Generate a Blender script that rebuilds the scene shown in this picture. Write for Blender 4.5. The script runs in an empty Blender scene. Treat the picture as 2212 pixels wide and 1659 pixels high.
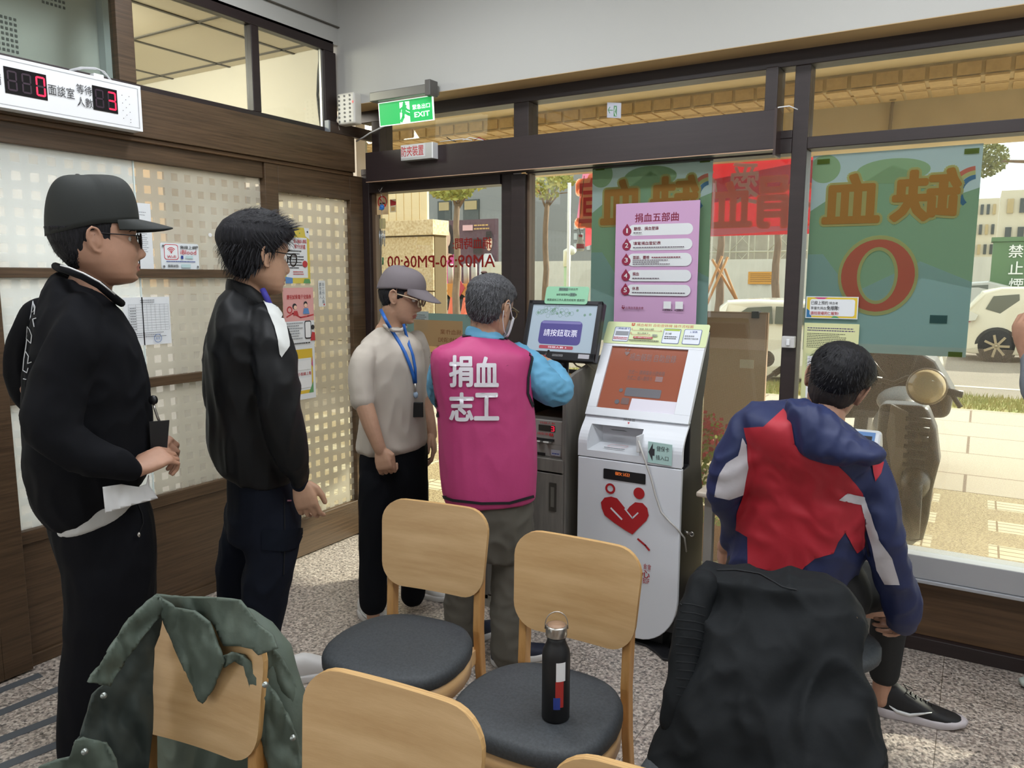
import bpy, bmesh, math, random
import numpy as np
from mathutils import Vector, Matrix, noise
from mathutils.bvhtree import BVHTree
random.seed(7)
R = math.radians
SC = bpy.context.scene
COL = SC.collection

# ---------------------------------------------------------------- camera
FPX, PITCH, YAW, ROLL = 1661.2, .138387, .544494, .0024389
_F = Vector((-math.sin(YAW)*math.cos(PITCH), math.cos(YAW)*math.cos(PITCH), -math.sin(PITCH)))
_r = Vector((math.cos(YAW), math.sin(YAW), 0)); _u = _r.cross(_F)
_R = _r*math.cos(ROLL)+_u*math.sin(ROLL); _U = -_r*math.sin(ROLL)+_u*math.cos(ROLL)
CAM = Vector((0, 0, 1.6))
cd = bpy.data.cameras.new('camera'); cam = bpy.data.objects.new('camera', cd); COL.objects.link(cam)
m = Matrix((_R, _U, -_F)).transposed().to_4x4(); m.translation = CAM; cam.matrix_world = m
cd.sensor_width = 36; cd.lens = 36*FPX/2212; cd.clip_end = 400; cd.clip_start = .05
SC.camera = cam
# ---------------------------------------------------------------- view, world, sun
SC.view_settings.view_transform = 'Standard'; SC.view_settings.look = 'None'
SC.view_settings.gamma = 1; SC.view_settings.use_curve_mapping = False
SC.view_settings.exposure = 0.0
SC.cycles.max_bounces = 8; SC.cycles.diffuse_bounces = 4; SC.cycles.transparent_max_bounces = 24
SC.cycles.glossy_bounces = 3; SC.cycles.transmission_bounces = 4
SC.cycles.caustics_reflective = False; SC.cycles.caustics_refractive = False
SC.cycles.sample_clamp_indirect = 4
wd = bpy.data.worlds.new('world'); SC.world = wd; wd.use_nodes = True
wd.node_tree.nodes['Background'].inputs[0].default_value = (.93, .97, 1, 1)
wd.node_tree.nodes['Background'].inputs[1].default_value = 2.2
sl = bpy.data.lights.new('sun', 'SUN'); sl.energy = 9.5; sl.color = (1, .92, .80); sl.angle = R(1.2)
so = bpy.data.objects.new('sun', sl); COL.objects.link(so)
so.rotation_euler = Vector((.62, .95, .60)).to_track_quat('Z', 'Y').to_euler()
def area(name, loc, sx, sy, power, color=(1, 1, 1), rot=(0, 0, 0)):
    l = bpy.data.lights.new(name, 'AREA'); l.shape = 'RECTANGLE'; l.size = sx; l.size_y = sy; l.energy = power; l.color = color
    o = bpy.data.objects.new(name, l); COL.objects.link(o); o.location = loc; o.rotation_euler = rot; return o
XL, YW, XR, YB, ZC = -3.235, 3.63, 3.0, -3.8, 3.3
for lx in (-2.1, -.1, 1.9):
    for ly in (-3.15, 1.0, 2.3):
        area('ceiling_lamp', (lx, ly, ZC-.06), 1.15, .28, 25, (.93, .96, 1))
for lx, ly in ((-4.3, 2.3), (-4.3, .9), (-5.6, 2.0), (-4.6, -.3)):
    area('next_room_lamp', (lx, ly, 2.9), .55, .55, 30, (1, .93, .82), (R(40), 0, 0))

# ---------------------------------------------------------------- pixel to world
def ray(x, y): return _F+_R*((x-1106)/FPX)-_U*((y-829.5)/FPX)
def onz(x, y, z=0): d = ray(x, y); return CAM+d*((z-1.6)/d.z)
def onx(x, y, X=-3.235): d = ray(x, y); return CAM+d*(X/d.x)
def ony(x, y, Y=3.63): d = ray(x, y); return CAM+d*(Y/d.y)
def J(x, y, D): d = ray(x, y); return CAM+d*(D/math.hypot(d.x, d.y))
def proj(p):
    v = Vector(p)-CAM; w = v.dot(_F); return 1106+FPX*v.dot(_R)/w, 829.5-FPX*v.dot(_U)/w

# ---------------------------------------------------------------- materials
MATS = {}
def lin(c):
    if isinstance(c, str): c = tuple(int(c[i:i+2], 16) for i in (0, 2, 4))
    return tuple((x/255/12.92 if x/255 <= .04045 else ((x/255+.055)/1.055)**2.4) for x in c)+(1,)
def mat(name, c, rough=.55, metal=0, spec=.5, emit=0, coat=0, var=0, vscale=8, stretch=(1, 1, 1), bump=0, bscale=60, c2=None, bdist=.003, sheen=0, space='Object', detail=6):
    if name in MATS: return MATS[name]
    m = bpy.data.materials.new(name); m.use_nodes = True; nt = m.node_tree; b = nt.nodes['Principled BSDF']
    L = lin(c); b.inputs['Base Color'].default_value = L; b.inputs['Roughness'].default_value = rough
    b.inputs['Metallic'].default_value = metal; b.inputs['Specular IOR Level'].default_value = spec
    b.inputs['Coat Weight'].default_value = coat
    if sheen: b.inputs['Sheen Weight'].default_value = sheen
    if emit: b.inputs['Emission Color'].default_value = L; b.inputs['Emission Strength'].default_value = emit
    if var or c2 or bump:
        tc = nt.nodes.new('ShaderNodeTexCoord'); mp = nt.nodes.new('ShaderNodeMapping'); mp.inputs['Scale'].default_value = stretch
        nt.links.new(tc.outputs[space], mp.inputs[0])
    if var or c2:
        n = nt.nodes.new('ShaderNodeTexNoise'); n.inputs['Scale'].default_value = vscale; n.inputs['Detail'].default_value = detail
        n.inputs['Roughness'].default_value = .6
        nt.links.new(mp.outputs[0], n.inputs['Vector'])
        r = nt.nodes.new('ShaderNodeValToRGB'); r.color_ramp.elements[0].position = .32; r.color_ramp.elements[1].position = .68
        if c2: a, z = L, lin(c2)
        else: a = tuple(max(0, x*(1-var)) for x in L[:3])+(1,); z = tuple(min(1, x*(1+var)) for x in L[:3])+(1,)
        r.color_ramp.elements[0].color = a; r.color_ramp.elements[1].color = z
        nt.links.new(n.outputs[0], r.inputs[0]); nt.links.new(r.outputs[0], b.inputs['Base Color'])
    if bump:
        n2 = nt.nodes.new('ShaderNodeTexNoise'); n2.inputs['Scale'].default_value = bscale; n2.inputs['Detail'].default_value = 4
        nt.links.new(mp.outputs[0], n2.inputs['Vector']); bp = nt.nodes.new('ShaderNodeBump')
        bp.inputs['Strength'].default_value = bump; bp.inputs['Distance'].default_value = bdist
        nt.links.new(n2.outputs[0], bp.inputs['Height']); nt.links.new(bp.outputs[0], b.inputs['Normal'])
    MATS[name] = m; return m
def nodemat(name, build):
    if name in MATS: return MATS[name]
    m = bpy.data.materials.new(name); m.use_nodes = True; nt = m.node_tree
    nt.nodes.clear(); out = nt.nodes.new('ShaderNodeOutputMaterial')
    sh = build(nt); nt.links.new(sh.outputs[0], out.inputs[0]); MATS[name] = m; return m
def N(nt, t, **k):
    n = nt.nodes.new('ShaderNode'+t)
    for a, v in k.items():
        if a.startswith('i_'): n.inputs[a[2:].replace('_', ' ')].default_value = v
        elif a[0] == 'I': n.inputs[int(a[1:])].default_value = v
        else: setattr(n, a, v)
    return n
def schlick(nt, f0):
    lw = N(nt, 'LayerWeight'); lw.inputs[0].default_value = .5; pw = N(nt, 'Math', operation='POWER'); pw.inputs[1].default_value = 5
    nt.links.new(lw.outputs['Facing'], pw.inputs[0]); mr = N(nt, 'MapRange'); mr.inputs['To Min'].default_value = f0; mr.inputs['To Max'].default_value = .9
    nt.links.new(pw.outputs[0], mr.inputs['Value']); return mr
def glass(name, tint=(255, 255, 255), k=1.0):
    def b(nt):
        t = N(nt, 'BsdfTransparent'); t.inputs[0].default_value = lin(tint); g = N(nt, 'BsdfGlossy'); g.inputs['Roughness'].default_value = .02
        mu = schlick(nt, .04*k); x = N(nt, 'MixShader')
        nt.links.new(mu.outputs[0], x.inputs[0]); nt.links.new(t.outputs[0], x.inputs[1]); nt.links.new(g.outputs[0], x.inputs[2]); return x
    return nodemat(name, b)
GLASS = glass('window_glass', (240, 244, 240), 1.3)
def film(name, col, cover, dots=None, trans=.6):
    """printed window film seen from behind: light comes through it (translucent) and a share of the view does too"""
    def b(nt):
        d = N(nt, 'BsdfDiffuse'); d.inputs[0].default_value = lin(col); t = N(nt, 'BsdfTranslucent'); t.inputs[0].default_value = lin(col)
        m1 = N(nt, 'MixShader'); m1.inputs[0].default_value = trans
        nt.links.new(d.outputs[0], m1.inputs[1]); nt.links.new(t.outputs[0], m1.inputs[2])
        tp = N(nt, 'BsdfTransparent'); m2 = N(nt, 'MixShader'); m2.inputs[0].default_value = cover
        nt.links.new(tp.outputs[0], m2.inputs[1]); nt.links.new(m1.outputs[0], m2.inputs[2])
        if dots:
            tc = N(nt, 'TexCoord'); mp = N(nt, 'Mapping'); mp.inputs['Scale'].default_value = (dots, dots, dots); mp.inputs['Rotation'].default_value = (0, R(45), 0)
            ck = N(nt, 'TexVoronoi', feature='F1'); ck.inputs['Randomness'].default_value = 0; ck.inputs['Scale'].default_value = 1
            nt.links.new(tc.outputs['Object'], mp.inputs[0]); nt.links.new(mp.outputs[0], ck.inputs['Vector'])
            cp = N(nt, 'Math', operation='LESS_THAN'); cp.inputs[1].default_value = cover; nt.links.new(ck.outputs['Distance'], cp.inputs[0])
            nt.links.new(cp.outputs[0], m2.inputs[0])
        return m2
    return nodemat(name, b)

# ---------------------------------------------------------------- mesh helpers
class MB:
    def __init__(s): s.v = []; s.f = []; s.m = []; s.sm = []; s.mats = []; s.cur = 0; s.smooth = False
    def use(s, m):
        if m not in s.mats: s.mats.append(m)
        s.cur = s.mats.index(m); return s
    def add(s, vs, fs, smooth=None):
        o = len(s.v); s.v += [tuple(v) for v in vs]
        for f in fs: s.f.append(tuple(o+i for i in f)); s.m.append(s.cur); s.sm.append(s.smooth if smooth is None else smooth)
        return s
    def box(s, a, b):
        x0, y0, z0 = (min(p, q) for p, q in zip(a, b)); x1, y1, z1 = (max(p, q) for p, q in zip(a, b))
        return s.add([(x0, y0, z0), (x1, y0, z0), (x1, y1, z0), (x0, y1, z0), (x0, y0, z1), (x1, y0, z1), (x1, y1, z1), (x0, y1, z1)],
              [(0, 3, 2, 1), (4, 5, 6, 7), (0, 1, 5, 4), (1, 2, 6, 5), (2, 3, 7, 6), (3, 0, 4, 7)], False)
    def obox(s, c, ax, ay, az):
        """oriented box: centre and three half-axis vectors"""
        c = Vector(c); ax, ay, az = Vector(ax), Vector(ay), Vector(az)
        return s.add([c+i*ax+j*ay+k*az for k in (-1, 1) for j in (-1, 1) for i in (-1, 1)],
              [(0, 2, 3, 1), (4, 5, 7, 6), (0, 1, 5, 4), (1, 3, 7, 5), (3, 2, 6, 7), (2, 0, 4, 6)], False)
    def tube(s, pts, r, n=8, caps=True, smooth=True):
        pts = [Vector(p) for p in pts]; rs = r if isinstance(r, (list, tuple)) else [r]*len(pts)
        vs = []; up = None
        for i, p in enumerate(pts):
            d = (pts[min(i+1, len(pts)-1)]-pts[max(i-1, 0)])
            if d.length < 1e-9: d = Vector((0, 0, 1))
            d.normalize()
            if up is None:
                up = Vector((0, 0, 1)) if abs(d.z) < .9 else Vector((1, 0, 0))
            a = up-d*up.dot(d)
            if a.length < 1e-6: a = d.orthogonal()
            a.normalize(); up = a; b = d.cross(a)
            vs += [p+(a*math.cos(t)+b*math.sin(t))*rs[i] for t in (2*math.pi*k/n for k in range(n))]
        fs = [(i*n+k, i*n+(k+1) % n, (i+1)*n+(k+1) % n, (i+1)*n+k) for i in range(len(pts)-1) for k in range(n)]
        if caps: fs += [tuple(range(n))[::-1], tuple((len(pts)-1)*n+k for k in range(n))]
        return s.add(vs, fs, smooth)
    def cyl(s, a, b, r, r2=None, n=20, smooth=True):
        return s.tube([a, b], [r, r if r2 is None else r2], n, True, smooth)
    def lathe(s, c, prof, n=24, axis='z', smooth=True, M=None):
        c = Vector(c); vs = []
        for (r, h) in prof:
            for k in range(n):
                t = 2*math.pi*k/n; a, b = r*math.cos(t), r*math.sin(t)
                p = {'z': Vector((a, b, h)), 'x': Vector((h, a, b)), 'y': Vector((a, h, b))}[axis]
                vs.append(c+(M @ p if M else p))
        fs = [(i*n+k, i*n+(k+1) % n, (i+1)*n+(k+1) % n, (i+1)*n+k) for i in range(len(prof)-1) for k in range(n)]
        fs += [tuple(range(n))[::-1], tuple((len(prof)-1)*n+k for k in range(n))]
        return s.add(vs, fs, smooth)
    def ell(s, c, rx, ry, rz, n=16, M=None):
        c = Vector(c); vs = []; rows = n//2
        for i in range(rows+1):
            ph = math.pi*i/rows
            for k in range(n):
                t = 2*math.pi*k/n; p = Vector((rx*math.sin(ph)*math.cos(t), ry*math.sin(ph)*math.sin(t), -rz*math.cos(ph)))
                vs.append(c+(M @ p if M else p))
        fs = [(i*n+k, i*n+(k+1) % n, (i+1)*n+(k+1) % n, (i+1)*n+k) for i in range(rows) for k in range(n)]
        return s.add(vs, fs, True)
    def prism(s, poly, O, U, V, Nn, t, smooth=False):
        """2-D polygon extruded by t along Nn"""
        O, U, V, Nn = Vector(O), Vector(U), Vector(V), Vector(Nn); n = len(poly)
        a = [O+U*x+V*y for x, y in poly]; vs = a+[p+Nn*t for p in a]
        fs = [tuple(range(n)), tuple(range(2*n-1, n-1, -1))]+[(i, i+n, (i+1) % n+n, (i+1) % n) for i in range(n)]
        return s.add(vs, fs, smooth)
    def build(s, name, m=None, parent=None, bevel=0, seg=2, label=None, cat=None, group=None, kind=None):
        me = bpy.data.meshes.new(name); me.from_pydata(s.v, [], s.f)
        ms = s.mats if s.mats else ([m] if m else [])
        if s.mats and m and len(s.mats) == 0: ms = [m]
        for x in ms: me.materials.append(x)
        if s.mats: me.polygons.foreach_set('material_index', s.m)
        me.polygons.foreach_set('use_smooth', s.sm); me.update()
        bm = bmesh.new(); bm.from_mesh(me); bmesh.ops.remove_doubles(bm, verts=bm.verts, dist=1e-6) if not s.mats else None
        bmesh.ops.recalc_face_normals(bm, faces=bm.faces); bm.to_mesh(me); bm.free()
        o = bpy.data.objects.new(name, me); COL.objects.link(o)
        if bevel:
            md = o.modifiers.new('bevel', 'BEVEL'); md.width = bevel; md.segments = seg; md.limit_method = 'ANGLE'; md.angle_limit = R(40); md.harden_normals = False
        fin(o, parent, label, cat, group, kind); return o
def fin(o, parent=None, label=None, cat=None, group=None, kind=None):
    if parent is not None:
        o.parent = parent; o.matrix_parent_inverse = wm(parent).inverted()
    if label: o['label'] = label
    if cat: o['category'] = cat
    if group: o['group'] = group
    if kind: o['kind'] = kind
    return o
def wm(o):
    m = Matrix.LocRotScale(o.location, o.rotation_euler, o.scale)
    return wm(o.parent) @ o.matrix_parent_inverse @ m if o.parent else m
def thing(name, loc, label, cat, group=None, rz=0):
    o = bpy.data.objects.new(name, None); COL.objects.link(o); o.location = loc; o.rotation_euler.z = rz; o.empty_display_size = .05
    return fin(o, None, label, cat, group)
def copy_tree(o, parent=None):
    c = o.copy(); COL.objects.link(c); c.parent = parent
    if parent is None: c.matrix_parent_inverse = Matrix()
    for ch in [x for x in bpy.data.objects if x.parent == o]: copy_tree(ch, c)
    return c
def bx(name, a, b, m, parent=None, bevel=0, **k): return MB().box(a, b).build(name, m, parent, bevel, **k)
_tc = {}
def textmesh(body, bold=0, res=2, italic=0):
    key = (body, bold, italic)
    if key in _tc: return _tc[key]
    cu = bpy.data.curves.new('t', 'FONT'); cu.body = body; cu.size = 1; cu.offset = bold; cu.resolution_u = res; cu.shear = italic; cu.fill_mode = 'FRONT'
    o = bpy.data.objects.new('t', cu); COL.objects.link(o); dg = bpy.context.evaluated_depsgraph_get(); dg.update()
    me = o.evaluated_get(dg).to_mesh(); vs = [tuple(v.co) for v in me.vertices]; fs = [tuple(p.vertices) for p in me.polygons]
    bpy.data.objects.remove(o); bpy.data.curves.remove(cu)
    xs = [v[0] for v in vs]; ys = [v[1] for v in vs]; x0, x1, y0, y1 = min(xs), max(xs), min(ys), max(ys)
    vs = [((x-x0)/(x1-x0), (y-y0)/(y1-y0)) for x, y, z in vs]; _tc[key] = (vs, fs, (x1-x0)/(y1-y0)); return _tc[key]
def rrect(x0, y0, x1, y1, r, n=5):
    r = min(r, (x1-x0)/2, (y1-y0)/2); p = []
    for cx, cy, a in ((x1-r, y1-r, 0), (x0+r, y1-r, 90), (x0+r, y0+r, 180), (x1-r, y0+r, 270)):
        p += [(cx+r*math.cos(R(a+90*k/n)), cy+r*math.sin(R(a+90*k/n))) for k in range(n+1)]
    return p
class Panel:
    """a flat printed sheet in its own (x right, y up) metres; coordinates run 0..1 across and up the sheet"""
    def __init__(s, O, U, V, w, h, m, t=.0008, step=.0004, r=0, base=True):
        s.O, s.U, s.V = Vector(O), Vector(U).normalized(), Vector(V).normalized(); s.N = s.U.cross(s.V); s.w, s.h = w, h; s.st = step; s.k = 0; s.mb = MB(); s.mb.use(m)
        if base: s.mb.prism(rrect(0, 0, w, h, r) if r else [(0, 0), (w, 0), (w, h), (0, h)], s.O-s.N*t, s.U, s.V, s.N, t)
    @staticmethod
    def front(tl, br, m, Y=3.63, **k):
        a, b = ony(*tl, Y), ony(*br, Y); return Panel((a.x, Y, b.z), (1, 0, 0), (0, 0, 1), b.x-a.x, a.z-b.z, m, **k)
    @staticmethod
    def left(tl, br, m, X=-3.235, **k):
        a, b = onx(*tl, X), onx(*br, X); return Panel((X, a.y, b.z), (0, 1, 0), (0, 0, 1), b.y-a.y, a.z-b.z, m, **k)
    def lvl(s): s.k += 1; return s.k*s.st
    def flat(s, pts, m, lv=None):
        z = s.lvl() if lv is None else lv*s.st; s.mb.use(m); s.mb.add([s.O+s.U*(x*s.w)+s.V*(y*s.h)+s.N*z for x, y in pts], [tuple(range(len(pts)))], False); return s
    def rect(s, x0, y0, x1, y1, m, lv=None): return s.flat([(x0, y0), (x1, y0), (x1, y1), (x0, y1)], m, lv)
    def rr(s, x0, y0, x1, y1, r, m, lv=None):
        p = rrect(x0*s.w, y0*s.h, x1*s.w, y1*s.h, r); return s.flat([(a/s.w, b/s.h) for a, b in p], m, lv)
    def disc(s, cx, cy, r, m, ry=None, lv=None, n=28):
        ry = ry or r*s.w/s.h; return s.flat([(cx+r*math.cos(2*math.pi*k/n), cy+ry*math.sin(2*math.pi*k/n)) for k in range(n)], m, lv)
    def ring(s, cx, cy, r, ri, m, ry=None, ryi=None, lv=None, n=36, a0=0, a1=360):
        k = s.w/s.h; ry = ry or r*k; ryi = ryi or ri*k; z = s.lvl() if lv is None else lv*s.st; s.mb.use(m); vs = []
        for i in range(n+1):
            t = R(a0+(a1-a0)*i/n)
            for a, b in ((r, ry), (ri, ryi)): vs.append(s.O+s.U*((cx+a*math.cos(t))*s.w)+s.V*((cy+b*math.sin(t))*s.h)+s.N*z)
        s.mb.add(vs, [(2*i, 2*i+2, 2*i+3, 2*i+1) for i in range(n)], False); return s
    def text(s, body, x0, y0, x1, y1, m, bold=0, lv=None, italic=0, keep=False):
        vs, fs, asp = textmesh(body, 0, 2, italic)
        if bold:   # heavier lettering: the outline repeated round a small circle
            rr_ = bold*.55*abs(y1-y0)*s.h; n_ = 6 if bold < .06 else 14
            for i in range(n_): a_ = 2*math.pi*i/n_; s.text(body, x0+rr_*math.cos(a_)/s.w, y0+rr_*math.sin(a_)/s.h, x1+rr_*math.cos(a_)/s.w, y1+rr_*math.sin(a_)/s.h, m, 0, lv=(lv if lv is not None else s.k+1)+i*.06, italic=italic)
            s.k += 0 if lv is not None else 1
        if keep:
            h = (y1-y0)*s.h; x1 = x0+h*asp/s.w
        z = s.lvl() if lv is None else lv*s.st; s.mb.use(m)
        s.mb.add([s.O+s.U*((x0+(x1-x0)*a)*s.w)+s.V*((y0+(y1-y0)*b)*s.h)+s.N*z for a, b in vs], fs, False); return s
    def lines(s, x0, x1, ys, hgt, m, seed=1, ragged=.3, word=.02):
        """rows of writing too small to read in the photo, as broken strokes"""
        rnd = random.Random(seed); z = s.lvl(); s.mb.use(m)
        for y in ys:
            x = x0; xe = x1-(x1-x0)*rnd.random()*ragged
            while x < xe:
                wd = word*(.6+.6*rnd.random()); a = x; b = min(x+wd*.82, xe)
                s.mb.add([s.O+s.U*(p*s.w)+s.V*(q*s.h)+s.N*z for p, q in ((a, y), (b, y), (b, y+hgt), (a, y+hgt))], [(0, 1, 2, 3)], False); x += wd
        return s
    def stroke(s, pts, wd, m, lv=None):
        """line of width wd metres through the points"""
        z = s.lvl() if lv is None else lv*s.st; s.mb.use(m); P = [Vector((x*s.w, y*s.h)) for x, y in pts]
        for a, b in zip(P, P[1:]):
            d = b-a
            if d.length < 1e-7: continue
            d.normalize(); n = Vector((-d.y, d.x))*wd/2; e = d*wd*.3
            s.mb.add([s.O+s.U*p.x+s.V*p.y+s.N*z for p in (a-n-e, b-n+e, b+n+e, a+n-e)], [(0, 1, 2, 3)], False)
        return s
    def build(s, name, parent=None, **k):
        me_ = s.mb; me = bpy.data.meshes.new(name); me.from_pydata(me_.v, [], me_.f)
        for x in me_.mats: me.materials.append(x)
        me.polygons.foreach_set('material_index', me_.m); me.update()
        o = bpy.data.objects.new(name, me); COL.objects.link(o); return fin(o, parent, k.get('label'), k.get('cat'), k.get('group'), k.get('kind'))

# ================================================================ THE SETTING
FRAME = mat('dark_brown_frame', '2a2020', .4, var=.15, vscale=3, stretch=(1, 1, 14))
FRAME2 = mat('dark_brown_header', '2e2425', .38, var=.12, vscale=2, stretch=(1, 8, 20), bump=.1, bscale=30)
WOODL = mat('walnut_veneer', '40301f', .48, c2='5c4732', vscale=3.2, stretch=(1, 1.2, 34), bump=.25, bscale=9, bdist=.002)
WOODP = mat('brown_wood_panel', '4e3a28', .5, c2='6b5138', vscale=2.2, stretch=(1.0, 1, 18), bump=.15, bscale=6)
PAINT = mat('grey_white_paint', 'b9b9b5', .85, bump=.06, bscale=220)
BEAD = mat('silver_bead', 'a9a8a2', .35, .6)
BLACK = mat('black_plastic', '121214', .45)
WHITEP = mat('white_plastic', 'e6e8ea', .4)
def granite(nt):
    tc = N(nt, 'TexCoord'); b = N(nt, 'BsdfPrincipled'); b.inputs['Roughness'].default_value = .32
    v = N(nt, 'TexVoronoi'); v.inputs['Scale'].default_value = 120; nt.links.new(tc.outputs['Object'], v.inputs['Vector'])
    sp = N(nt, 'SeparateColor'); nt.links.new(v.outputs['Color'], sp.inputs[0])
    r = N(nt, 'ValToRGB'); cr = r.color_ramp; cr.interpolation = 'CONSTANT'
    cols = [(0, '4a4745'), (.17, '80766c'), (.33, 'aea196'), (.52, 'c9bcb0'), (.68, 'a08f87'), (.8, 'd8cec3'), (.93, '645c58')]
    cr.elements[0].color = lin(cols[0][1]); cr.elements[1].position = cols[1][0]; cr.elements[1].color = lin(cols[1][1])
    for p, c in cols[2:]: e = cr.elements.new(p); e.color = lin(c)
    nt.links.new(sp.outputs[0], r.inputs[0])
    n = N(nt, 'TexNoise'); n.inputs['Scale'].default_value = 60; n.inputs['Detail'].default_value = 6; nt.links.new(tc.outputs['Object'], n.inputs['Vector'])
    r2 = N(nt, 'ValToRGB'); r2.color_ramp.elements[0].position = .38; r2.color_ramp.elements[1].position = .6
    r2.color_ramp.elements[0].color = lin('605a57'); r2.color_ramp.elements[1].color = lin('d0c5b9'); nt.links.new(n.outputs[0], r2.inputs[0])
    mx = N(nt, 'MixRGB'); mx.inputs[0].default_value = .45; nt.links.new(r.outputs[0], mx.inputs[1]); nt.links.new(r2.outputs[0], mx.inputs[2])
    bk = N(nt, 'TexBrick'); bk.offset = 0; bk.inputs['Scale'].default_value = 1; bk.inputs['Brick Width'].default_value = .9; bk.inputs['Row Height'].default_value = .9; bk.inputs['Mortar Size'].default_value = .0016
    bk.inputs['Color1'].default_value = (1, 1, 1, 1); bk.inputs['Color2'].default_value = (.93, .93, .93, 1); bk.inputs['Mortar'].default_value = (.35, .33, .3, 1)
    mp = N(nt, 'Mapping'); mp.inputs['Location'].default_value = (.02, .35, 0); nt.links.new(tc.outputs['Object'], mp.inputs[0]); nt.links.new(mp.outputs[0], bk.inputs['Vector'])
    mm = N(nt, 'MixRGB', blend_type='MULTIPLY'); mm.inputs[0].default_value = 1; nt.links.new(mx.outputs[0], mm.inputs[1]); nt.links.new(bk.outputs[0], mm.inputs[2])
    nt.links.new(mm.outputs[0], b.inputs['Base Color']); return b
GRAN = nodemat('speckled_granite_tile', granite)
bx('floor', (XL-.05, YB, -.06), (XR, YW+.08, 0), GRAN, kind='structure')
bx('ceiling', (XL-.1, YB, ZC), (XR, YW, ZC+.1), PAINT, kind='structure')
bx('wall_front', (XL-.1, 3.422, 2.568), (XR, 3.95, ZC), PAINT, kind='structure')
bx('trim_soffit', (XL, 3.4225, 2.5655), (XR, 3.59, 2.5685), mat('soffit_bounce_tan', 'c2a67c', .8), kind='structure')  # sunlight bounced up from the pavement is put into this tan
bx('wall_right', (XR, YB, 0), (XR+.1, YW+.1, ZC), PAINT, kind='structure')
bx('wall_back', (XL-.1, YB-.1, 0), (XR, YB, ZC), PAINT, kind='structure')
bx('wall_left', (XL-.06, YB, 2.90), (XL, 3.422, ZC), PAINT, kind='structure')
# ---- front glazing
w1 = thing('window_1', (0, YW, 0), None, None); w1['kind'] = 'structure'
def fr(name, x0, x1, z0, z1, par, m=FRAME, y0=3.585, y1=3.69, bev=.003): return bx(name, (x0, y0, z0), (x1, y1, z1), m, par, bev)
fr('top_rail', XL, XR, 2.50, 2.568, w1)
fr('mullion', -.752, -.688, 0, 2.5, w1)
fr('transom_bar', -.688, XR, 2.15, 2.20, w1)
fr('sill', -.688, XR, .335, .435, w1, mat('white_aluminium_sill', 'b9bcc2', .35, .3), 3.57, 3.7)
fr('sill_lip', -.688, XR, .318, .334, w1, MATS['white_aluminium_sill'], 3.56, 3.6)
fr('lower_panel', -.688, XR, .062, .335, w1, WOODP, 3.63, 3.67)
bx('baseboard_front', (-.688, 3.60, 0), (XR, 3.66, .062), FRAME, bevel=.004, kind='structure')
fr('pane', -.688, XR, .435, 2.15, w1, GLASS, 3.63, 3.632, 0)
fr('transom_pane', -.688, XR, 2.20, 2.50, w1, GLASS, 3.63, 3.632, 0)
w2 = thing('window_2', (-1.4, YW, 0), None, None); w2['kind'] = 'structure'
fr('head_rail', -2.09, -.752, 2.137, 2.2, w2); fr('frame_post', -2.175, -2.09, 0, 2.137, w2, y0=3.575); fr('bottom_rail', -2.09, -.752, 0, .09, w2)
fr('edge_bead', -2.09, -2.075, .09, 2.137, w2, mat('bronze_bead', '6d5a49', .4, .3), 3.60, 3.66, 0)
fr('pane', -2.075, -.752, .09, 2.137, w2, GLASS, 3.63, 3.632, 0)
w3 = thing('window_3', (-2, YW, 2.3), None, None); w3['kind'] = 'structure'
fr('transom_sill', XL, -.752, 2.2, 2.235, w3); fr('small_post', -.868, -.815, 2.235, 2.5, w3, y0=3.55)
fr('middle_post', -2.165, -2.075, 2.235, 2.5, w3); fr('left_post', -3.13, -3.07, 2.235, 2.5, w3, y0=3.57)
for a, b in ((-3.235, -3.13), (-3.07, -2.165), (-2.075, -.868), (-.815, -.752)):
    fr('transom_pane', a, b, 2.235, 2.5, w3, GLASS, 3.63, 3.632, 0)
d1 = thing('door_1', (-2.7, YW, 0), None, None); d1['kind'] = 'structure'
fr('door_stile', -3.235, -3.175, 0, 2.2, d1); fr('door_stile', -2.25, -2.176, 0, 2.2, d1, y0=3.6); fr('door_head', -3.175, -2.25, 2.093, 2.2, d1); fr('door_bottom_rail', -3.175, -2.25, 0, .08, d1)
fr('door_glass', -3.175, -2.25, .08, 2.093, d1, GLASS, 3.63, 3.632, 0)
fr('door_edge', -3.175, -3.15, .08, 2.093, d1, MATS['bronze_bead'], 3.61, 3.65, 0)
# header cover of the sliding door, an open box with a light end
tr = thing('trim_1', (-2, 3.5, 2.2), None, None); tr['kind'] = 'structure'
mb = MB(); mb.use(FRAME2).box((-3.12, 3.5, 2.15), (-.81, 3.515, 2.312)); mb.box((-3.12, 3.5, 2.143), (-.81, 3.585, 2.152)); mb.build('header_cover', None, tr, .002)
bx('cover_end', (-.812, 3.50, 2.12), (-.80, 3.60, 2.318), mat('brown_end_cap', '3a2c2a', .35), tr, .001)
bx('cover_edge_strip', (-3.12, 3.499, 2.143), (-.81, 3.5035, 2.1465), mat('lit_edge_strip', 'b8977c', .5), tr)
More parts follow.
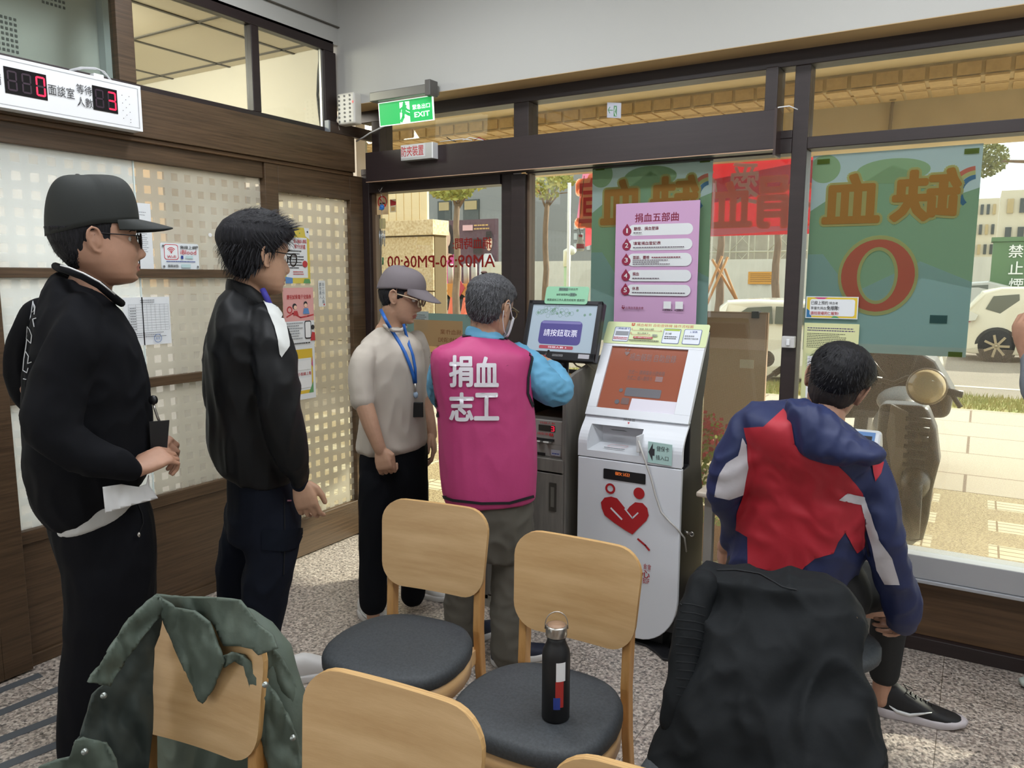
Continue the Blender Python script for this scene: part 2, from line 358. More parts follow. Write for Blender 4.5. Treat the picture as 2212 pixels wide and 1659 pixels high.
# ---- left partition
w4 = thing('window_4', (XL, 2.2, 0), None, None); w4['kind'] = 'structure'
def fl(name, y0, y1, z0, z1, par, m=WOODL, x0=XL-.05, x1=XL, bev=.003): return bx(name, (x0, y0, z0), (x1, y1, z1), m, par, bev)
fl('lower_panel', 1.40, 2.84, .04, .52, w4, WOODL, XL-.05, XL-.012); fl('glazing_sill', 1.40, 2.84, .52, .575, w4)
fl('base_rail', 1.40, 2.84, 0, .05, w4)
fl('lower_rail', 1.40, 2.84, 1.092, 1.135, w4); fl('upper_rail', 1.40, 2.84, 1.592, 1.632, w4)
fl('head_rail', 1.0, 2.84, 2.105, 2.21, w4)
def frost(name, cover, cover_sq, col, pitch=.07, frac=.5, offs=(0, 0, 0)):
    """obscured glass with a grid of small clear squares"""
    def b(nt):
        tc = N(nt, 'TexCoord'); sp = N(nt, 'SeparateXYZ'); nt.links.new(tc.outputs['Object'], sp.inputs[0]); ms = []
        for ax, of in ((1, offs[1]), (2, offs[2])):
            a = N(nt, 'Math', operation='ADD'); a.inputs[1].default_value = 10+of; nt.links.new(sp.outputs[ax], a.inputs[0])
            d = N(nt, 'Math', operation='DIVIDE'); d.inputs[1].default_value = pitch; nt.links.new(a.outputs[0], d.inputs[0])
            f = N(nt, 'Math', operation='FRACT'); nt.links.new(d.outputs[0], f.inputs[0])
            l = N(nt, 'Math', operation='LESS_THAN'); l.inputs[1].default_value = frac; nt.links.new(f.outputs[0], l.inputs[0]); ms.append(l)
        mu = N(nt, 'Math', operation='MULTIPLY'); nt.links.new(ms[0].outputs[0], mu.inputs[0]); nt.links.new(ms[1].outputs[0], mu.inputs[1])
        mr = N(nt, 'MapRange'); mr.inputs['To Min'].default_value = cover; mr.inputs['To Max'].default_value = cover_sq; nt.links.new(mu.outputs[0], mr.inputs['Value'])
        d = N(nt, 'BsdfDiffuse'); d.inputs[0].default_value = lin(col); t = N(nt, 'BsdfTranslucent'); t.inputs[0].default_value = lin(col)
        m1 = N(nt, 'MixShader'); m1.inputs[0].default_value = .5; nt.links.new(d.outputs[0], m1.inputs[1]); nt.links.new(t.outputs[0], m1.inputs[2])
        tp = N(nt, 'BsdfTransparent'); m2 = N(nt, 'MixShader'); nt.links.new(mr.outputs[0], m2.inputs[0]); nt.links.new(tp.outputs[0], m2.inputs[1]); nt.links.new(m1.outputs[0], m2.inputs[2])
        g = N(nt, 'BsdfGlossy'); g.inputs['Roughness'].default_value = .06; fr_ = schlick(nt, .035)
        m3 = N(nt, 'MixShader'); nt.links.new(fr_.outputs[0], m3.inputs[0]); nt.links.new(m2.outputs[0], m3.inputs[1]); nt.links.new(g.outputs[0], m3.inputs[2]); return m3
    return nodemat(name, b)
FR1 = frost('frosted_glass_pale', .84, .58, 'eef4f4'); FR2 = frost('frosted_glass_grey', .72, .36, 'cdccc2'); FR3 = frost('frosted_glass_door', .74, .22, 'd6d0c0')
for z0, z1 in ((.575, 1.092), (1.135, 1.592), (1.632, 2.105)):
    fl('frosted_pane', 1.40, 2.13, z0, z1, w4, FR1, XL-.03, XL-.026, 0)
    fl('frosted_pane', 2.13, 2.84, z0, z1, w4, FR2, XL-.03, XL-.026, 0)
    fl('pane_edge', 2.128, 2.134, z0, z1, w4, mat('glass_edge', 'dbe8e6', .2, emit=0), XL-.026, XL-.02, 0)
d2 = thing('door_2', (XL, 3.2, 0), None, None); d2['kind'] = 'structure'
fl('door_stile', 2.842, 2.93, 0, 2.19, d2, WOODL, XL-.04, XL+.012); fl('door_stile', 3.475, 3.585, 0, 2.19, d2, WOODL, XL-.04, XL+.012)
fl('door_head', 2.93, 3.475, 2.045, 2.19, d2, WOODL, XL-.04, XL+.012); fl('door_bottom', 2.93, 3.475, .008, .222, d2, WOODL, XL-.04, XL+.012)
fl('frosted_pane', 2.93, 3.475, .222, 2.045, d2, FR3, XL-.02, XL-.016, 0)
d3 = thing('door_3', (XL, 1, 0), None, None); d3['kind'] = 'structure'
fl('door_stile', 1.405, 1.515, .008, 2.1, d3, WOODL, XL-.005, XL+.035); fl('door_bottom', .4, 1.405, .008, .19, d3, WOODL, XL-.005, XL+.035)
fl('door_head', .4, 1.405, 2.0, 2.1, d3, WOODL, XL-.005, XL+.035); fl('frosted_pane', .4, 1.405, .19, 2.0, d3, FR1, XL+.01, XL+.014, 0)
bx('trim_2', (XL-.05, .2, 2.205), (XL+.035, 3.5, 2.405), WOODL, bevel=.003, kind='structure')
bx('trim_3', (XL-.05, .2, 2.185), (XL+.02, 3.5, 2.205), WOODP, bevel=.003, kind='structure')
w5 = thing('window_5', (XL, 2, 2.6), None, None); w5['kind'] = 'structure'
fl('transom_sill', .2, 3.40, 2.40, 2.435, w5, FRAME); fl('transom_head', .2, 3.385, 2.855, 2.915, w5, FRAME)
fl('end_post', 3.31, 3.40, 2.435, 2.855, w5, FRAME); fl('middle_post', 2.80, 2.85, 2.435, 2.855, w5, FRAME); fl('veneered_post', 2.08, 2.16, 2.435, 2.855, w5, WOODL)
fl('bead', 3.295, 3.31, 2.435, 2.855, w5, BEAD, XL-.03, XL-.015, 0)
for a, b in ((.2, 2.08), (2.16, 2.80), (2.85, 3.295)): fl('transom_pane', a, b, 2.435, 2.855, w5, GLASS, XL-.03, XL-.028, 0)
# ---- the room behind the partition
TILE = mat('ceiling_tile', 'd8cdb8', .9); GRID = mat('ceiling_grid', '57524a', .6)
NW = mat('next_room_wall', 'ded8cb', .9)
nr = thing('ceiling_2', (-5, 1.5, 3.05), None, None); nr['kind'] = 'structure'; nr.name = 'ceiling_next_room'
bx('ceiling_tiles', (-7, -1, 3.0), (XL-.06, 3.66, 3.05), TILE, nr)
mb = MB()
for i in range(9): mb.box((-7, -.72+i*.61, 2.994), (XL-.06, -.70+i*.61, 3.0))
for i in range(7): mb.box((-6.9+i*.61, -1, 2.994), (-6.88+i*.61, 3.66, 3.0))
mb.build('grid_bar', GRID, nr)
bx('wall_next_room', (-7.1, -1, 0), (-7, 3.66, 3.0), NW, kind='structure')
bx('wall_next_room_front', (-7, 3.66, 2.2), (XL-.1, 3.76, 3.0), NW, kind='structure')
bx('wall_next_room_back', (-7, -1.1, 0), (XL-.06, -1, 3.0), NW, kind='structure')
bx('floor_next_room', (-7.1, -1, -.06), (XL-.05, 3.66, 0), mat('next_room_floor', 'd8d2c6', .5), kind='structure')
wn = thing('window_6', (-5, 3.95, 1), None, None); wn['kind'] = 'structure'
bx('window_frame', (-7, 3.66, 2.1), (XL-.1, 3.74, 2.2), FRAME, wn); bx('window_frame', (-5.2, 3.66, 0), (-5.1, 3.74, 2.1), FRAME, wn); bx('pane', (-7, 3.69, 0), (XL-.1, 3.692, 2.1), GLASS, wn)
# beige cabinet and white perforated screen standing behind the glass
BEIGE = mat('beige_laminate', 'c9a877', .6, var=.1)
t = thing('storage_cabinet', (-3.85, 2.85, 0), 'tan storage cabinet seen blurred through the frosted partition', 'cabinet')
bx('cabinet_body', (-4.0, 2.58, 1.5), (-3.7, 3.12, 2.3), BEIGE, t); bx('cabinet_base', (-4.0, 2.58, 0), (-3.7, 3.12, 1.5), mat('white_laminate', 'e4e6ea', .5), t)
# perforated white panel high on the left behind the transom
wp = mat('white_perforated', 'dfe1e0', .6)
t = thing('perforated_screen', (-3.6, 1.5, 2.4), 'white perforated metal screen behind the upper left transom', 'screen')
bx('screen_panel', (-3.62, .8, 2.2), (-3.60, 2.22, 2.98), wp, t)
bx('screen_edge', (-3.61, 2.22, 2.2), (-3.55, 2.29, 2.98), mat('screen_edge_white', 'c9d2da', .3), t)
mb = MB()
for gy in range(6):
    for gz in range(3):
        for i in range(6):
            for j in range(7):
                if gz == 1 and gy % 2: continue
                mb.box((-3.599, .90+gy*.215+i*.018, 2.30+gz*.24+j*.022), (-3.597, .91+gy*.215+i*.018, 2.311+gz*.24+j*.022))
mb.build('perforations', mat('hole_grey', '77787a', .8), t, kind='stuff')
t = MB(); pts = [onx(693, 95, -3.45), onx(688, 160, -3.45), onx(686, 205, -3.45), onx(690, 245, -3.45), onx(694, 275, -3.45)]
t.tube(pts, .008, 8).build('black_cable', BLACK, label='black cable hanging down behind the corner transom pane', cat='cable')
bx('white_backdrop_panel', (-4.62, 1.2, 0), (-4.6, 2.98, 2.2), mat('backdrop_white', 'f2f5f7', .6), label='white booth panel glowing behind the left frosted panes', cat='panel')  # invented white backdrops, added to brighten the view through the frosted panes
bx('white_backdrop_panel', (-4.25, 2.85, 0), (-4.23, 3.64, 1.45), mat('backdrop_white', 'f2f5f7', .6), label='white booth panel behind the lower right frosted pane', cat='panel')
# clutter glimpsed through the partition: bright sheets
t = MB().box((-3.45, 1.62, 1.18), (-3.44, 1.8, 1.5)).build('paper_sheet', mat('bright_paper', 'eef2f6', .8), label='pale sheet of paper behind the left frosted pane', cat='paper')
t = MB().box((-3.30, 1.49, 1.40), (-3.296, 1.53, 1.52)).build('yellow_note', mat('yellow_paper', 'e3b92c', .8), label='yellow note stuck behind the partition glass left of the capped man', cat='note')

# ================================================================ OUTSIDE
CONC = mat('warm_concrete', 'd6c4a4', .85, var=.08, vscale=3)
def paver(nt):
    tc = N(nt, 'TexCoord'); b = N(nt, 'BsdfPrincipled'); b.inputs['Roughness'].default_value = .85
    bk = N(nt, 'TexBrick'); bk.inputs['Scale'].default_value = 1; bk.inputs['Brick Width'].default_value = .2; bk.inputs['Row Height'].default_value = .075; bk.inputs['Mortar Size'].default_value = .006; bk.offset = 0
    bk.inputs['Color1'].default_value = lin('d8ceb0'); bk.inputs['Color2'].default_value = lin('e2d8bc'); bk.inputs['Mortar'].default_value = lin('8c7556')
    nt.links.new(tc.outputs['Object'], bk.inputs['Vector'])
    n = N(nt, 'TexNoise'); n.inputs['Scale'].default_value = 90; nt.links.new(tc.outputs['Object'], n.inputs['Vector'])
    r = N(nt, 'ValToRGB'); r.color_ramp.elements[0].position = .4; r.color_ramp.elements[1].position = .6; r.color_ramp.elements[0].color = lin('8f7b5c'); r.color_ramp.elements[1].color = lin('cdbb93'); nt.links.new(n.outputs[0], r.inputs[0])
    ck = N(nt, 'TexBrick'); ck.offset = 0; ck.inputs['Scale'].default_value = 1; ck.inputs['Brick Width'].default_value = .95; ck.inputs['Row Height'].default_value = .55; ck.inputs['Mortar Size'].default_value = .15; ck.inputs['Mortar Smooth'].default_value = 0
    ck.inputs['Color1'].default_value = (0, 0, 0, 1); ck.inputs['Color2'].default_value = (0, 0, 0, 1); ck.inputs['Mortar'].default_value = (1, 1, 1, 1); nt.links.new(tc.outputs['Object'], ck.inputs['Vector'])
    mx = N(nt, 'MixRGB'); nt.links.new(ck.outputs[0], mx.inputs[0]); nt.links.new(bk.outputs[0], mx.inputs[1]); nt.links.new(r.outputs[0], mx.inputs[2]); nt.links.new(mx.outputs[0], b.inputs['Base Color']); return b
def slabs(nt):
    tc = N(nt, 'TexCoord'); b = N(nt, 'BsdfPrincipled'); b.inputs['Roughness'].default_value = .8
    bk = N(nt, 'TexBrick'); bk.inputs['Scale'].default_value = 1; bk.inputs['Brick Width'].default_value = 1.2; bk.inputs['Row Height'].default_value = .9; bk.inputs['Mortar Size'].default_value = .012
    bk.inputs['Color1'].default_value = lin('beb09c'); bk.inputs['Color2'].default_value = lin('c8baa6'); bk.inputs['Mortar'].default_value = lin('7d6753'); nt.links.new(tc.outputs['Object'], bk.inputs['Vector'])
    nt.links.new(bk.outputs[0], b.inputs['Base Color']); return b
g = lambda n, y0, y1, z, m, x0=-60, x1=60: bx(n, (x0, y0, z-.1), (x1, y1, z), m, kind='structure')
g('floor_paving', 3.7, 6.6, -.002, nodemat('block_paving', paver)); g('floor_sidewalk', 6.6, 10.9, 0, nodemat('sidewalk_slabs', slabs))
g('floor_road', 12.2, 36, -.06, mat('sunlit_asphalt', '8f8476', .9, var=.1, vscale=2)); g('floor_far_kerb', 36, 120, 0, mat('far_ground', 'a79b84', .9))
ly = bx('floor_lane_line', (-60, 13.6, -.058), (60, 13.75, -.055), mat('lane_paint', 'e8e2c6', .7), kind='structure')
def grass_blades():
    rnd = random.Random(3); mb = MB()
    mb.box((-14, 10.9, -.1), (8, 12.2, -.005))
    for i in range(9000):
        x = rnd.uniform(-6, 3); y = rnd.uniform(10.92, 12.15); h = rnd.uniform(.03, .09); a = rnd.uniform(0, 6.28); dx, dy = .008*math.cos(a), .008*math.sin(a)
        mb.add([(x-dx, y-dy, -.01), (x+dx, y+dy, -.01), (x+rnd.uniform(-.03, .03), y+rnd.uniform(-.03, .03), h)], [(0, 1, 2)])
    return mb
grass_blades().build('grass_strip', mat('dry_grass', '8d9a4c', .9, c2='b6a46a', vscale=5), label='dry green grass strip between sidewalk and road', cat='grass', kind='stuff')
# arcade overhang
zA, zB = ony(1900, 158, 6).z, ony(1900, 187, 6).z; Y2 = onz(1900, 222, zB).y; zC = ony(1900, 316, Y2).z
bx('ceiling_arcade', (-12, 3.95, zA+.02), (12, 6.2, zA+.2), CONC, kind='structure')
bt = thing('trim_arcade_beam', (0, 6, zB), None, None); bt['kind'] = 'structure'
bx('beam_core', (-12, 6.0, zB), (12, Y2, zA+.3), CONC, bt)
TB = mat('tan_wall_tile', 'cdb186', .8, var=.1, vscale=30); mb = MB(); i = 0; x = -6
while x < 4:
    mb.box((x, 5.985, zB+.01), (x+.135, 6.0, zA)); mb.box((x, 5.99, zB-.012), (x+.135, 6.18, zB)); mb.box((x, Y2-.3, zB-.012), (x+.135, Y2-.05, zB)); x += .16
for k in range(4):
    w = (Y2-.35-6.22)/4; mb.box((-6, 6.22+k*w, zB-.012), (4, 6.22+k*w+w*.85, zB))
mb.build('beam_tiles', TB, bt)
bx('wall_arcade_fascia', (-12, Y2, zC), (12, Y2+.3, zB+.3), CONC, kind='structure')
lp = thing('gooseneck_lamp', onz(1920, 215, 0)*0+ony(1930, 200, Y2-.05), 'small gooseneck lamp on conduit under the arcade', 'lamp')
MB().tube([ony(1920, 305, Y2-.02), ony(1926, 235, Y2-.02), ony(1932, 200, Y2-.05)], .012, 6).build('conduit', mat('tan_metal', '8d7a5e', .5), lp)
a = ony(1930, 197, Y2-.12); MB().ell(a, .05, .05, .07).build('lamp_head', MATS['tan_metal'], lp)
# granite wall, fence panels over it
STONE = mat('granite_cladding', 'e3d4b6', .8, c2='bda680', vscale=34, detail=3)
st = thing('wall_stone', (-8, 8, 0), None, None); st['kind'] = 'structure'
sr, sl_, stp = ony(937, 600, 8).x, ony(700, 600, 8).x-1, ony(850, 478, 8).z
mb = MB()
for i in range(4):
    for k in range(3):
        mb.box((sr-1.05*(i+1)+.008, 8, (stp-.2)*k/3+.008), (sr-1.05*i-.008, 8.3, (stp-.2)*(k+1)/3-.008))
mb.box((sr-4.4, 7.95, stp-.19), (sr+.03, 8.3, stp)); mb.build('granite_slab', STONE, st, .004)
bx('wall_core', (sr-4.2, 8.03, 0), (sr, 8.28, stp-.02), mat('joint_dark', '6d5c40', .9), st)
pf = thing('panel_fence', (-8, 8.1, stp), 'tan ribbed panel fence above the granite wall', 'fence')
mb = MB(); x = sr-4.2
while x < ony(918, 440, 8.2).x: mb.box((x, 8.12, stp), (x+.115, 8.16, stp+1.3)); x += .13
mb.build('fence_panel', mat('tan_fence', 'e0d0ae', .7), pf)
# grey building behind with windows
gb = thing('grey_building', (-30, 46, 0), 'dark grey building with windows behind the left trees', 'building')
GY = 46; xa, xb = ony(925, 420, GY).x, ony(1340, 420, GY).x
bx('building_wall', (xa, GY, 0), (xb, GY+8, 22), mat('grey_facade', '8a8a88', .9), gb)
WD = mat('window_dark', '3d423f', .3); WL = mat('window_blind', 'b09c72', .7)
for px0, px1, py0, py1 in ((946, 975, 435, 475), (1001, 1035, 432, 474)):
    a, b = ony(px0, py0, GY-.05), ony(px1, py1, GY-.05); w = bx('window', (a.x, GY-.1, b.z), (b.x, GY, a.z), WD, gb); bx('blind', (a.x+.15, GY-.15, (a.z+b.z)/2), (b.x-.15, GY-.1, a.z-.1), WL, w)
bw = thing('pale_building', (-20, 60, 0), 'pale tower block far behind the construction site', 'building')
a = ony(1100, 380, 60); b = ony(1240, 380, 60); bx('building_wall', (a.x, 60, 0), (b.x, 66, 16), mat('pale_facade', 'a9aaa6', .9), bw)
for i in range(5):
    for k in range(3):
        c = ony(1240+i*14, 496+k*22, GY-.05); w_ = bx('window', (c.x, GY-.1, c.z), (c.x+.22, GY, c.z+.42), mat('window_pale', 'b9bdbc', .4), gb)
# billboard
bb = thing('billboard', ony(1005, 620, 40), 'dark plum billboard with a woman in a pink dress and a man in white', 'billboard')
p = Panel.front((937, 478), (1073, 622), mat('plum_print', '5d4049', .8), Y=40, t=.2, step=.02)
SK, HR, PK, WH = mat('print_skin', 'd9b39a', .8), mat('print_hair', '2b1f20', .8), mat('print_pink', 'c94a86', .8), mat('print_white', 'cfcfd2', .8)
p.flat([(.12, .1), (.13, .55), (.17, .86), (.22, .95), (.29, .93), (.33, .8), (.34, .5), (.36, .1)], HR).flat([(.03, 0), (.02, .32), (.12, .48), (.2, .52), (.3, .5), (.36, .4), (.38, 0)], SK)
p.flat([(.04, 0), (.03, .22), (.33, .5), (.38, .46), (.36, .0)], PK).disc(.23, .74, .055, SK, .13).rect(.21, .5, .25, .64, SK)
p.flat([(.74, 0), (.75, .35), (.83, .5), (.93, .5), (.99, .38), (1, 0)], WH).disc(.90, .66, .05, SK, .12).flat([(.85, .7), (.86, .82), (.94, .82), (.95, .72)], HR)
p.flat([(.66, .5), (.66, .72), (.79, .72), (.79, .5)], HR).rect(.5, .84, .66, .92, mat('print_rose', 'd9a9a9', .8)).lines(.68, .95, [.9, .85], .02, mat('print_gold', 'c9a05f', .8), 2, .2, .05)
p.text('逆行', .0, .44, .11, .55, MATS['print_gold']).build('print', bb)
bx('post', (ony(950, 600, 40.3).x, 40.3, 0), (ony(955, 600, 40.3).x, 40.6, ony(950, 620, 40).z+1), mat('steel', '8a8a8a', .5, .5), bb)
# construction hoarding, scaffold
WC = mat('white_corrugated', 'c9c4b6', .7, var=.06, vscale=1.5)
cf = thing('construction_hoarding', (-14, 34, 0), 'white corrugated metal hoarding along the far side of the road', 'hoarding')
FY = 34; fx0, fx1, fz = ony(1040, 600, FY).x, ony(2160, 600, FY).x, ony(1400, 562, FY).z
mb = MB(); n = int((fx1-fx0)/.12); vs = []
for i in range(n+1): y = FY+(.035 if i % 4 in (1, 2) else 0); vs += [(fx0+i*.12, y, 0), (fx0+i*.12, y, fz)]
mb.add(vs, [(2*i, 2*i+2, 2*i+3, 2*i+1) for i in range(n)]).build('corrugated_sheet', WC, cf)
a, b = ony(1616, 587, FY-.1), ony(1672, 614, FY-.1)
Panel((a.x, FY-.06, b.z), (1, 0, 0), (0, 0, 1), b.x-a.x, a.z-b.z, mat('orange_board', 'c98d2e', .7), t=.02, step=.004).lines(.08, .92, [.2, .35, .5, .65, .8], .05, mat('brown_print', '7d5a24', .8), 4, .1, .05).build('notice_board', None, label='orange notice board on the white construction hoarding', cat='sign')
sc = thing('scaffolding', (-12, 40, 0), 'steel scaffolding of a building site above the hoarding', 'scaffolding')
SY = 40; mb = MB(); mt = mat('scaffold_steel', 'b5b09c', .5, .3); sx0, sx1, sz = ony(1500, 500, SY).x, ony(1760, 500, SY).x, ony(1600, 470, SY).z; x = sx0; rn = random.Random(5)
while x < sx1:
    mb.tube([(x, SY, 0), (x, SY, sz+1)], .035, 5); mb.tube([(x, SY+1.2, 0), (x, SY+1.2, sz+1)], .035, 5); x += .95
for k in range(5):
    z = .8+k*1.05
    for yy in (SY, SY+1.2): mb.tube([(sx0, yy, z), (sx1, yy, z)], .035, 5)
    x = sx0
    while x < sx1-1: mb.tube([(x, SY, z), (x+.95, SY, z+1.05)], .025, 4); mb.tube([(x+.95, SY+1.2, z), (x, SY+1.2, z+1.05)], .025, 4); x += 1.9
mb.build('scaffold_tubes', mt, sc)
bx('unfinished_wall', (sx0, SY+2, 0), (sx1, SY+2.3, sz+1), mat('raw_concrete', 'a8a090', .9, var=.2, vscale=1), sc)
# trees
BARK = mat('bark', '7a6450', .9, var=.25, vscale=9, stretch=(1, 1, .3), bump=.6, bscale=20, bdist=.02)
LEAF = mat('leaves', '77813c', .8, c2='a89a4c', vscale=3)
def tree(px, ytop, ybot, D, wpx, label, branches, leaves, seed, stakes=False):
    base = J(px, 598, D); base.z = 0; k = D/FPX
    t = thing('street_tree', base, label, 'tree'); top = J(px+2, ytop, D)
    mb = MB(); pts = [base.lerp(top, q/6)+Vector((math.sin(q*2+seed)*.03, 0, 0)) for q in range(7)]
    mb.tube(pts, [wpx*k*.5*(1.15-.35*q/6) for q in range(7)], 10)
    for (bx_, by_, w) in branches: e = J(bx_, by_, D); mb.tube([top-Vector((0, 0, .15)), top.lerp(e, .5)+Vector((0, 0, .12)), e], [w*k*.5, w*k*.4, w*k*.15], 7)
    mb.build('trunk', BARK, t)
    rn = random.Random(seed); mb = MB()
    for (lx, ly, rx, ry, cnt) in leaves:
        for i in range(cnt):
            a, q = rn.uniform(0, 6.28), math.sqrt(rn.random()); c = J(lx+rx*q*math.cos(a), ly+ry*q*math.sin(a), D+rn.uniform(-1, 1)); s_ = rn.uniform(.035, .10); n1 = Vector((rn.uniform(-1, 1), rn.uniform(-1, 1), rn.uniform(-1, 1))).normalized(); n2 = n1.orthogonal()
            mb.add([c-n1*s_, c+n2*s_*.5, c+n1*s_, c-n2*s_*.5], [(0, 1, 2, 3)])
    if mb.v: mb.build('foliage', LEAF, t, kind='stuff')
    return t
tree(985, 440, 640, 20, 15, 'thick street tree with forked trunk seen through the entrance door', [(1040, 400, 9), (960, 395, 7), (1000, 390, 7)], [(975, 415, 45, 16, 500), (1010, 400, 40, 10, 250)], 1)
tree(1178, 440, 640, 22, 13, 'slim street tree with yellow leaves behind the ticket screen', [(1215, 400, 6), (1150, 405, 5), (1235, 415, 4), (1190, 390, 5)], [(1180, 405, 34, 26, 260), (1215, 392, 28, 16, 160)], 2)
tree(1556, 490, 690, 22, 17, 'street tree propped by wooden stakes beyond the red banner', [(1530, 470, 7), (1580, 470, 7)], [], 3)
tree(1678, 490, 640, 22, 16, 'leaning bare street tree right of the staked one', [(1665, 470, 7)], [], 4)
ts = thing('tree_stakes', onz(1555, 690, 0), 'crossed bamboo stakes tied around the street tree', 'stakes'); D = 21.6
for k_, (a, b) in enumerate((((1528, 655), (1572, 555)), ((1525, 640), (1560, 553)), ((1588, 638), (1565, 580)), ((1580, 630), (1538, 560)))):
    A = J(*a, D-.2+.1*k_); B = J(*b, D-.2+.1*k_); dd = (A-B).normalized(); MB().tube([A+dd*.4, B], .035, 6).build('stake', mat('bamboo', 'a9763f', .7), ts)
t = thing('leafy_branch', J(2140, 340, 14), 'leafy tree branches against the white sky, top right', 'branches'); rn = random.Random(9); mb = MB()
for i in range(900):
    a = rn.uniform(0, 6.28); q = math.sqrt(rn.random()); c = J(2132+48*q*math.cos(a), 345+36*q*math.sin(a)-q*math.cos(a)*8, 14+rn.uniform(-.5, .5)); s_ = rn.uniform(.02, .05); n1 = Vector((rn.uniform(-1, 1), rn.uniform(-1, 1), rn.uniform(-1, 1))).normalized(); n2 = n1.orthogonal()
    mb.add([c-n1*s_, c+n2*s_*.5, c+n1*s_, c-n2*s_*.5], [(0, 1, 2, 3)])
mb.build('foliage', mat('olive_leaves', '6f6f38', .8), t, kind='stuff')
a = J(2420, 340, 14); MB().tube([(a.x, a.y, 0), (a.x-.1, a.y, 2.2), J(2330, 330, 14), J(2250, 350, 14), J(2170, 348, 14), J(2110, 362, 14)], [.12, .1, .05, .03, .02, .008], 8).build('branch', BARK, t)
# lamp post, right-hand buildings, green box
t = thing('lamp_post', onz(1226, 660, 0), 'pale green post with a small hood lamp', 'lamp post')
a = J(1225, 545, 14); MB().tube([(a.x, a.y, 0), a], .055, 10).build('post', mat('pale_green_paint', '9db58f', .6), t); MB().tube([a+Vector((0, 0, -.25)), a+Vector((0, 0, .02)), a+Vector((.1, -.05, .05)), a+Vector((.16, -.07, .0))], .07, 10).build('hood', mat('hood_grey', 'd9dbd4', .5), t)
t = thing('flag_pole', onz(1228, 655, 0), 'thin white pole left of the red banner', 'pole')
a = J(1230, 395, 9); MB().tube([(a.x, a.y, 0), a], .02, 8).build('pole', WHITEP, t)
BV = mat('beige_facade', 'cbc2ac', .9)
for nm, q0, q1, top, Y, lb in (('apartment_block', 2100, 2160, 430, 70, 'cream apartment block beyond the road, behind the leafy branches'), ('apartment_block', 2164, 2290, 412, 50, 'tall beige apartment block at the right edge')):
    a, b = ony(q0, top, Y), ony(q1, top, Y); t = thing(nm, (a.x, Y, 0), lb, 'building'); bx('building_wall', (a.x, Y, 0), (b.x, Y+5, a.z), BV, t)
    for i in range(4):
        for k in range(6):
            x = a.x+(b.x-a.x)*(.12+.22*i); z = a.z-1.2-k*1.5
            if z > 2: bx('window', (x, Y-.12, z), (x+(b.x-a.x)*.11, Y, z+.75), MATS['window_dark'] if (i+k) % 3 else WL, t)
gbx = thing('utility_box', onz(2180, 700, 0), 'large green utility box with white characters across the road', 'utility box')
a, b = ony(2146, 522, 26), ony(2290, 705, 26); bx('cabinet_body', (a.x, 26, 0), (b.x, 27, a.z), mat('utility_green', '5f7d55', .6), gbx, .02)
bx('cabinet_lid', (a.x-.05, 25.95, a.z), (b.x+.05, 27, a.z+.12), MATS['utility_green'], gbx)
p = Panel((a.x, 25.98, 0), (1, 0, 0), (0, 0, 1), b.x-a.x, a.z, MATS['utility_green'], step=.006, base=False)
for ch, y0 in (('禁', 533), ('止', 569), ('煙', 605)):
    q = ony(2180, y0, 25.98); p.text(ch, (q.x-a.x)/p.w, (q.z-.3)/p.h, (q.x-a.x+.34)/p.w, (q.z+.05)/p.h, mat('white_letter', 'f0f0ea', .7), .02)
p.build('lettering', gbx)
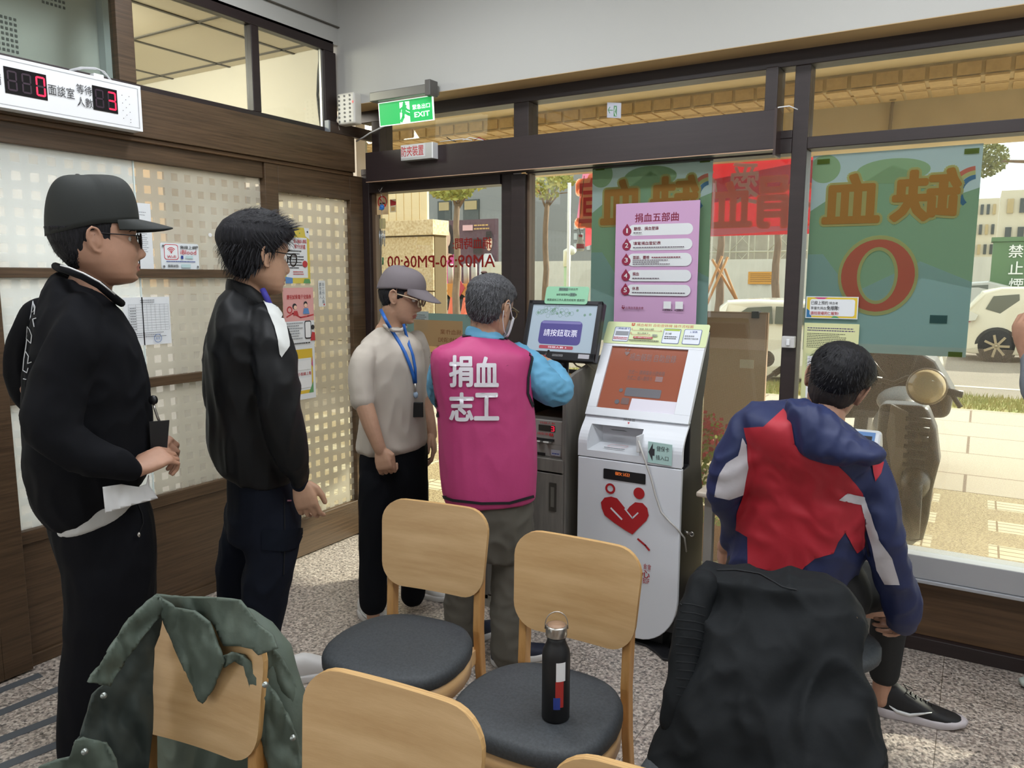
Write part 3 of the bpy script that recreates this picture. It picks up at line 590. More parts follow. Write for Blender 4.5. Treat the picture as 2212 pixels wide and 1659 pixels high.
# cars
def car(name, x0, x1, yn, zg, roof, paint, label, prof, wheels, cabin, lights, rear_left=True):
    """profile across the car's length 0..1, height 0..1; body runs 1.6 m deep"""
    t = thing(name, ((x0+x1)/2, yn+.8, zg), label, 'car'); L, H = x1-x0, roof-zg; dep = 1.65
    P = lambda u, v: (x0+u*L, zg+v*H)
    mb = MB(); n = len(prof); rows = []
    for y, ins in ((0, .05), (.12, .0), (dep/2, -.01), (dep-.12, 0), (dep, .05)):
        rows.append([(P(.5+(u-.5)*(1-ins*.5), v-(ins*.25 if v > .55 else 0))[0], yn+y+(.16 if v > .72 and y < .2 else (-.16 if v > .72 and y > dep-.2 else 0)), P(u, v-(ins*.4 if v > .55 else 0))[1]) for u, v in prof])
    vs = [q for r_ in rows for q in r_]; fs = [(i*n+k, i*n+(k+1) % n, (i+1)*n+(k+1) % n, (i+1)*n+k) for i in range(4) for k in range(n)]+[tuple(range(n))[::-1], tuple(4*n+k for k in range(n))]
    mb.add(vs, fs, False); mb.build('car_body', paint, t, .03, 3)
    GL = mat('car_glass', '5d6057', .1)
    for w in cabin:
        q = [P(u, v) for u, v in w]; mb = MB(); mb.add([(x, yn+.15-.14*(1-(z-zg)/H)*1.0-.02, z) for x, z in q], [tuple(range(len(q)))]); mb.add([(x, yn+.12-.14*(1-(z-zg)/H)-.02+.05, z) for x, z in q], [tuple(range(len(q)))]); mb.build('side_window', GL, t)
    for u in wheels:
        cx, r_ = P(u, 0)[0], H*.215; c = Vector((cx, yn-.01, zg+r_)); wl = MB().lathe(c, [(r_*.98, 0), (r_, .03), (r_, .18), (r_*.9, .2)], 28, 'y').build('wheel', mat('tyre', '25211e', .8), t)
        MB().lathe(c+Vector((0, -.012, 0)), [(r_*1.16, .03), (r_*1.16, .032)], 28, 'y').build('wheel_arch', mat('arch_dark', '38332c', .7), t)
        mb = MB(); mb.lathe(c+Vector((0, -.012, 0)), [(r_*.2, -.01), (r_*.18, .02)], 16, 'y')
        for k in range(7):
            a = 2*math.pi*k/7; d = Vector((math.cos(a), 0, math.sin(a))); mb.obox(c+d*r_*.4+Vector((0, -.015, 0)), d*r_*.3, Vector((0, .012, 0)), d.cross(Vector((0, 1, 0)))*r_*.07)
        ro = mb.build('alloy_rim', mat('rim', 'b9a98d', .35, .6), wl)
    for nm, q, c in lights:
        q = [P(u, v) for u, v in q]; MB().prism(q, (0, yn-.02, 0), (1, 0, 0), (0, 0, 1), (0, 1, 0), .1).build(nm, c, t)
    return t
PW = mat('cream_car_paint', 'd6ccb4', .25, coat=.6); PS = mat('white_car_paint', 'd9d3c4', .22, coat=.6); PG = mat('silver_car_paint', 'a8a69c', .3, coat=.5)
TL = mat('tail_light_red', 'b02230', .25); HL = mat('head_lamp', 'd8d4c8', .15)
zr = 1.6-(612-598)/FPX*19.3
car('hatchback_car', ony(2058, 700, 18).x, ony(2058, 700, 18).x+3.9, 18, -.06, zr, PW, 'cream hatchback with split red tail light parked across the lane', [(.02, .12), (0, .34), (.01, .5), (.04, .66), (.12, .93), (.2, .99), (.42, 1), (.58, .97), (.74, .66), (.93, .55), (1, .4), (1, .15), (.9, .1), (.1, .1)], (.2, .8),
    [[(.14, .7), (.17, .87), (.28, .9), (.29, .66), (.22, .63)], [(.31, .66), (.31, .9), (.46, .91), (.48, .66)]], [('tail_light', [(.02, .52), (.05, .7), (.11, .62), (.1, .55)], HL), ('tail_light', [(.02, .47), (.02, .54), (.08, .53)], TL)])
car('silver_car', ony(2000, 700, 24).x, ony(2130, 700, 24).x+.9, 24, -.06, 1.52, PG, 'silver car behind the cream hatchback', [(0, .12), (0, .45), (.05, .6), (.2, .72), (.36, .97), (.6, 1), (.85, .9), (1, .6), (1, .12)], (.2, .8), [[(.28, .72), (.39, .92), (.6, .94), (.6, .7)]], [])
zr = 1.6-(641-598)/FPX*13.2
car('station_wagon', ony(1530, 760, 12.3).x, ony(2040, 760, 12.3).x, 12.3, -.08, zr, PS, 'white estate car parked just beyond the grass strip', [(.01, .16), (0, .4), (.01, .62), (.04, .72), (.02, .9), (.06, .98), (.2, 1), (.5, .98), (.66, .76), (.9, .62), (.985, .5), (1, .36), (.99, .16), (.9, .1), (.1, .1)], (.17, .80),
    [[(.08, .74), (.17, .9), (.28, .92), (.29, .72)], [(.30, .72), (.30, .92), (.46, .91), (.56, .72)]], [('tail_light', [(0, .6), (.01, .72), (.07, .66), (.05, .61)], TL), ('head_light', [(.88, .5), (.9, .58), (.985, .5), (.99, .44)], mat('dark_head_lamp', '55534e', .2)), ('fog_vent', [(.87, .2), (.92, .36), (.94, .36), (.9, .2)], mat('vent_grey', '6f695d', .5))])
# orange truck with barrels and cones far left
t = thing('orange_truck', (ony(940, 640, 30).x, 30, 0), 'orange flatbed truck loaded with grey barrels', 'truck'); OR = mat('truck_orange', 'c97f2c', .6)
a, b = ony(938, 606, 30), ony(1015, 655, 30); bx('truck_bed', (a.x, 30, .55), (b.x, 31.8, a.z-.15), OR, t)
for k in range(3): MB().lathe((a.x+.6+k*.9, 30, .4), [(.4, 0), (.4, .3)], 18, 'y').build('wheel', MATS['tyre'], t)
for k in range(5):
    c = ony(946+k*17, 606, 30.3); br = MB().lathe((c.x, 30.7, a.z-.145), [(.13, 0), (.14, .45), (.14, .9), (.11, .95)], 14).build('barrel', mat('barrel_grey', 'b0aaa0', .6), None); fin(br, None, 'grey plastic barrel on the orange truck, '+['leftmost', 'second from the left', 'middle one', 'second from the right', 'rightmost'][k]+' of the row', 'barrel', 'barrels on the orange truck')
MB().prism([(-.3, 0), (0, .42), (.3, 0), (0, -.42)], (a.x+1.5, 29.97, (a.z+.35)/2+.2), (1, 0, 0), (0, 0, 1), (0, 1, 0), .02).build('red_diamond', mat('red_paint', 'b8303a', .6), t)
for k, (x, y, lb) in enumerate(((975, 655, 'orange traffic cone on the road, left one of two'), (1003, 655, 'orange traffic cone half hidden behind the volunteer'))):
    c = ony(x, y, 26); MB().lathe((c.x, 26, 0), [(.24, 0), (.24, .04), (.17, .05), (.04, .75), (.03, .76)], 14).build('traffic_cone', mat('cone_orange', 'd8603a', .6), label=lb, cat='cone', group='traffic cones on the road')
bx('kerb_wall', (ony(1040, 600, 28).x, 28, 0), (ony(1110, 600, 28).x, 28.3, ony(1060, 572, 28).z), mat('pale_block_wall', 'c5bda8', .9), label='low pale block wall beside the barrels', cat='wall')
# red banner hung outside
BY = Y2+.34; bn = thing('red_banner', (ony(1500, 400, BY).x, BY, 1.5), 'red fabric banner hung outside with pale mirrored lettering', 'banner')
RB = film('banner_red', 'd4525c', .96, None, .55); RP = film('banner_plum', 'b06a84', .96, None, .75); CR = film('banner_salmon', 'ffa284', .97, None, .75); LI = film('banner_lilac', 'd9b8dc', .96, None, .6); CW = film('banner_white', 'f6dce0', .97, None, .75)
a, b = ony(1520, 345, BY), ony(1752, 505, BY)
p = Panel((a.x, BY, b.z), (1, 0, 0), (0, 0, 1), b.x-a.x, a.z-b.z, RB, t=.001, step=.001)
p.flat([(0, .72), (1, .9), (1, .62), (.55, .5), (0, .42)], RP).flat([(0, 0), (0, .12), (1, .1), (1, .06)], LI)
p.text('愛', .52, .4, .26, .93, CW, .03).text('心', .14, .5, .02, .85, CW, .03)
p.text('血', .47, .12, .02, .68, CR, .07).text('捐', .98, .1, .53, .74, CR, .07)
p.build('banner_cloth', bn)
a, b = ony(1236, 370, BY), ony(1290, 505, BY)
p = Panel((a.x, BY, b.z), (1, 0, 0), (0, 0, 1), b.x-a.x, a.z-b.z, RP, t=.001, step=.0006, base=False)
p.flat([(.2, .22), (1.1, .0), (1.1, 1), (.42, 1)], RP).flat([(.55, -.2), (1.1, -.14), (1.1, .25), (.55, .2)], RB).text('宣', 1.25, .15, .25, .9, film('banner_cream', 'f0b8a0', .97, None, .6), .14).text('宣', 1.22, .18, .3, .87, RB, .02)
p.build('banner_end', bn)
t = thing('bottle_charm', ony(1254, 530, 4.6), 'small red and white milk-bottle charm hanging on a string', 'charm'); a = ony(1254, 522, 4.6)
MB().lathe(a-Vector((0, 0, .06)), [(.022, 0), (.026, .01), (.026, .05), (.014, .075), (.012, .09)], 16).build('bottle', WHITEP, t); MB().lathe(a-Vector((0, 0, .045)), [(.0265, 0), (.0265, .03)], 16).build('red_label', MATS['red_paint'], t); MB().lathe(a+Vector((0, 0, .03)), [(.013, 0), (.013, .015)], 12).build('cap', MATS['red_paint'], t)
MB().tube([a+Vector((0, 0, .045)), ony(1250, 490, 4.6), ony(1262, 380, 4.6)], .002, 4).build('string', BLACK, t)
# flowers, board, bicycle, scooter
fb = thing('flower_bush', onz(1530, 1150, 0), 'bush with red flowers over yellow-green leaves outside the window', 'bush'); rn = random.Random(12); mb = MB(); mb2 = MB()
C0 = ony(1525, 1000, 4.35)
for i in range(2600):
    v = Vector((rn.gauss(0, 1), rn.gauss(0, 1), rn.gauss(0, 1))).normalized()*rn.uniform(.75, 1); c = Vector((C0.x+v.x*.26, 4.3+v.y*.2, .42+v.z*.42)); s_ = rn.uniform(.008, .02); n1 = Vector((rn.uniform(-1, 1), rn.uniform(-1, 1), rn.uniform(-1, 1))).normalized(); n2 = n1.orthogonal()
    (mb2 if (c.z > .62 and rn.random() < .55) or rn.random() < .08 else mb).add([c-n1*s_, c+n2*s_*.6, c+n1*s_, c-n2*s_*.6], [(0, 1, 2, 3)])
mb.build('foliage', mat('yellow_green_leaf', '9fae35', .8, c2='6f8a2e', vscale=20), fb, kind='stuff'); mb2.build('flowers', mat('red_petal', 'd03a4e', .7), fb, kind='stuff')
MB().lathe((C0.x, 4.3, 0), [(.16, 0), (.2, .2), (.21, .22)], 20).build('pot', mat('terracotta', 'a05f3f', .8), fb)
bd = thing('display_board', (ony(1580, 900, 4.6).x, 4.6, 0), 'pinkish display board on a frame outside with a bulldog clip', 'board')
a, b = ony(1516, 672, 4.6), ony(1644, 1010, 4.6); bx('board_panel', (a.x, 4.6, b.z), (b.x, 4.63, a.z), mat('board_tan', 'c9a88e', .7), bd, .003); bx('board_header', (a.x+.01, 4.593, a.z-.22), (b.x-.01, 4.6, a.z-.01), mat('board_pink', 'd9b7a8', .7), bd)
bx('board_label', (b.x-.15, 4.59, a.z-.33), (b.x-.07, 4.6, a.z-.28), mat('label_cream', 'e0d4c0', .7), bd); c = ony(1632, 680, 4.58); bx('bulldog_clip', (c.x-.02, 4.57, c.z-.02), (c.x+.02, 4.64, c.z+.02), BLACK, bd)
for x in (a.x+.02, b.x-.02): MB().tube([(x, 4.62, 0), (x, 4.62, a.z)], .01, 6).build('leg', mat('leg_grey', '8c8680', .4, .6), bd)
t = thing('chrome_rail', onz(1515, 1200, 0), 'thin chrome rail with rounded top outside the window', 'rail'); Dq = 4.05
MB().tube([ony(1492, 1000, Dq), ony(1500, 760, Dq), ony(1508, 620, Dq), ony(1514, 608, Dq), ony(1521, 612, Dq), ony(1524, 640, Dq), ony(1516, 900, Dq), Vector((ony(1516, 900, Dq).x, Dq, 0))], .008, 8).build('rail_tube', mat('chrome', 'c9c3b6', .2, .9), t)
# bicycle handlebar and scooter parked outside
t = thing('bicycle', onz(1640, 1100, 0), 'dark bicycle handlebar and stem seen through the window mesh', 'bicycle'); Dk = mat('dark_metal', '35302b', .4, .5); Y = 4.9
MB().tube([ony(1538, 862, Y-.25), ony(1600, 842, Y-.1), ony(1640, 828, Y), ony(1705, 785, Y+.2)], .013, 8).build('handlebar', Dk, t)
MB().tube([ony(1538, 862, Y-.25), ony(1580, 850, Y-.15)], .02, 10).build('grip', BLACK, t); MB().tube([ony(1672, 808, Y+.1), ony(1712, 780, Y+.2)], .02, 10).build('grip', BLACK, t)
MB().tube([ony(1585, 858, Y-.15), ony(1600, 885, Y-.2), ony(1630, 900, Y-.2)], .006, 6).build('brake_lever', Dk, t)
MB().tube([ony(1625, 832, Y), ony(1630, 880, Y), ony(1640, 1000, Y+.1)], .018, 8).build('stem', Dk, t)
MB().lathe(ony(1650, 1040, Y), [(.33, -.02), (.35, 0), (.33, .02), (.32, 0), (.33, -.02)], 40, 'y').build('front_wheel', BLACK, t)
MB().lathe(ony(1655, 775, Y+.3)*1, [(.02, -.01), (.055, 0), (.02, .012)], 16, 'y').build('mirror', Dk, t)
t = thing('scooter', onz(1990, 1115, 0), 'dark motor scooter with round headlight parked outside behind the mesh film', 'scooter'); Y = 5.2
SB = mat('scooter_body', '1c1815', .35); SS = mat('scooter_silver', '6b6257', .3, .4); O = lambda x, y, d=0: ony(x, y, Y+d)
mb = MB(); prof = [(1898, 872), (2002, 878), (2022, 930), (2030, 1000), (2014, 1060), (2004, 1130), (1990, 1180), (1940, 1180), (1925, 1120), (1905, 1020), (1893, 930)]
mb.prism([(O(x, y).x, O(x, y).z) for x, y in prof], (0, Y, 0), (1, 0, 0), (0, 0, 1), (0, 1, 0), .22); mb.build('leg_shield', SB, t, .04, 4)
mb = MB(); q = [(1925, 872), (1962, 890), (1958, 1050), (1930, 1040), (1915, 940)]; mb.prism([(O(x, y).x, O(x, y).z) for x, y in q], (0, Y-.02, 0), (1, 0, 0), (0, 0, 1), (0, 1, 0), .04); mb.build('front_panel', SS, t, .008)
mb = MB()
for k in range(13): z_ = O(1985, 905+k*20).z; mb.tube([(O(1958, 900).x, Y-.03, z_), (O(2012-k*1.2, 900).x, Y-.03, z_)], .016, 8)
mb.build('ribbed_guard', mat('rib_black', '0e0d0c', .5), t)
MB().lathe(O(2002, 835, -.05), [(.03, .15), (.1, .1), (.112, 0), (.1, -.02)], 28, 'y').build('headlight_housing', SS, t); MB().lathe(O(2002, 835, -.08), [(.1, 0), (.06, -.03), (.01, -.04)], 28, 'y').build('headlight_lens', mat('lens', 'b8a98c', .1), t)
MB().tube([O(1885, 815), O(1930, 828), O(1960, 815), O(2010, 818), O(2055, 850), O(2075, 880)], .014, 8).build('handlebar', Dk, t)
for x, y in ((1862, 790), (2085, 845)): pass
for a, b in (((1905, 822), (1830, 812)), ((2040, 845), (2080, 852))): MB().tube([O(*a), O(*b)], .022, 10).build('grip', BLACK, t)
for (x, y), j in (((1875, 755), (1915, 815)), ((1985, 745), (1965, 812))):
    s_ = MB().tube([O(*j), O(x, y+10)], .005, 6).build('mirror_stem', Dk, t); MB().ell(O(x, y), .06, .012, .045, 16).build('mirror_head', Dk, s_)
MB().lathe((O(1965, 1180).x, Y+.02, .22), [(.14, -.05), (.21, -.05), (.22, 0), (.21, .05), (.14, .05)], 30, 'x').build('front_wheel', BLACK, t)
MB().ell((O(1965, 1180).x, Y+.05, .36), .09, .2, .12, 18).build('mudguard', SB, t)
mb = MB(); a = O(1975, 700, .35); mb.ell((a.x-.08, Y+1.0, .72), .17, .42, .09, 20); mb.build('seat', BLACK, t); MB().ell((a.x-.08, Y+1.1, .5), .2, .5, .2, 20).build('rear_body', SB, t)
MB().lathe((a.x-.08, Y+1.3, .22), [(.14, -.05), (.21, -.05), (.22, 0), (.21, .05), (.14, .05)], 30, 'x').build('rear_wheel', BLACK, t)
t = thing('scooter', onz(1880, 1000, 0), 'second scooter further off with a rounded dark front cowl', 'scooter'); Y = 7.2
mb = MB(); q = [(1790, 850), (1800, 790), (1840, 750), (1900, 735), (1960, 745), (2020, 780), (2060, 850), (2050, 905), (1800, 905)]
mb.prism([(ony(x, y, Y).x, ony(x, y, Y).z) for x, y in q], (0, Y, 0), (1, 0, 0), (0, 0, 1), (0, 1, 0), .5); mb.build('front_cowl', SB, t, .06, 4)
for x in (1860, 1990): MB().lathe((ony(x, 900, Y).x, Y+.2, .25), [(.14, -.05), (.24, -.05), (.25, 0), (.24, .05), (.14, .05)], 26, 'x').build('wheel', BLACK, t)
# ---- window film and posters on the front glass
MF = film('perforated_mesh_film', 'd2c3ab', .25, 260, .4)
a, b = ony(1160, 712), ony(2212, 735)
bx('mesh_film', (-.68, 3.622, .44), (2.9, 3.623, a.z), MF, label='perforated film over the lower right window pane', cat='window film')
bx('mesh_film', (-2.07, 3.622, .1), (-.76, 3.623, a.z), MF, label='perforated film over the lower pane behind the kiosks', cat='window film')
TG = film('teal_film', '8faaa6', .93, None, .55)
bx('band_film', (-3.14, 3.622, 1.195), (-2.26, 3.623, 1.388), TG, label='teal film band across the entrance door glass', cat='window film')
F = lambda n, c, cv=.93: film('film_'+n, c, cv, None, .72)
SKY, GRN, DGR, ORG, CRM, RED, BLU, TEAL, BRN, GRY, PNK = F('sky', 'bcd0d4'), F('green', 'a9c49b'), F('deep_green', '9ab898'), F('orange', 'c9a05c'), F('cream', 'c8c58a'), F('red', 'd8806e'), F('blue', '5f86a8'), F('teal', 'a9c6c2'), F('brown', '8d5a2c'), F('grey', '8b9090'), F('rose', 'c08a9a')
def outpos(tl, br, name, label, ob=True):
    a, b = ony(*tl), ony(*br); w, h = b.x-a.x, a.z-b.z
    p = Panel((a.x, 3.627, b.z), (1, 0, 0), (0, 0, 1), w, h, SKY, t=.0006, step=.00025)
    if True:
        k = w/h
        el = lambda cx, cy, rx, ry, m, n=32: p.flat([(min(1, max(0, cx+rx*math.cos(2*math.pi*i/n))), min(1, max(0, cy+ry*math.sin(2*math.pi*i/n)))) for i in range(n)], m)
        p.flat([(0, .3), (0, .72), (.12, .78), (.3, .84), (.5, .93), (.68, .86), (.84, .76), (1, .8), (1, .33), (.72, .38), (.4, .2)], DGR)
        el(.08, .93, .1, .07, GRN); el(.5, .9, .22, .06, GRN); p.flat([(0, 0), (0, .5), (.1, .5), (.3, .3), (.7, .46), (1, .36), (1, 0)], TEAL)
        p.ring(.98, .78, .16, .13, RED, .12, .1, a0=95, a1=230); p.ring(.98, .78, .13, .11, CRM, .1, .08, a0=95, a1=230); p.ring(.98, .78, .1, .07, BLU, .08, .06, a0=95, a1=230)
        for ch, x0, x1 in (('血', .43, .09), ('缺', .89, .51)): p.text(ch, x0, .66, x1, .89, CRM, .17)
        for ch, x0, x1 in (('血', .43, .09), ('缺', .89, .51)): p.text(ch, x0, .66, x1, .89, ORG, .075)
        if ob:
            p.ring(.45, .39, .245, .105, CRM, .20, .125); p.ring(.45, .39, .225, .125, RED, .18, .142)
            p.rect(.78, .16, .88, .2, F('box', '4f6e6c'))
        else:
            for cx in (.33, .55): el(cx, -.0+.07, .12, .075, CRM)
            p.text('血', .40, .04, .26, .11, RED, .03)
        for tx, ty in ((.03, .965), (.9, .965), (.9, .01)): p.rect(tx, ty-.01, tx+.08, ty+.015, F('tape', '6e7d3c'))
    return p.build(name, None, label=label, cat='poster')
outpos((1757, 337), (2086, 772), 'poster', 'large backlit poster in the right pane with mirrored orange characters and a red O')
outpos((1281, 352), (1526, 745), 'poster', 'backlit green poster mostly hidden behind the pink poster', False)
# pink five-step poster
PKP = mat('pink_paper', 'c9a0c6', .7); CW_ = mat('paper_white', 'dfe3e6', .7); MAR = mat('maroon_ink', '7d1838', .7); DRP = mat('drop_crimson', '8f2042', .6); GTX = mat('grey_ink', '5a4a58', .8); QRB = mat('blank_white', 'e8eaec', .7)
p = Panel.front((1331, 441), (1503, 706), PKP, Y=3.60, step=.0002)
p.text('捐血五部曲', .24, .845, .76, .915, MAR, .035)
rows = [(.735, .825, '1', '驗證、捐血登錄', .30, []), (.615, .705, '2', '填寫捐血登記表', .33, []), (.485, .590, '3', '面談、體檢', .20, []), (.362, .455, '4', '捐血', .08, []), (.245, .335, '5', '休息', .085, [])]
for (y0, y1, d, tx, tw, _) in rows:
    p.rr(.16, y0, .93, y1, .03, CW_); cy = (y0+y1)/2
    p.flat([(.145+.055*math.sin(t_)*(1 if abs(t_) > .35 else 1), cy-.008+(.04 if t_ == 0 else .036*math.cos(t_)*(1.0 if math.cos(t_) < .3 else 1.0))) for t_ in [2*math.pi*i/24 for i in range(24)]]+[], DRP).flat([(.145-.036, cy+.018), (.145, cy+.056), (.145+.036, cy+.018)], DRP)
    p.text(d, .125 if d != '1' else .137, cy-.02, .165 if d != '1' else .153, cy+.018, CW_, .03); p.text(tx, .23, y1-.047, .23+tw, y1-.018, MAR, .02)
p.lines(.23, .33, [.755], .007, GTX, 1, 0, .03).lines(.23, .84, [.635], .007, GTX, 2, 0, .03).lines(.46, .80, [.553], .008, MAR, 3, 0, .03).lines(.23, .70, [.532, .516, .5], .006, GTX, 4, .4, .03).lines(.23, .56, [.383], .007, GTX, 5, 0, .03).lines(.23, .87, [.265], .007, GTX, 6, 0, .03)
p.rect(.62, .14, .71, .2, QRB).rect(.76, .14, .85, .2, QRB).lines(.61, .73, [.125], .007, GTX, 7, 0, .03).lines(.75, .86, [.125], .007, GTX, 8, 0, .03)
p.text('台灣血液基金會', .155, .13, .38, .152, MAR, .01).disc(.118, .155, .007, MAR).ring(.138, .155, .007, .004, MAR).flat([(.105, .143), (.115, .15), (.128, .14), (.14, .15), (.15, .143), (.128, .125)], MAR).build('poster', None, label='pink five-step poster with numbered red drops taped to the glass', cat='poster')
# notices left of the seated man
YE = mat('notice_yellow', 'd9bc3a', .6); TX = mat('black_ink', '2c2c30', .7); NR = mat('red_ink', 'b82a30', .7); NB = mat('notice_blue', '2f6f9f', .6); NG = mat('notice_green', '4f9a5a', .6); LY = mat('pale_yellow_paper', 'd6d9a4', .7); PR = mat('notice_pink', 'c24a78', .6)
p = Panel.front((1742, 640), (1852, 690), mat('laminate_edge', 'd5dadb', .3), Y=3.615, step=.0002)
p.rect(.02, .04, .98, .96, YE).flat([(.02, .04), (.02, .45), (.1, .3), (.12, .04)], NB).flat([(.15, .96), (.3, .82), (.42, .96)], PR).flat([(.5, .04), (.57, .16), (.66, .04)], NG).rr(.08, .12, .94, .88, .01, CW_)
p.text('已線上預約', .1, .62, .43, .8, TX, .02).text('捐血者', .45, .64, .62, .77, TX).text('享優先捐血', .1, .4, .4, .54, TX).text('免排隊!', .41, .38, .64, .58, TX, .025).text('請找現場同仁報到!', .1, .16, .64, .32, NR, .01)
p.build('notice', None, label='small white notice with a yellow patterned border on the window, left of the big poster', cat='notice')
p = Panel.front((1738, 697), (1846, 870), LY, Y=3.615, step=.0002)
p.lines(.06, .94, [.93, .9], .012, mat('purple_ink', '4a3a6a', .7), 11, .1, .05).lines(.06, .9, [.86-.022*i for i in range(9)], .008, TX, 12, .35, .04)
p.rect(.06, .36, .42, .6, mat('pale_green_box', 'c9d2a0', .7)).rect(.09, .39, .39, .57, QRB).lines(.5, .92, [.58, .55, .52, .47], .01, NR, 13, .3, .05).rect(.06, .33, .42, .35, NR).rect(.5, .4, .8, .46, NB)
p.lines(.06, .4, [.29, .265], .008, TX, 14, .1, .05).rect(.09, .02, .39, .22, QRB)
p.build('notice', None, label='pale yellow instruction sheet directly under the yellow-bordered notice', cat='notice')
# entrance door stickers and lettering, printed on the outside so mirrored
GL_R = film('glass_red_ink', '9c3430', .98, None, .3); a, b = ony(1064, 515), ony(838, 578)
p = Panel((ony(838, 560).x, 3.626, ony(1070, 577).z), (1, 0, 0), (0, 0, 1), ony(1070, 560).x-ony(838, 560).x, ony(1070, 512).z-ony(1070, 577).z, GL_R, base=False, step=.0002)
p.text('捐血時間:', .97, .62, .63, 1.0, GL_R, .03).text('AM09:30-PM06:00', 1.0, 0, .0, .42, GL_R, .03).build('door_lettering', None, label='mirrored red opening-hours lettering on the entrance door glass', cat='lettering')
p = Panel.front((812, 419), (839, 463), mat('sticker_tan', 'd8b98c', .6), Y=3.625, step=.0002)
p.ring(.52, .6, .38, .30, mat('ban_red', 'c8282c', .5)).stroke([(.25, .8), (.8, .4)], .006, MATS['ban_red']).rect(.3, .5, .75, .56, TX).build('no_smoking_sticker', None, label='round red no smoking sticker at the top of the door glass', cat='sticker')
p = Panel.front((842, 431), (856, 458), mat('sticker_cream', 'd9c6a0', .6), Y=3.6255, step=.0002); p.flat([(.1, .5), (.1, 1), (.5, .9), (1, .8), (.95, .55)], mat('sticker_red', 'b83a3a', .5)).rect(.2, .1, .8, .4, mat('sticker_tan2', 'c9a56a', .6)).build('sticker', None, label='small cream and red sticker beside the no smoking sign', cat='sticker')
p = Panel.front((894, 690), (1000, 830), film('banner_cream_film', 'd9b98e', .8, None, .6), Y=3.621, step=.0002)
q = film('banner_print', '8c5a3c', .95, None, .4)
for k, tx in enumerate(('捐血作業', '體檢須知', '健康', '血漿', '服務')): p.text(tx, .98-.03*k, .78-.13*k, .55-.04*k, .86-.13*k, q, .0)
p.flat([(.1, .05), (.4, .3), (.8, .2), (1, .05)], film('banner_warm', 'd8823c', .9, None, .5)).build('door_banner', None, label='cream mirrored banner low on the entrance door glass', cat='banner')
p = Panel.front((893, 672), (926, 716), mat('dim_paper', '8f9a98', .7), Y=3.6215, step=.0002); p.lines(.1, .9, [.1+.1*i for i in range(8)], .03, TX, 21, .2, .08).build('paper_notice', None, label='small grey printed sheet behind the grey-capped man\'s chin', cat='paper')

# ================================================================ THINGS ON THE WALLS
REDL = mat('red_led', 'ff1a3c', .4, emit=2.2); DIM = mat('unlit_segment', '2a1026', .5); INK = TX
def seg7(p, x0, y0, x1, y1, on, m, slant=.0):
    w, h = x1-x0, y1-y0; t = w*.17; ty = h*.09
    S = dict(a=(x0+t*.6, y1-ty, x1-t*.6, y1), d=(x0+t*.6, y0, x1-t*.6, y0+ty), g=(x0+t*.6, (y0+y1)/2-ty/2, x1-t*.6, (y0+y1)/2+ty/2), f=(x0, (y0+y1)/2+ty*.5, x0+t, y1-ty*.4), b=(x1-t, (y0+y1)/2+ty*.5, x1, y1-ty*.4), e=(x0, y0+ty*.4, x0+t, (y0+y1)/2-ty*.5), c=(x1-t, y0+ty*.4, x1, (y0+y1)/2-ty*.5))
    for k, q in S.items():
        if k in on: p.rr(*q, .003, m, lv=p.k+2)
XB = -3.135
a, b = onx(303, 187, XB), onx(305, 284, XB); yl, yr, z0, z1 = 1.30, a.y, b.z, a.z
t = thing('queue_display', (XB, 1.7, z0), 'white queue display board with red digits above the partition', 'display')
bx('display_case', (XL+.036, yl, z0), (XB-.012, yr, z1), WHITEP, t, .004)
p = Panel((XB, yl, z0), (0, 1, 0), (0, 0, 1), yr-yl, z1-z0, mat('display_face', 'e9ebee', .35), t=.012, step=.0003)
q = lambda x, y: ((onx(x, y, XB).y-yl)/p.w, (onx(x, y, XB).z-z0)/p.h)
p.rect(.0, .94, 1, 1, WHITEP).rect(.02, .06, .983, .075, mat('groove', 'b0b2b6', .5)).rect(.02, .925, .983, .935, MATS['groove']).rect(.98, .06, .984, .93, MATS['groove'])
for px0, py0, px1, py1 in ((11, 158, 100, 217), (201, 199, 253, 248)):
    u0, v0 = q(px0, py1-18); u1, v1 = q(px1, py0+20); u0, v0, u1, v1 = u0, .29, u1, .80; p.rect(u0, v0, u1, v1, mat('display_black', '0c080c', .2)); n = 3 if px0 < 100 else 2; w = (u1-u0)/n
    for k in range(n):
        on = ('abcdef' if n == 3 else 'abcdg') if k == n-1 else ''
        s0, s1 = u0+w*k+w*.2, u0+w*(k+1)-w*.12
        seg7(p, s0, v0+.06, s1, v1-.06, 'abcdefg', DIM)
        if on: p.k += 1; seg7(p, s0, v0+.06, s1, v1-.06, on, REDL)
p.k += 3
u = q(104, 0)[0]; p.text('面談室', q(104, 205)[0], .42, q(160, 205)[0], .64, INK); p.text('等待', q(165, 205)[0], .56, q(198, 205)[0], .76, INK); p.text('人數', q(165, 205)[0], .30, q(198, 205)[0], .5, INK); p.text('請', q(-14, 205)[0], .42, q(4, 205)[0], .64, INK)
for i, (hx, hy) in enumerate(((262, 206), (277, 209), (270, 216), (263, 223), (278, 226), (271, 233), (264, 239), (279, 243), (272, 249), (265, 256), (280, 259), (280, 265))): c = q(hx, hy); p.disc(c[0], c[1], .0022, INK)
p.build('display_face', t)
mb = MB(); c = lambda x, y, X=XB-.03: onx(x, y, X)
mb.tube([c(150, 152), c(175, 146), c(205, 147), c(225, 155), c(238, 172), c(246, 180)], .004, 6); mb.tube([c(146, 154), c(180, 148), c(215, 150), c(232, 165), c(240, 178)], .003, 6)
mb.build('cable', mat('grey_cable', 'bfc1c4', .5), t); bx('plug', (XB-.05, c(200, 170).y, z1), (XB-.02, c(222, 170).y, z1+.018), WHITEP, t, .003)
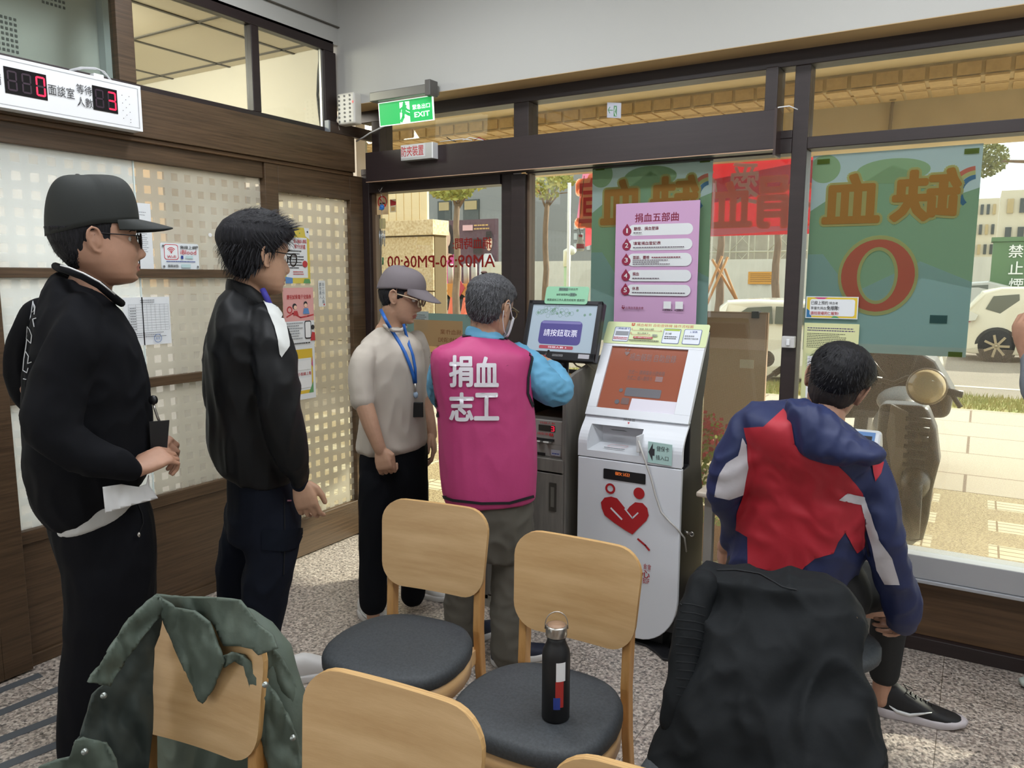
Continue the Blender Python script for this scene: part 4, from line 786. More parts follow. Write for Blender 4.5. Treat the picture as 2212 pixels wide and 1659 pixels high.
# wifi sign, papers on the partition
XS = XL-.018
p = Panel.left((346, 524), (431, 582), mat('acrylic_white', 'dfe6ea', .2), X=XL-.02, t=.004, r=.008, step=.0003); WR = mat('wifi_red', 'c22436', .5)
p.rr(.08, .36, .45, .95, .012, WR).rr(.095, .385, .435, .925, .011, mat('acrylic_white2', 'e6ebee', .3))
for r_ in (.13, .095, .06): p.ring(.265, .62, r_, r_-.018, WR, a0=40, a1=140)
p.disc(.265, .64, .02, WR).text('Wi-Fi', .15, .42, .38, .53, WR, .03).text('無線上網', .5, .78, .92, .92, INK, .01).text('iBlood', .5, .58, .92, .75, WR, .0).lines(.12, .88, [.28], .035, mat('blue_ink', '2a3f8c', .6), 31, 0, .04).text('服務狀態:', .15, .07, .44, .18, INK, .01).rect(.5, .06, .75, .2, mat('pale_cyan', 'b9d3d6', .5)).rect(.62, .42, .82, .52, MATS['pale_cyan']).rect(.5, .4, .56, .53, MATS['blue_ink'])
for cx in (.05, .94):
    for cy in (.1, .88): p.disc(cx, cy, .028, mat('screw_cap', '8a8d90', .3, .7))
p.build('wifi_sign', None, label='white wireless network sign with red logo on the partition glass', cat='sign')
p = Panel.left((264, 643), (371, 741), CW_, X=XL-.02, step=.0003); GI = mat('grey_print', '8c9096', .7)
for k in range(11): p.rect(.1, .3+.055*k, .95, .304+.055*k, GI)
for xx in (.1, .25, .38, .48, .57, .66, .76, .86, .95): p.rect(xx, .3, xx+.004, .85, GI)
p.lines(.35, .65, [.93, .89], .012, INK, 33, 0, .04).lines(.1, .95, [.25, .21, .17], .01, INK, 34, .3, .04).lines(.12, .24, [.33+.055*k for k in range(9)], .012, INK, 35, 0, .04)
p.ring(.68, .13, .085, .075, mat('stamp_blue', '4a6fb0', .6)).text('台北', .63, .1, .73, .16, MATS['stamp_blue'])
p.build('timetable_sheet', None, label='white timetable sheet with a blue stamp on the partition, behind the capped man', cat='paper')
p = Panel.left((285, 437), (333, 583), CW_, X=XL-.02, step=.0003); p.lines(.1, .8, [.86, .82]+[.6-.03*k for k in range(12)], .01, GI, 36, .3, .1).build('paper_sheet', None, label='tall white letter behind the capped man\'s face', cat='paper')
p = Panel.left((450, 503), (458, 512), WHITEP, X=XL-.02, r=.02, step=.0003).build('round_sticker', None, label='tiny round white sticker on the tan part of the partition', cat='sticker')
XD = XL-.012
KR, GRb, YL = mat('poster_red', 'b8383e', .6), mat('poster_green', '5f9a62', .6), mat('poster_yellow', 'd3bf52', .6)
p = Panel.left((612, 489), (671, 612), YL, X=XD, step=.0003)
p.rect(.05, .1, .9, .82, CW_).flat([(.8, 1), (1, 1), (1, .8), (.85, .85)], CW_).disc(.93, .93, .03, INK).flat([(0, 0), (0, .12), (.28, .1), (.28, 0)], mat('poster_blue', '5a88c0', .6)).flat([(.7, 0), (.75, .08), (.95, .08), (1, 0)], GRb)
p.text('加入捐血人專區', .36, .72, .88, .79, KR, .02).text('享7大好處', .38, .62, .82, .70, KR, .02).lines(.1, .75, [.57-.05*k for k in range(7)], .018, INK, 41, .4, .06).lines(.3, .72, [.2, .16], .016, KR, 42, .1, .06).disc(.78, .35, .1, KR)
for x_, y_ in ((.3, .88), (.45, .86), (.6, .9)): p.disc(x_, y_, .02, GRb)
p.rect(.1, .6, .3, .78, QRB).build('poster', None, label='yellow edged poster listing seven benefits, top of the door stack', cat='poster')
RPk = mat('poster_rose', 'dba3a0', .6)
p = Panel.left((610, 622), (680, 742), RPk, X=XD, step=.0003)
p.rect(0, 0, 1, .42, CW_).ring(.2, .62, .09, .055, KR, a0=0, a1=360).stroke([(.1, .5), (.3, .56), (.55, .48), (.8, .5), (.98, .52)], .008, KR).text('慶祝試乘電子兌換券', .12, .8, .92, .88, KR, .02).disc(.36, .68, .07, INK).disc(.38, .66, .05, mat('poster_skin', 'e8bfa8', .6)).flat([(.3, .52), (.33, .6), (.44, .6), (.48, .52)], KR).disc(.72, .72, .06, INK).disc(.72, .69, .05, MATS['poster_skin']).flat([(.62, .54), (.66, .64), (.8, .64), (.84, .54)], MATS['poster_blue'])
p.rr(.66, .1, .88, .42, .01, INK).rr(.68, .12, .86, .4, .008, QRB).disc(.93, .3, .06, INK).flat([(.84, .06), (.9, .22), (1, .2), (1, .06)], KR).lines(.08, .6, [.38-.045*k for k in range(7)], .016, GI, 43, .3, .06).lines(.1, .9, [.02], .02, INK, 44, .2, .08)
p.build('poster', None, label='pale red poster with two cartoon people and a phone, middle of the door stack', cat='poster')
p = Panel.left((626, 742), (683, 858), CW_, X=XD, step=.0003)
p.rect(.1, .1, .9, .88, mat('poster_gold', 'd9b83a', .6)).rect(.14, .16, .84, .72, CW_).flat([(.7, .1), (.9, .3), (.9, .1)], GRb).flat([(.84, .6), (.9, .75), (.9, .55)], PR).text('血小板線上看', .16, .42, .82, .48, KR, .01).rect(.2, .52, .8, .68, QRB).rect(.2, .2, .8, .38, QRB)
p.build('poster', None, label='white sheet with a gold frame and blank square, bottom of the door stack', cat='poster')
p = Panel.left((687, 606), (704, 662), mat('slip_white', 'd9dcdc', .5), X=XD, r=.008, step=.0003)
p.text('非\n工\n作\n人\n員', .5, .12, .85, .92, mat('slip_ink', '3a4a5c', .6)).text('請\n勿\n進\n入', .1, .3, .42, .92, MATS['slip_ink']).disc(.75, .08, .1, KR).build('staff_only_label', None, label='narrow vertical staff-only label on the frosted door', cat='label')
# exit sign
EG = mat('exit_green', '23b25c', .4, emit=.55); EW = mat('exit_white', 'f2fff6', .4, emit=.9)
a, b = ony(816.5, 223.5, 3.37), ony(937, 260, 3.37)
t = thing('exit_sign', (a.x, 3.4, b.z), 'green lit exit sign with running figure under a grey bracket', 'sign')
o = ony(807, 203, 3.37); o2 = ony(937, 184, 3.37); bx('bracket', (o.x, 3.335, o.z-.048), (o2.x, 3.42, o.z+.0), mat('bracket_grey', '8b8a86', .4, .5), t, .004)
bx('battery_box', (o2.x-.03, 3.33, o.z-.06), (o2.x+.005, 3.40, o.z+.02), mat('battery_grey', '5f5d5a', .5), t, .004)
zt, zb = a.z-.0, ony(824, 273, 3.37).z
w = ony(934, 230, 3.37).x-a.x
pl = Panel((a.x+.005, 3.375, zb), (1, .0, 0), (0, -.08, 1), w, zt-zb, EW, t=.008, step=.0004)
pl.rect(.015, .03, .985, .97, EG).rect(.40, .03, .58, .9, EW)
pl.disc(.485, .82, .028, EG).stroke([(.49, .72), (.47, .5)], .028, EG).stroke([(.47, .5), (.55, .38), (.60, .32)], .016, EG).stroke([(.47, .5), (.46, .28), (.42, .12)], .018, EG).stroke([(.49, .7), (.54, .55), (.58, .5)], .011, EG).stroke([(.48, .7), (.42, .62), (.41, .5)], .011, EG)
pl.text('緊急出口', .64, .52, .95, .72, EW, .02).text('EXIT', .67, .2, .94, .4, EW, .05).build('lit_panel', t)
MB().tube([ony(770, 305, 3.48), ony(785, 297, 3.46), ony(800, 287, 3.44), ony(815, 280, 3.42), ony(829, 273, 3.385)], .005, 6).build('cable', MATS['grey_cable'], t)
# small round reflection-free panel behind the glass: a sign seen in the transom
p = Panel((ony(1311, 240, 3.61).x, 3.612, ony(1345, 250, 3.61).z), (1, 0, -.14), (0, 0, 1), .075, .072, mat('small_exit_white', 'b9bcc8', .5), step=.0003)
p.stroke([(.4, .5), (.08, .5), (.2, .7)], .004, mat('pale_green_ink', '5a8f62', .6)).stroke([(.08, .5), (.2, .3)], .004, MATS['pale_green_ink']).rect(.48, .1, .7, .8, MATS['pale_green_ink']).stroke([(.6, .7), (.55, .4), (.65, .15)], .004, CW_).build('direction_sticker', None, label='small white direction sticker with a green arrow on the transom glass', cat='sticker')
# emergency light, wires, header oddments
a, b = ony(727, 203, 3.36), ony(766, 266, 3.36); t = thing('emergency_light', (a.x, 3.4, b.z), 'white emergency light with rows of round lamps, at the corner', 'lamp')
bx('housing', (a.x, 3.36, b.z), (b.x, 3.425, a.z), mat('cream_plastic', 'd3d1ca', .4), t, .012, seg=3)
for i in range(7):
    for k in range(3):
        c = Vector((a.x+.018+k*(b.x-a.x-.05)/2, 3.357, b.z+.018+i*(a.z-b.z-.036)/6)); MB().lathe(c, [(.0055, .004), (.0055, -.001), (.003, .001)], 10, 'y').build('lamp_lens', mat('lens_grey', '6a6a68', .3), t)
bx('indicator', (b.x-.012, 3.356, a.z-.06), (b.x-.006, 3.36, a.z-.05), mat('indicator_red', 'e05050', .4, emit=1), t)
MB().tube([(a.x, 3.37, b.z+.06), (a.x-.012, 3.37, b.z+.03), (a.x-.006, 3.38, b.z-.02), ony(733, 268, 3.4)], .003, 6).build('cable', MATS['cream_plastic'], t)
a, b = ony(874, 316, 3.49), ony(932, 344, 3.49); t = thing('door_sensor', (a.x, 3.49, b.z), 'small white ribbed safety sensor with red characters on the header', 'sensor')
bx('sensor_body', (a.x, 3.455, b.z), (b.x+.03, 3.5, a.z), mat('ribbed_silver', 'b9bbbc', .35, .4), t, .002)
p = Panel((a.x+.002, 3.454, b.z+.012), (1, 0, 0), (0, 0, 1), (b.x-a.x)*.92, a.z-b.z-.014, mat('sensor_label', 'c9cacb', .5), step=.0002); p.text('防夾裝置', .02, .12, .92, .9, NR, .015).build('label', t)
bx('sensor_cap', (b.x+.03, 3.455, b.z), (b.x+.037, 3.5, a.z), WHITEP, t)
t = thing('loose_wires', ony(1040, 300, 3.53), 'tangle of thin white and black wires on top of the header', 'wires')
wz = 2.314
for pts, m_ in (([(950, 306), (975, 303), (1000, 300), (1020, 303)], WHITEP), ([(965, 297), (975, 303), (985, 306)], BLACK), ([(1000, 303), (1015, 297), (1030, 300), (1045, 303)], WHITEP), ([(1025, 303), (1035, 297), (1048, 303)], mat('red_wire', 'a03038', .5))):
    MB().tube([ony(x, y, 3.52) for x, y in pts], .0025, 5).build('wire', m_, t)
t = MB().tube([ony(1665, 245, 3.55), ony(1682, 232, 3.55), ony(1705, 229, 3.57), ony(1726, 238, 3.59)], .003, 6).build('white_cable', WHITEP, label='thin white cable looping from the header end to the mullion', cat='cable')
a = onx(714, 294, XL+.03); bl = thing('wooden_block', (XL+.0, a.y, 2.405), 'dark wood-grain block with a grey edge on the header corner', 'block')
bx('block', (XL+.0, a.y, 2.407), (XL+.03, a.y+.38, 2.468), mat('dark_grain', '2b211d', .4, c2='4a3a32', vscale=3, stretch=(1, 1, 10)), bl); bx('edge', (XL, a.y-.012, 2.407), (XL+.03, a.y, 2.47), mat('edge_grey', '8b9096', .4), bl)
# switch on the mullion
a, b = ony(1689, 726, 3.56), ony(1716, 752, 3.56); t = thing('rocker_switch', (a.x, 3.57, b.z), 'white rocker switch on the dark mullion', 'switch')
bx('switch_plate', (a.x, 3.555, b.z), (b.x, 3.585, a.z), mat('switch_white', 'c9c8c6', .4), t, .003); bx('rocker', (a.x+.022, 3.548, b.z+.012), (a.x+.036, 3.556, a.z-.012), WHITEP, t, .001)
# wind chime
t = thing('wind_chime', ony(823, 420, 3.56), 'wind chime with a blue cap charm hanging at the entrance door', 'wind chime'); Y = 3.56
mb = MB(); c = ony(824, 400, Y); mb.tube([ony(829, 402, 3.6), ony(826, 404, Y), ony(823, 410, Y), ony(820, 414, Y), ony(818, 409, Y)], .0025, 6); mb.tube([ony(822, 414, Y), ony(825, 424, Y), ony(825, 550, Y)], .0012, 5); mb.build('hook_and_string', mat('steel_hook', 'a9a9ac', .3, .8), t)
c = ony(825, 448, Y); MB().ell(c, .016, .014, .018, 16).build('blue_cap', mat('charm_blue', '2f6fb8', .5), t); MB().ell(c+Vector((.002, -.012, -.012)), .013, .012, .004, 12).build('cap_peak', MATS['charm_blue'], t)
c = ony(826, 483, Y); MB().prism(rrect(-.022, -.03, .022, .03, .008), c, (1, 0, 0), (0, 0, 1), (0, 1, 0), .003).build('acrylic_plate', film('chime_plate', 'b8b48c', .6, None, .4), t)
for k in range(4):
    x = 820+k*3.6; MB().cyl(ony(x, 498, Y+.004*(k % 2)), ony(x, 528+4*(k % 2), Y+.004*(k % 2)), .0028, n=8).build('tube', mat('chime_tube', 'a9b4c2', .25, .8), t)
MB().cyl(ony(827, 556, Y), ony(827, 572, Y), .005, n=8).build('green_bead', mat('bead_green', '2e6a44', .4), t)
# anti-slip strips on the floor by the left door
G_ = mat('grey_antislip', '4f5358', .8)
for k, (p0, p1, lb) in enumerate((((-60, 1515), (88, 1458), 'nearest the wall'), ((-60, 1565), (130, 1487), 'second from the wall'), ((-60, 1622), (130, 1549), 'third from the wall'), ((-60, 1682), (130, 1606), 'fourth from the wall, cut by the frame'))):
    a, b = onz(*p0), onz(*p1); d = (b-a).normalized(); n = Vector((-d.y, d.x, 0))*.022
    MB().add([a-n, b-n, b+n, a+n]+[v+Vector((0, 0, .0015)) for v in (a-n, b-n, b+n, a+n)], [(0, 3, 2, 1), (4, 5, 6, 7), (0, 1, 5, 4), (1, 2, 6, 5), (2, 3, 7, 6), (3, 0, 4, 7)]).build('anti_slip_strip', G_, label='grey anti-slip strip on the floor, '+lb, cat='floor strip', group='anti-slip strips by the left door')

# ================================================================ FURNITURE
PLY = mat('birch_plywood', 'bd9868', .42, c2='d4b182', vscale=2.6, stretch=(1.2, 1, 9), bump=.05, bscale=40)
PLE = mat('plywood_edge', 'd3ad74', .45, c2='9a7444', vscale=3, stretch=(1, 90, 1)); OAK = mat('oak_leg', 'b07f45', .45, c2='c99a60', vscale=5, stretch=(6, 6, 1))
SEAT = mat('charcoal_seat_vinyl', '2e3236', .62, c2='3d4246', vscale=130, bump=.35, bscale=260, bdist=.001)
def make_chair(label):
    t = thing('chair', (0, 0, 0), label, 'chair')
    def out(k, s=1.0):   # seat outline: wide front, narrower back
        a = 2*math.pi*k/40; c, s_ = math.cos(a), math.sin(a); e = .72
        x = .222*abs(c)**e*(1 if c > 0 else -1); y = .21*abs(s_)**e*(1 if s_ > 0 else -1)
        x *= 1-.10*max(0, y/.21); return x*s, y*s-.0
    mb = MB(); rows = [(.94, .418), (1.0, .43), (1.0, .452), (.97, .466), (.9, .473), (.6, .476), (.3, .475), (.02, .474)]; vs = []
    for s_, z in rows: vs += [(*out(k, s_), z) for k in range(40)]
    fs = [(i*40+k, i*40+(k+1) % 40, (i+1)*40+(k+1) % 40, (i+1)*40+k) for i in range(len(rows)-1) for k in range(40)]+[tuple(range(40))[::-1], tuple(280+k for k in range(40))]
    mb.add(vs, fs, True); mb.build('seat', SEAT, t)
    mb = MB(); vs = []
    for s_, z in ((.93, .365), (.985, .368), (.985, .425), (.9, .425)): vs += [(*out(k, s_), z) for k in range(40)]
    mb.add(vs, [(i*40+k, i*40+(k+1) % 40, (i+1)*40+(k+1) % 40, (i+1)*40+k) for i in range(3) for k in range(40)]+[(k+120, (k+1) % 40+120, (k+1) % 40, k) for k in range(40)], True); mb.build('seat_apron', PLY, t)
    # backrest: bent sheet
    W, H, r_, T = .195, .146, .078, .015; n = 22; poly = rrect(-W, -H, W, H, r_, 7)
    def pt(x, z, o): yy = .205+.34*x*x*-1+.12*(z+H)+o; return (x*(1+.08*z/H*.5), yy, .706+z)
    mb = MB(); mb.use(PLY); mb.use(PLE); mb.use(PLY)
    bm = bmesh.new(); vv = [bm.verts.new((x, z, 0)) for x, z in poly]; bm.faces.new(vv)
    for _ in range(13):
        x = -W+2*W*(_+1)/14; bmesh.ops.bisect_plane(bm, geom=bm.verts[:]+bm.edges[:]+bm.faces[:], plane_co=(x, 0, 0), plane_no=(1, 0, 0))
    for _ in range(7):
        z = -H+2*H*(_+1)/8; bmesh.ops.bisect_plane(bm, geom=bm.verts[:]+bm.edges[:]+bm.faces[:], plane_co=(0, z, 0), plane_no=(0, 1, 0))
    bm.verts.index_update(); L_ = [v.co.copy() for v in bm.verts]; F_ = [tuple(v.index for v in f.verts) for f in bm.faces]; be = [(e.verts[0].index, e.verts[1].index) for e in bm.edges if len(e.link_faces) == 1]; bm.free(); n = len(L_)
    mb.add([pt(v.x, v.y, 0) for v in L_]+[pt(v.x, v.y, T) for v in L_], F_+[tuple(i+n for i in f[::-1]) for f in F_], True)
    mb.use(PLE).add([pt(v.x, v.y, 0) for v in L_]+[pt(v.x, v.y, T) for v in L_], [(a, b, b+n, a+n) for a, b in be], False)
    mb.build('backrest', None, t)
    for s_ in (-1, 1):
        x = s_*.165
        MB().prism([(.275, 0), (.305, 0), (.252, .30), (.240, .45), (.250, .60), (.262, .73), (.236, .75), (.219, .68), (.208, .58), (.200, .45), (.215, .30)], (x-.0125, 0, 0), (0, 1, 0), (0, 0, 1), (1, 0, 0), .025).build('rear_leg', OAK, t, .004)
        MB().tube([(s_*.175, -.185, 0), (s_*.165, -.165, .40)], [.014, .02], 12).build('front_leg', OAK, t)
        MB().prism([(-.16, .33), (.0, .30), (.2, .335), (.23, .36), (.23, .38), (.19, .385), (.0, .335), (-.16, .365)], (s_*.15-.011, 0, 0), (0, 1, 0), (0, 0, 1), (1, 0, 0), .022).build('side_rail', PLY, t, .003)
    MB().box((-.16, .20, .33), (.16, .222, .375)).build('rear_rail', OAK, t, .003)
    return t
ch = make_chair('wooden chair with empty charcoal seat, beside the grey trousers of the volunteer')
spots = [(-1.468, 1.755, 8, None), (-.935, 1.69, 2, 'wooden chair with a black water bottle standing on its seat'), (-.855, .785, 5, 'wooden chair nearest the camera, only its broad backrest showing'),
         (-.325, .79, 4, 'wooden chair cut off by the bottom edge, just the top of its backrest visible'), (-1.405, .79, 8, 'wooden chair draped with the grey-green jacket'), (-.385, 1.64, -3, 'wooden chair hidden under the black jacket')]
for i, (x, y, a, lb) in enumerate(spots):
    c = ch if i == 0 else copy_tree(ch); c.location = (x, y, 0); c.rotation_euler.z = R(a); c['group'] = 'wooden chairs with charcoal seats'
    if lb: c['label'] = lb
# bottle
B0 = onz(1200, 1548, .476); t = thing('water_bottle', B0, 'matte black steel bottle with wire handle standing on a chair seat', 'bottle')
MBK = mat('matte_black', '17181a', .5); STL = mat('brushed_steel', 'b8b4ae', .28, .9)
MB().lathe(B0, [(.033, 0), (.036, .004), (.036, .17), (.034, .185), (.027, .2), (.0235, .21), (.0235, .222)], 32).build('bottle_body', MBK, t)
MB().lathe(B0, [(.0265, .222), (.0275, .224), (.0275, .247), (.026, .25), (.001, .2495)], 32).build('cap', STL, t); MB().lathe(B0, [(.023, .2498), (.023, .2512), (.001, .2512)], 28).build('bamboo_disc', mat('bamboo_disc', '9a7b62', .5), t)
mb = MB(); mb.tube([B0+Vector((.85*.029*math.cos(a_)*1.0, .518*.029*math.cos(a_), .24+.045*max(0, math.sin(a_))**.7)) for a_ in [math.pi*k/14 for k in range(15)]], .0016, 6); mb.build('wire_handle', STL, t)
def curved(B, ang0, ang1, z0, z1, r, n=8): return [(B.x+r*math.cos(R(a)), B.y+r*math.sin(R(a)), z) for z in (z0, z1) for a in [ang0+(ang1-ang0)*k/n for k in range(n+1)]], [(k, k+1, n+2+k, n+1+k) for k in range(n)]
for (a0, a1, z0, z1, m_, nm) in ((-62, -22, .115, .165, WHITEP, 'white_sticker'), (-64, -30, .045, .115, mat('sticker_red2', 'a8302c', .5), 'red_sticker'), (-72, -44, .04, .072, mat('sticker_blue2', '2a3f8f', .5), 'blue_sticker')):
    v, f = curved(B0, a0, a1, B0.z+z0, B0.z+z1, .0363 if nm != 'blue_sticker' else .0366); MB().add(v, f).build(nm, m_, t)
# desk and blood pressure monitor
DK = mat('light_wood_top', 'a59a8d', .5, c2='bfb3a4', vscale=3, stretch=(1, 8, 1)); DE = mat('desk_edge', 'd8cbb4', .4)
t = thing('desk', (-.6, 3.2, 0), 'narrow light-wood desk with grey metal legs beneath the notices', 'desk')
bx('tabletop', (-.925, 2.96, .722), (-.265, 3.53, .745), DK, t, .008, seg=3); 
LG = mat('grey_leg', '8f8c86', .45, .3)
for x in (-.90, -.32):
    for y in (3.0, 3.48): bx('leg', (x, y, 0), (x+.035, y+.035, .722), LG, t, .002)
bx('modesty_panel', (-.86, 3.45, .2), (-.33, 3.47, .7), mat('dark_panel', '2f2a27', .6), t)
a = onz(1870, 925, .86); bp = thing('blood_pressure_monitor', (a.x, 3.2, .745), 'white blood pressure monitor with blue display panel on the desk', 'monitor')
c0, c1, c2_, c3 = ony(1828, 872, 3.3), ony(1925, 882, 3.3), ony(1800, 950, 3.12), ony(1905, 962, 3.12)
x0, x1 = -.475, -.30; 
prof = [(3.17, .746), (3.45, .746), (3.45, .93), (3.40, .985), (3.35, .985), (3.21, .86), (3.17, .82)]
MB().prism(prof, (x0, 0, 0), (0, 1, 0), (0, 0, 1), (1, 0, 0), x1-x0).build('casing', mat('monitor_white', 'cfd3d8', .4), bp, .015, 3)
U = Vector((1, 0, 0)); V = (Vector((0, 3.35, .985))-Vector((0, 3.21, .86))); L_ = V.length; V.normalize()
p = Panel(Vector((x0+.03, 3.21, .86))+Vector((0, -.0015, .0015)), U, V, x1-x0-.05, L_*.98, mat('monitor_blue', '5a7fb0', .4), step=.0003)
p.rect(0, 0, 1, .2, CW_)
for k, (y, w_) in enumerate(((.84, .92), (.62, .92), (.43, .7), (.27, .7))): p.rect(.22, y-.07, w_, y+.05, mat('lcd_dark', '2f2c2c', .3))
for x_, ch_ in ((.36, 'bc'), (.56, 'bc'), (.68, 'ed'), (.78, 'abged')): seg7(p, x_, .565, x_+.07, .66, ch_, REDL)
p.build('display_panel', bp)
# stool for the seated man
t = thing('stool', (-.36, 2.52, 0), 'grey-legged stool beneath the man in the red and blue jacket', 'stool')
MB().lathe((-.36, 2.5, 0), [(.17, .42), (.18, .43), (.18, .455), (.16, .465)], 30).build('stool_seat', SEAT, t)
for a_ in (45, 135, 225, 315): c, s_ = math.cos(R(a_)), math.sin(R(a_)); MB().tube([(-.36+.2*c, 2.5+.2*s_, 0), (-.36+.14*c, 2.5+.14*s_, .42)], .012, 8).build('leg', LG, t)
# ticket cabinet
GW = mat('grey_wood', '5c5955', .55, c2='7a766f', vscale=2.5, stretch=(8, 8, 1)); GWE = mat('grey_wood_edge', '8a857c', .5)
cb = thing('ticket_cabinet', (-1.75, 3.2, 0), 'grey wood-grain cabinet carrying the ticket screen', 'cabinet')
cx0, cx1, cy0, cy1 = -1.97, -1.535, 3.0, 3.54
zt = ony(1225, 832, cy0).z
MB().prism([(cy0, .04), (cy1, .04), (cy1, zt+.13), (cy0+.08, zt+.04), (cy0+.02, zt+.02), (cy0, zt-.03)], (cx1-.02, 0, 0), (0, 1, 0), (0, 0, 1), (1, 0, 0), .02).build('side_panel', GW, cb, .002)
MB().prism([(cy0, .04), (cy1, .04), (cy1, zt+.13), (cy0+.08, zt+.04), (cy0+.02, zt+.02), (cy0, zt-.03)], (cx0, 0, 0), (0, 1, 0), (0, 0, 1), (1, 0, 0), .02).build('side_panel', GW, cb, .002)
zd = ony(1195, 1022, cy0).z; zs = ony(1195, 992, cy0).z
bx('base', (cx0, cy0, .0), (cx1, cy1, .06), GWE, cb); bx('shelf_front', (cx0+.02, cy0-.008, zd+.006), (cx1-.01, cy0+.012, zs), GW, cb, .002)
dr = bx('cabinet_door', (cx0+.02, cy0-.008, .07), (cx1-.01, cy0+.012, zd-.002), GW, cb, .002)
hx = ony(1196, 1070, cy0).x; hz0, hz1 = ony(1196, 1103, cy0).z, ony(1196, 1042, cy0).z
bx('handle_plate', (hx-.018, cy0-.011, hz0), (hx+.018, cy0-.007, hz1), mat('handle_grey', '55534f', .3, .7), dr); bx('handle_recess', (hx-.009, cy0-.0125, hz0+.02), (hx+.009, cy0-.010, hz1-.02), mat('recess', '8b8a86', .3, .8), dr)
bx('inner_shelf', (cx0+.02, cy0+.02, zs-.02), (cx1-.02, cy1, zs), GW, cb); bx('top_shelf', (cx0+.02, cy0+.0, zt-.05), (cx1-.02, cy1, zt-.02), mat('ochre_shelf', 'a9843f', .6), cb)
bx('back_panel', (cx0+.02, cy1-.02, .06), (cx1-.02, cy1, zt), mat('dark_back', '1b1a1c', .7), cb)
a = ony(1160, 905, cy0+.03); b = ony(1214, 990, cy0+.03)
td = thing('ticket_dispenser', (a.x, cy0+.1, b.z), 'grey ticket dispenser with a red digit inside the cabinet', 'dispenser'); DG = mat('dispenser_grey', '8f8b86', .45)
bx('dispenser_body', (a.x-.09, cy0+.03, zs), (b.x, cy0+.3, a.z), DG, td, .004)
w_ = b.x-a.x+.09; p = Panel((a.x-.09, cy0+.0285, zs), (1, 0, 0), (0, 0, 1), w_, a.z-zs, DG, base=False, step=.0002)
p.rect(.45, .70, .84, .86, mat('display_black', '0c080c', .2)); p.k += 1; seg7(p, .74, .715, .82, .845, 'abcdg', REDL); p.k += 3
p.text('待辦人數', .48, .89, .84, .955, NR, 0).text('請取票⬇', .42, .58, .8, .655, NR, 0).rect(.0, .36, 1, .364, BLACK).rect(.28, .03, .62, .1, BLACK).rect(.75, .06, .97, .22, mat('label_grey', 'a9a9b4', .6)).lines(.78, .94, [.1], .03, MATS['blue_ink'], 51, 0, .04)
p.build('dispenser_face', td)
for x_ in (.5, .7): MB().obox((a.x-.09+w_*x_, cy0+.015, zs+(a.z-zs)*.42), (.014, 0, 0), (0, .018, -.004), (0, .002, .003)).build('paper_guide', mat('guide_steel', 'a9a7a2', .3, .6), td)
bx('slot_frame', (a.x-.09+w_*.4, cy0+.024, zs+(a.z-zs)*.44), (a.x-.09+w_*.82, cy0+.03, zs+(a.z-zs)*.5), BLACK, td)
# ticket monitor on the cabinet
mn = thing('touch_monitor', (-1.7, 3.2, zt), 'black framed touch monitor with a purple button on screen', 'monitor')
A, Bt = Vector((-1.86, 3.152, 1.222)), Vector((-1.86, 3.238, 1.489)); V = (Bt-A); Hh = V.length; V.normalize(); Wd = .385
MS = mat('monitor_black', '1c1d22', .35)
Nn = Vector((1, 0, 0)).cross(V)
mbx = lambda nm, u0, v0, u1, v1, d0, d1, m_, par, bev=.004: MB().obox(A+Vector((1, 0, 0))*((u0+u1)/2)+V*((v0+v1)/2)+Nn*((d0+d1)/2), Vector((1, 0, 0))*((u1-u0)/2), V*((v1-v0)/2), Nn*((d1-d0)/2)).build(nm, m_, par, bev)
fr_ = mbx('monitor_housing', 0, -.005, Wd, Hh, -.05, -.004, MS, mn, .008)
for q in ((0, 0, .022, Hh), (Wd-.022, 0, Wd, Hh), (0, Hh-.02, Wd, Hh), (0, -.005, Wd, .035)): mbx('bezel', *q, -.006, .006, MS, mn, .003)
SCR = mat('screen_grey_blue', '93a2ae', .25, emit=.42); p = Panel(A+Vector((.02, 0, 0))+V*.033-Nn*.002, (1, 0, 0), V, Wd-.04, Hh-.053, SCR, step=.0002)
PB = mat('button_purple', '4f4a86', .3, emit=.18); SW_ = mat('screen_white', 'd8d8e6', .4, emit=.45)
rn = random.Random(4); FG = mat('flower_line', '6f8f80', .4, emit=.15)
for k in range(26): cx_, cy_ = .3+.35*rn.gauss(0, .5), .86+.05*rn.gauss(0, 1); cx_ = min(.9, max(.03, cx_)); cy_ = min(.97, max(.72, cy_)); p.ring(cx_, cy_, .03, .026, FG, lv=2, n=14)
for k in range(9): cx_, cy_ = rn.uniform(.05, .9), rn.uniform(.78, .96); p.disc(cx_, cy_, .02, FG, lv=3, n=6)
p.k = 4; p.rr(.17, .16, .81, .66, .02, PB).rr(.19, .6, .79, .65, .006, mat('button_light', '7672a6', .3, emit=.2)).text('請按鈕取票', .24, .33, .75, .48, SW_, 0).rr(.2, .065, .72, .135, .006, mat('screen_red', 'a34a58', .3, emit=.2)).text('待辦人數 3', .34, .08, .62, .12, SW_, 0).build('screen', mn)
mbx('brand_plate', .17, .012, .225, .022, .005, .0066, mat('plate_silver', 'a9abb0', .3, .6), mn, 0); mbx('label_tag', .305, .008, .36, .028, .005, .0068, mat('tag_grey', 'b4b4bc', .5), mn, 0)
q = Panel(A+Vector((.172, 0, 0))+V*.013+Nn*.0067, (1, 0, 0), V, .05, .008, MATS['plate_silver'], base=False); q.text('POSTECH', 0, 0, 1, 1, MS, .02).build('brand_lettering', mn)
MB().lathe((-1.68, 3.24, zt-.02), [(.10, 0), (.11, .006), (.1, .014), (.03, .02), (.03, .12), (.04, .16)], 24).build('stand', MS, mn)
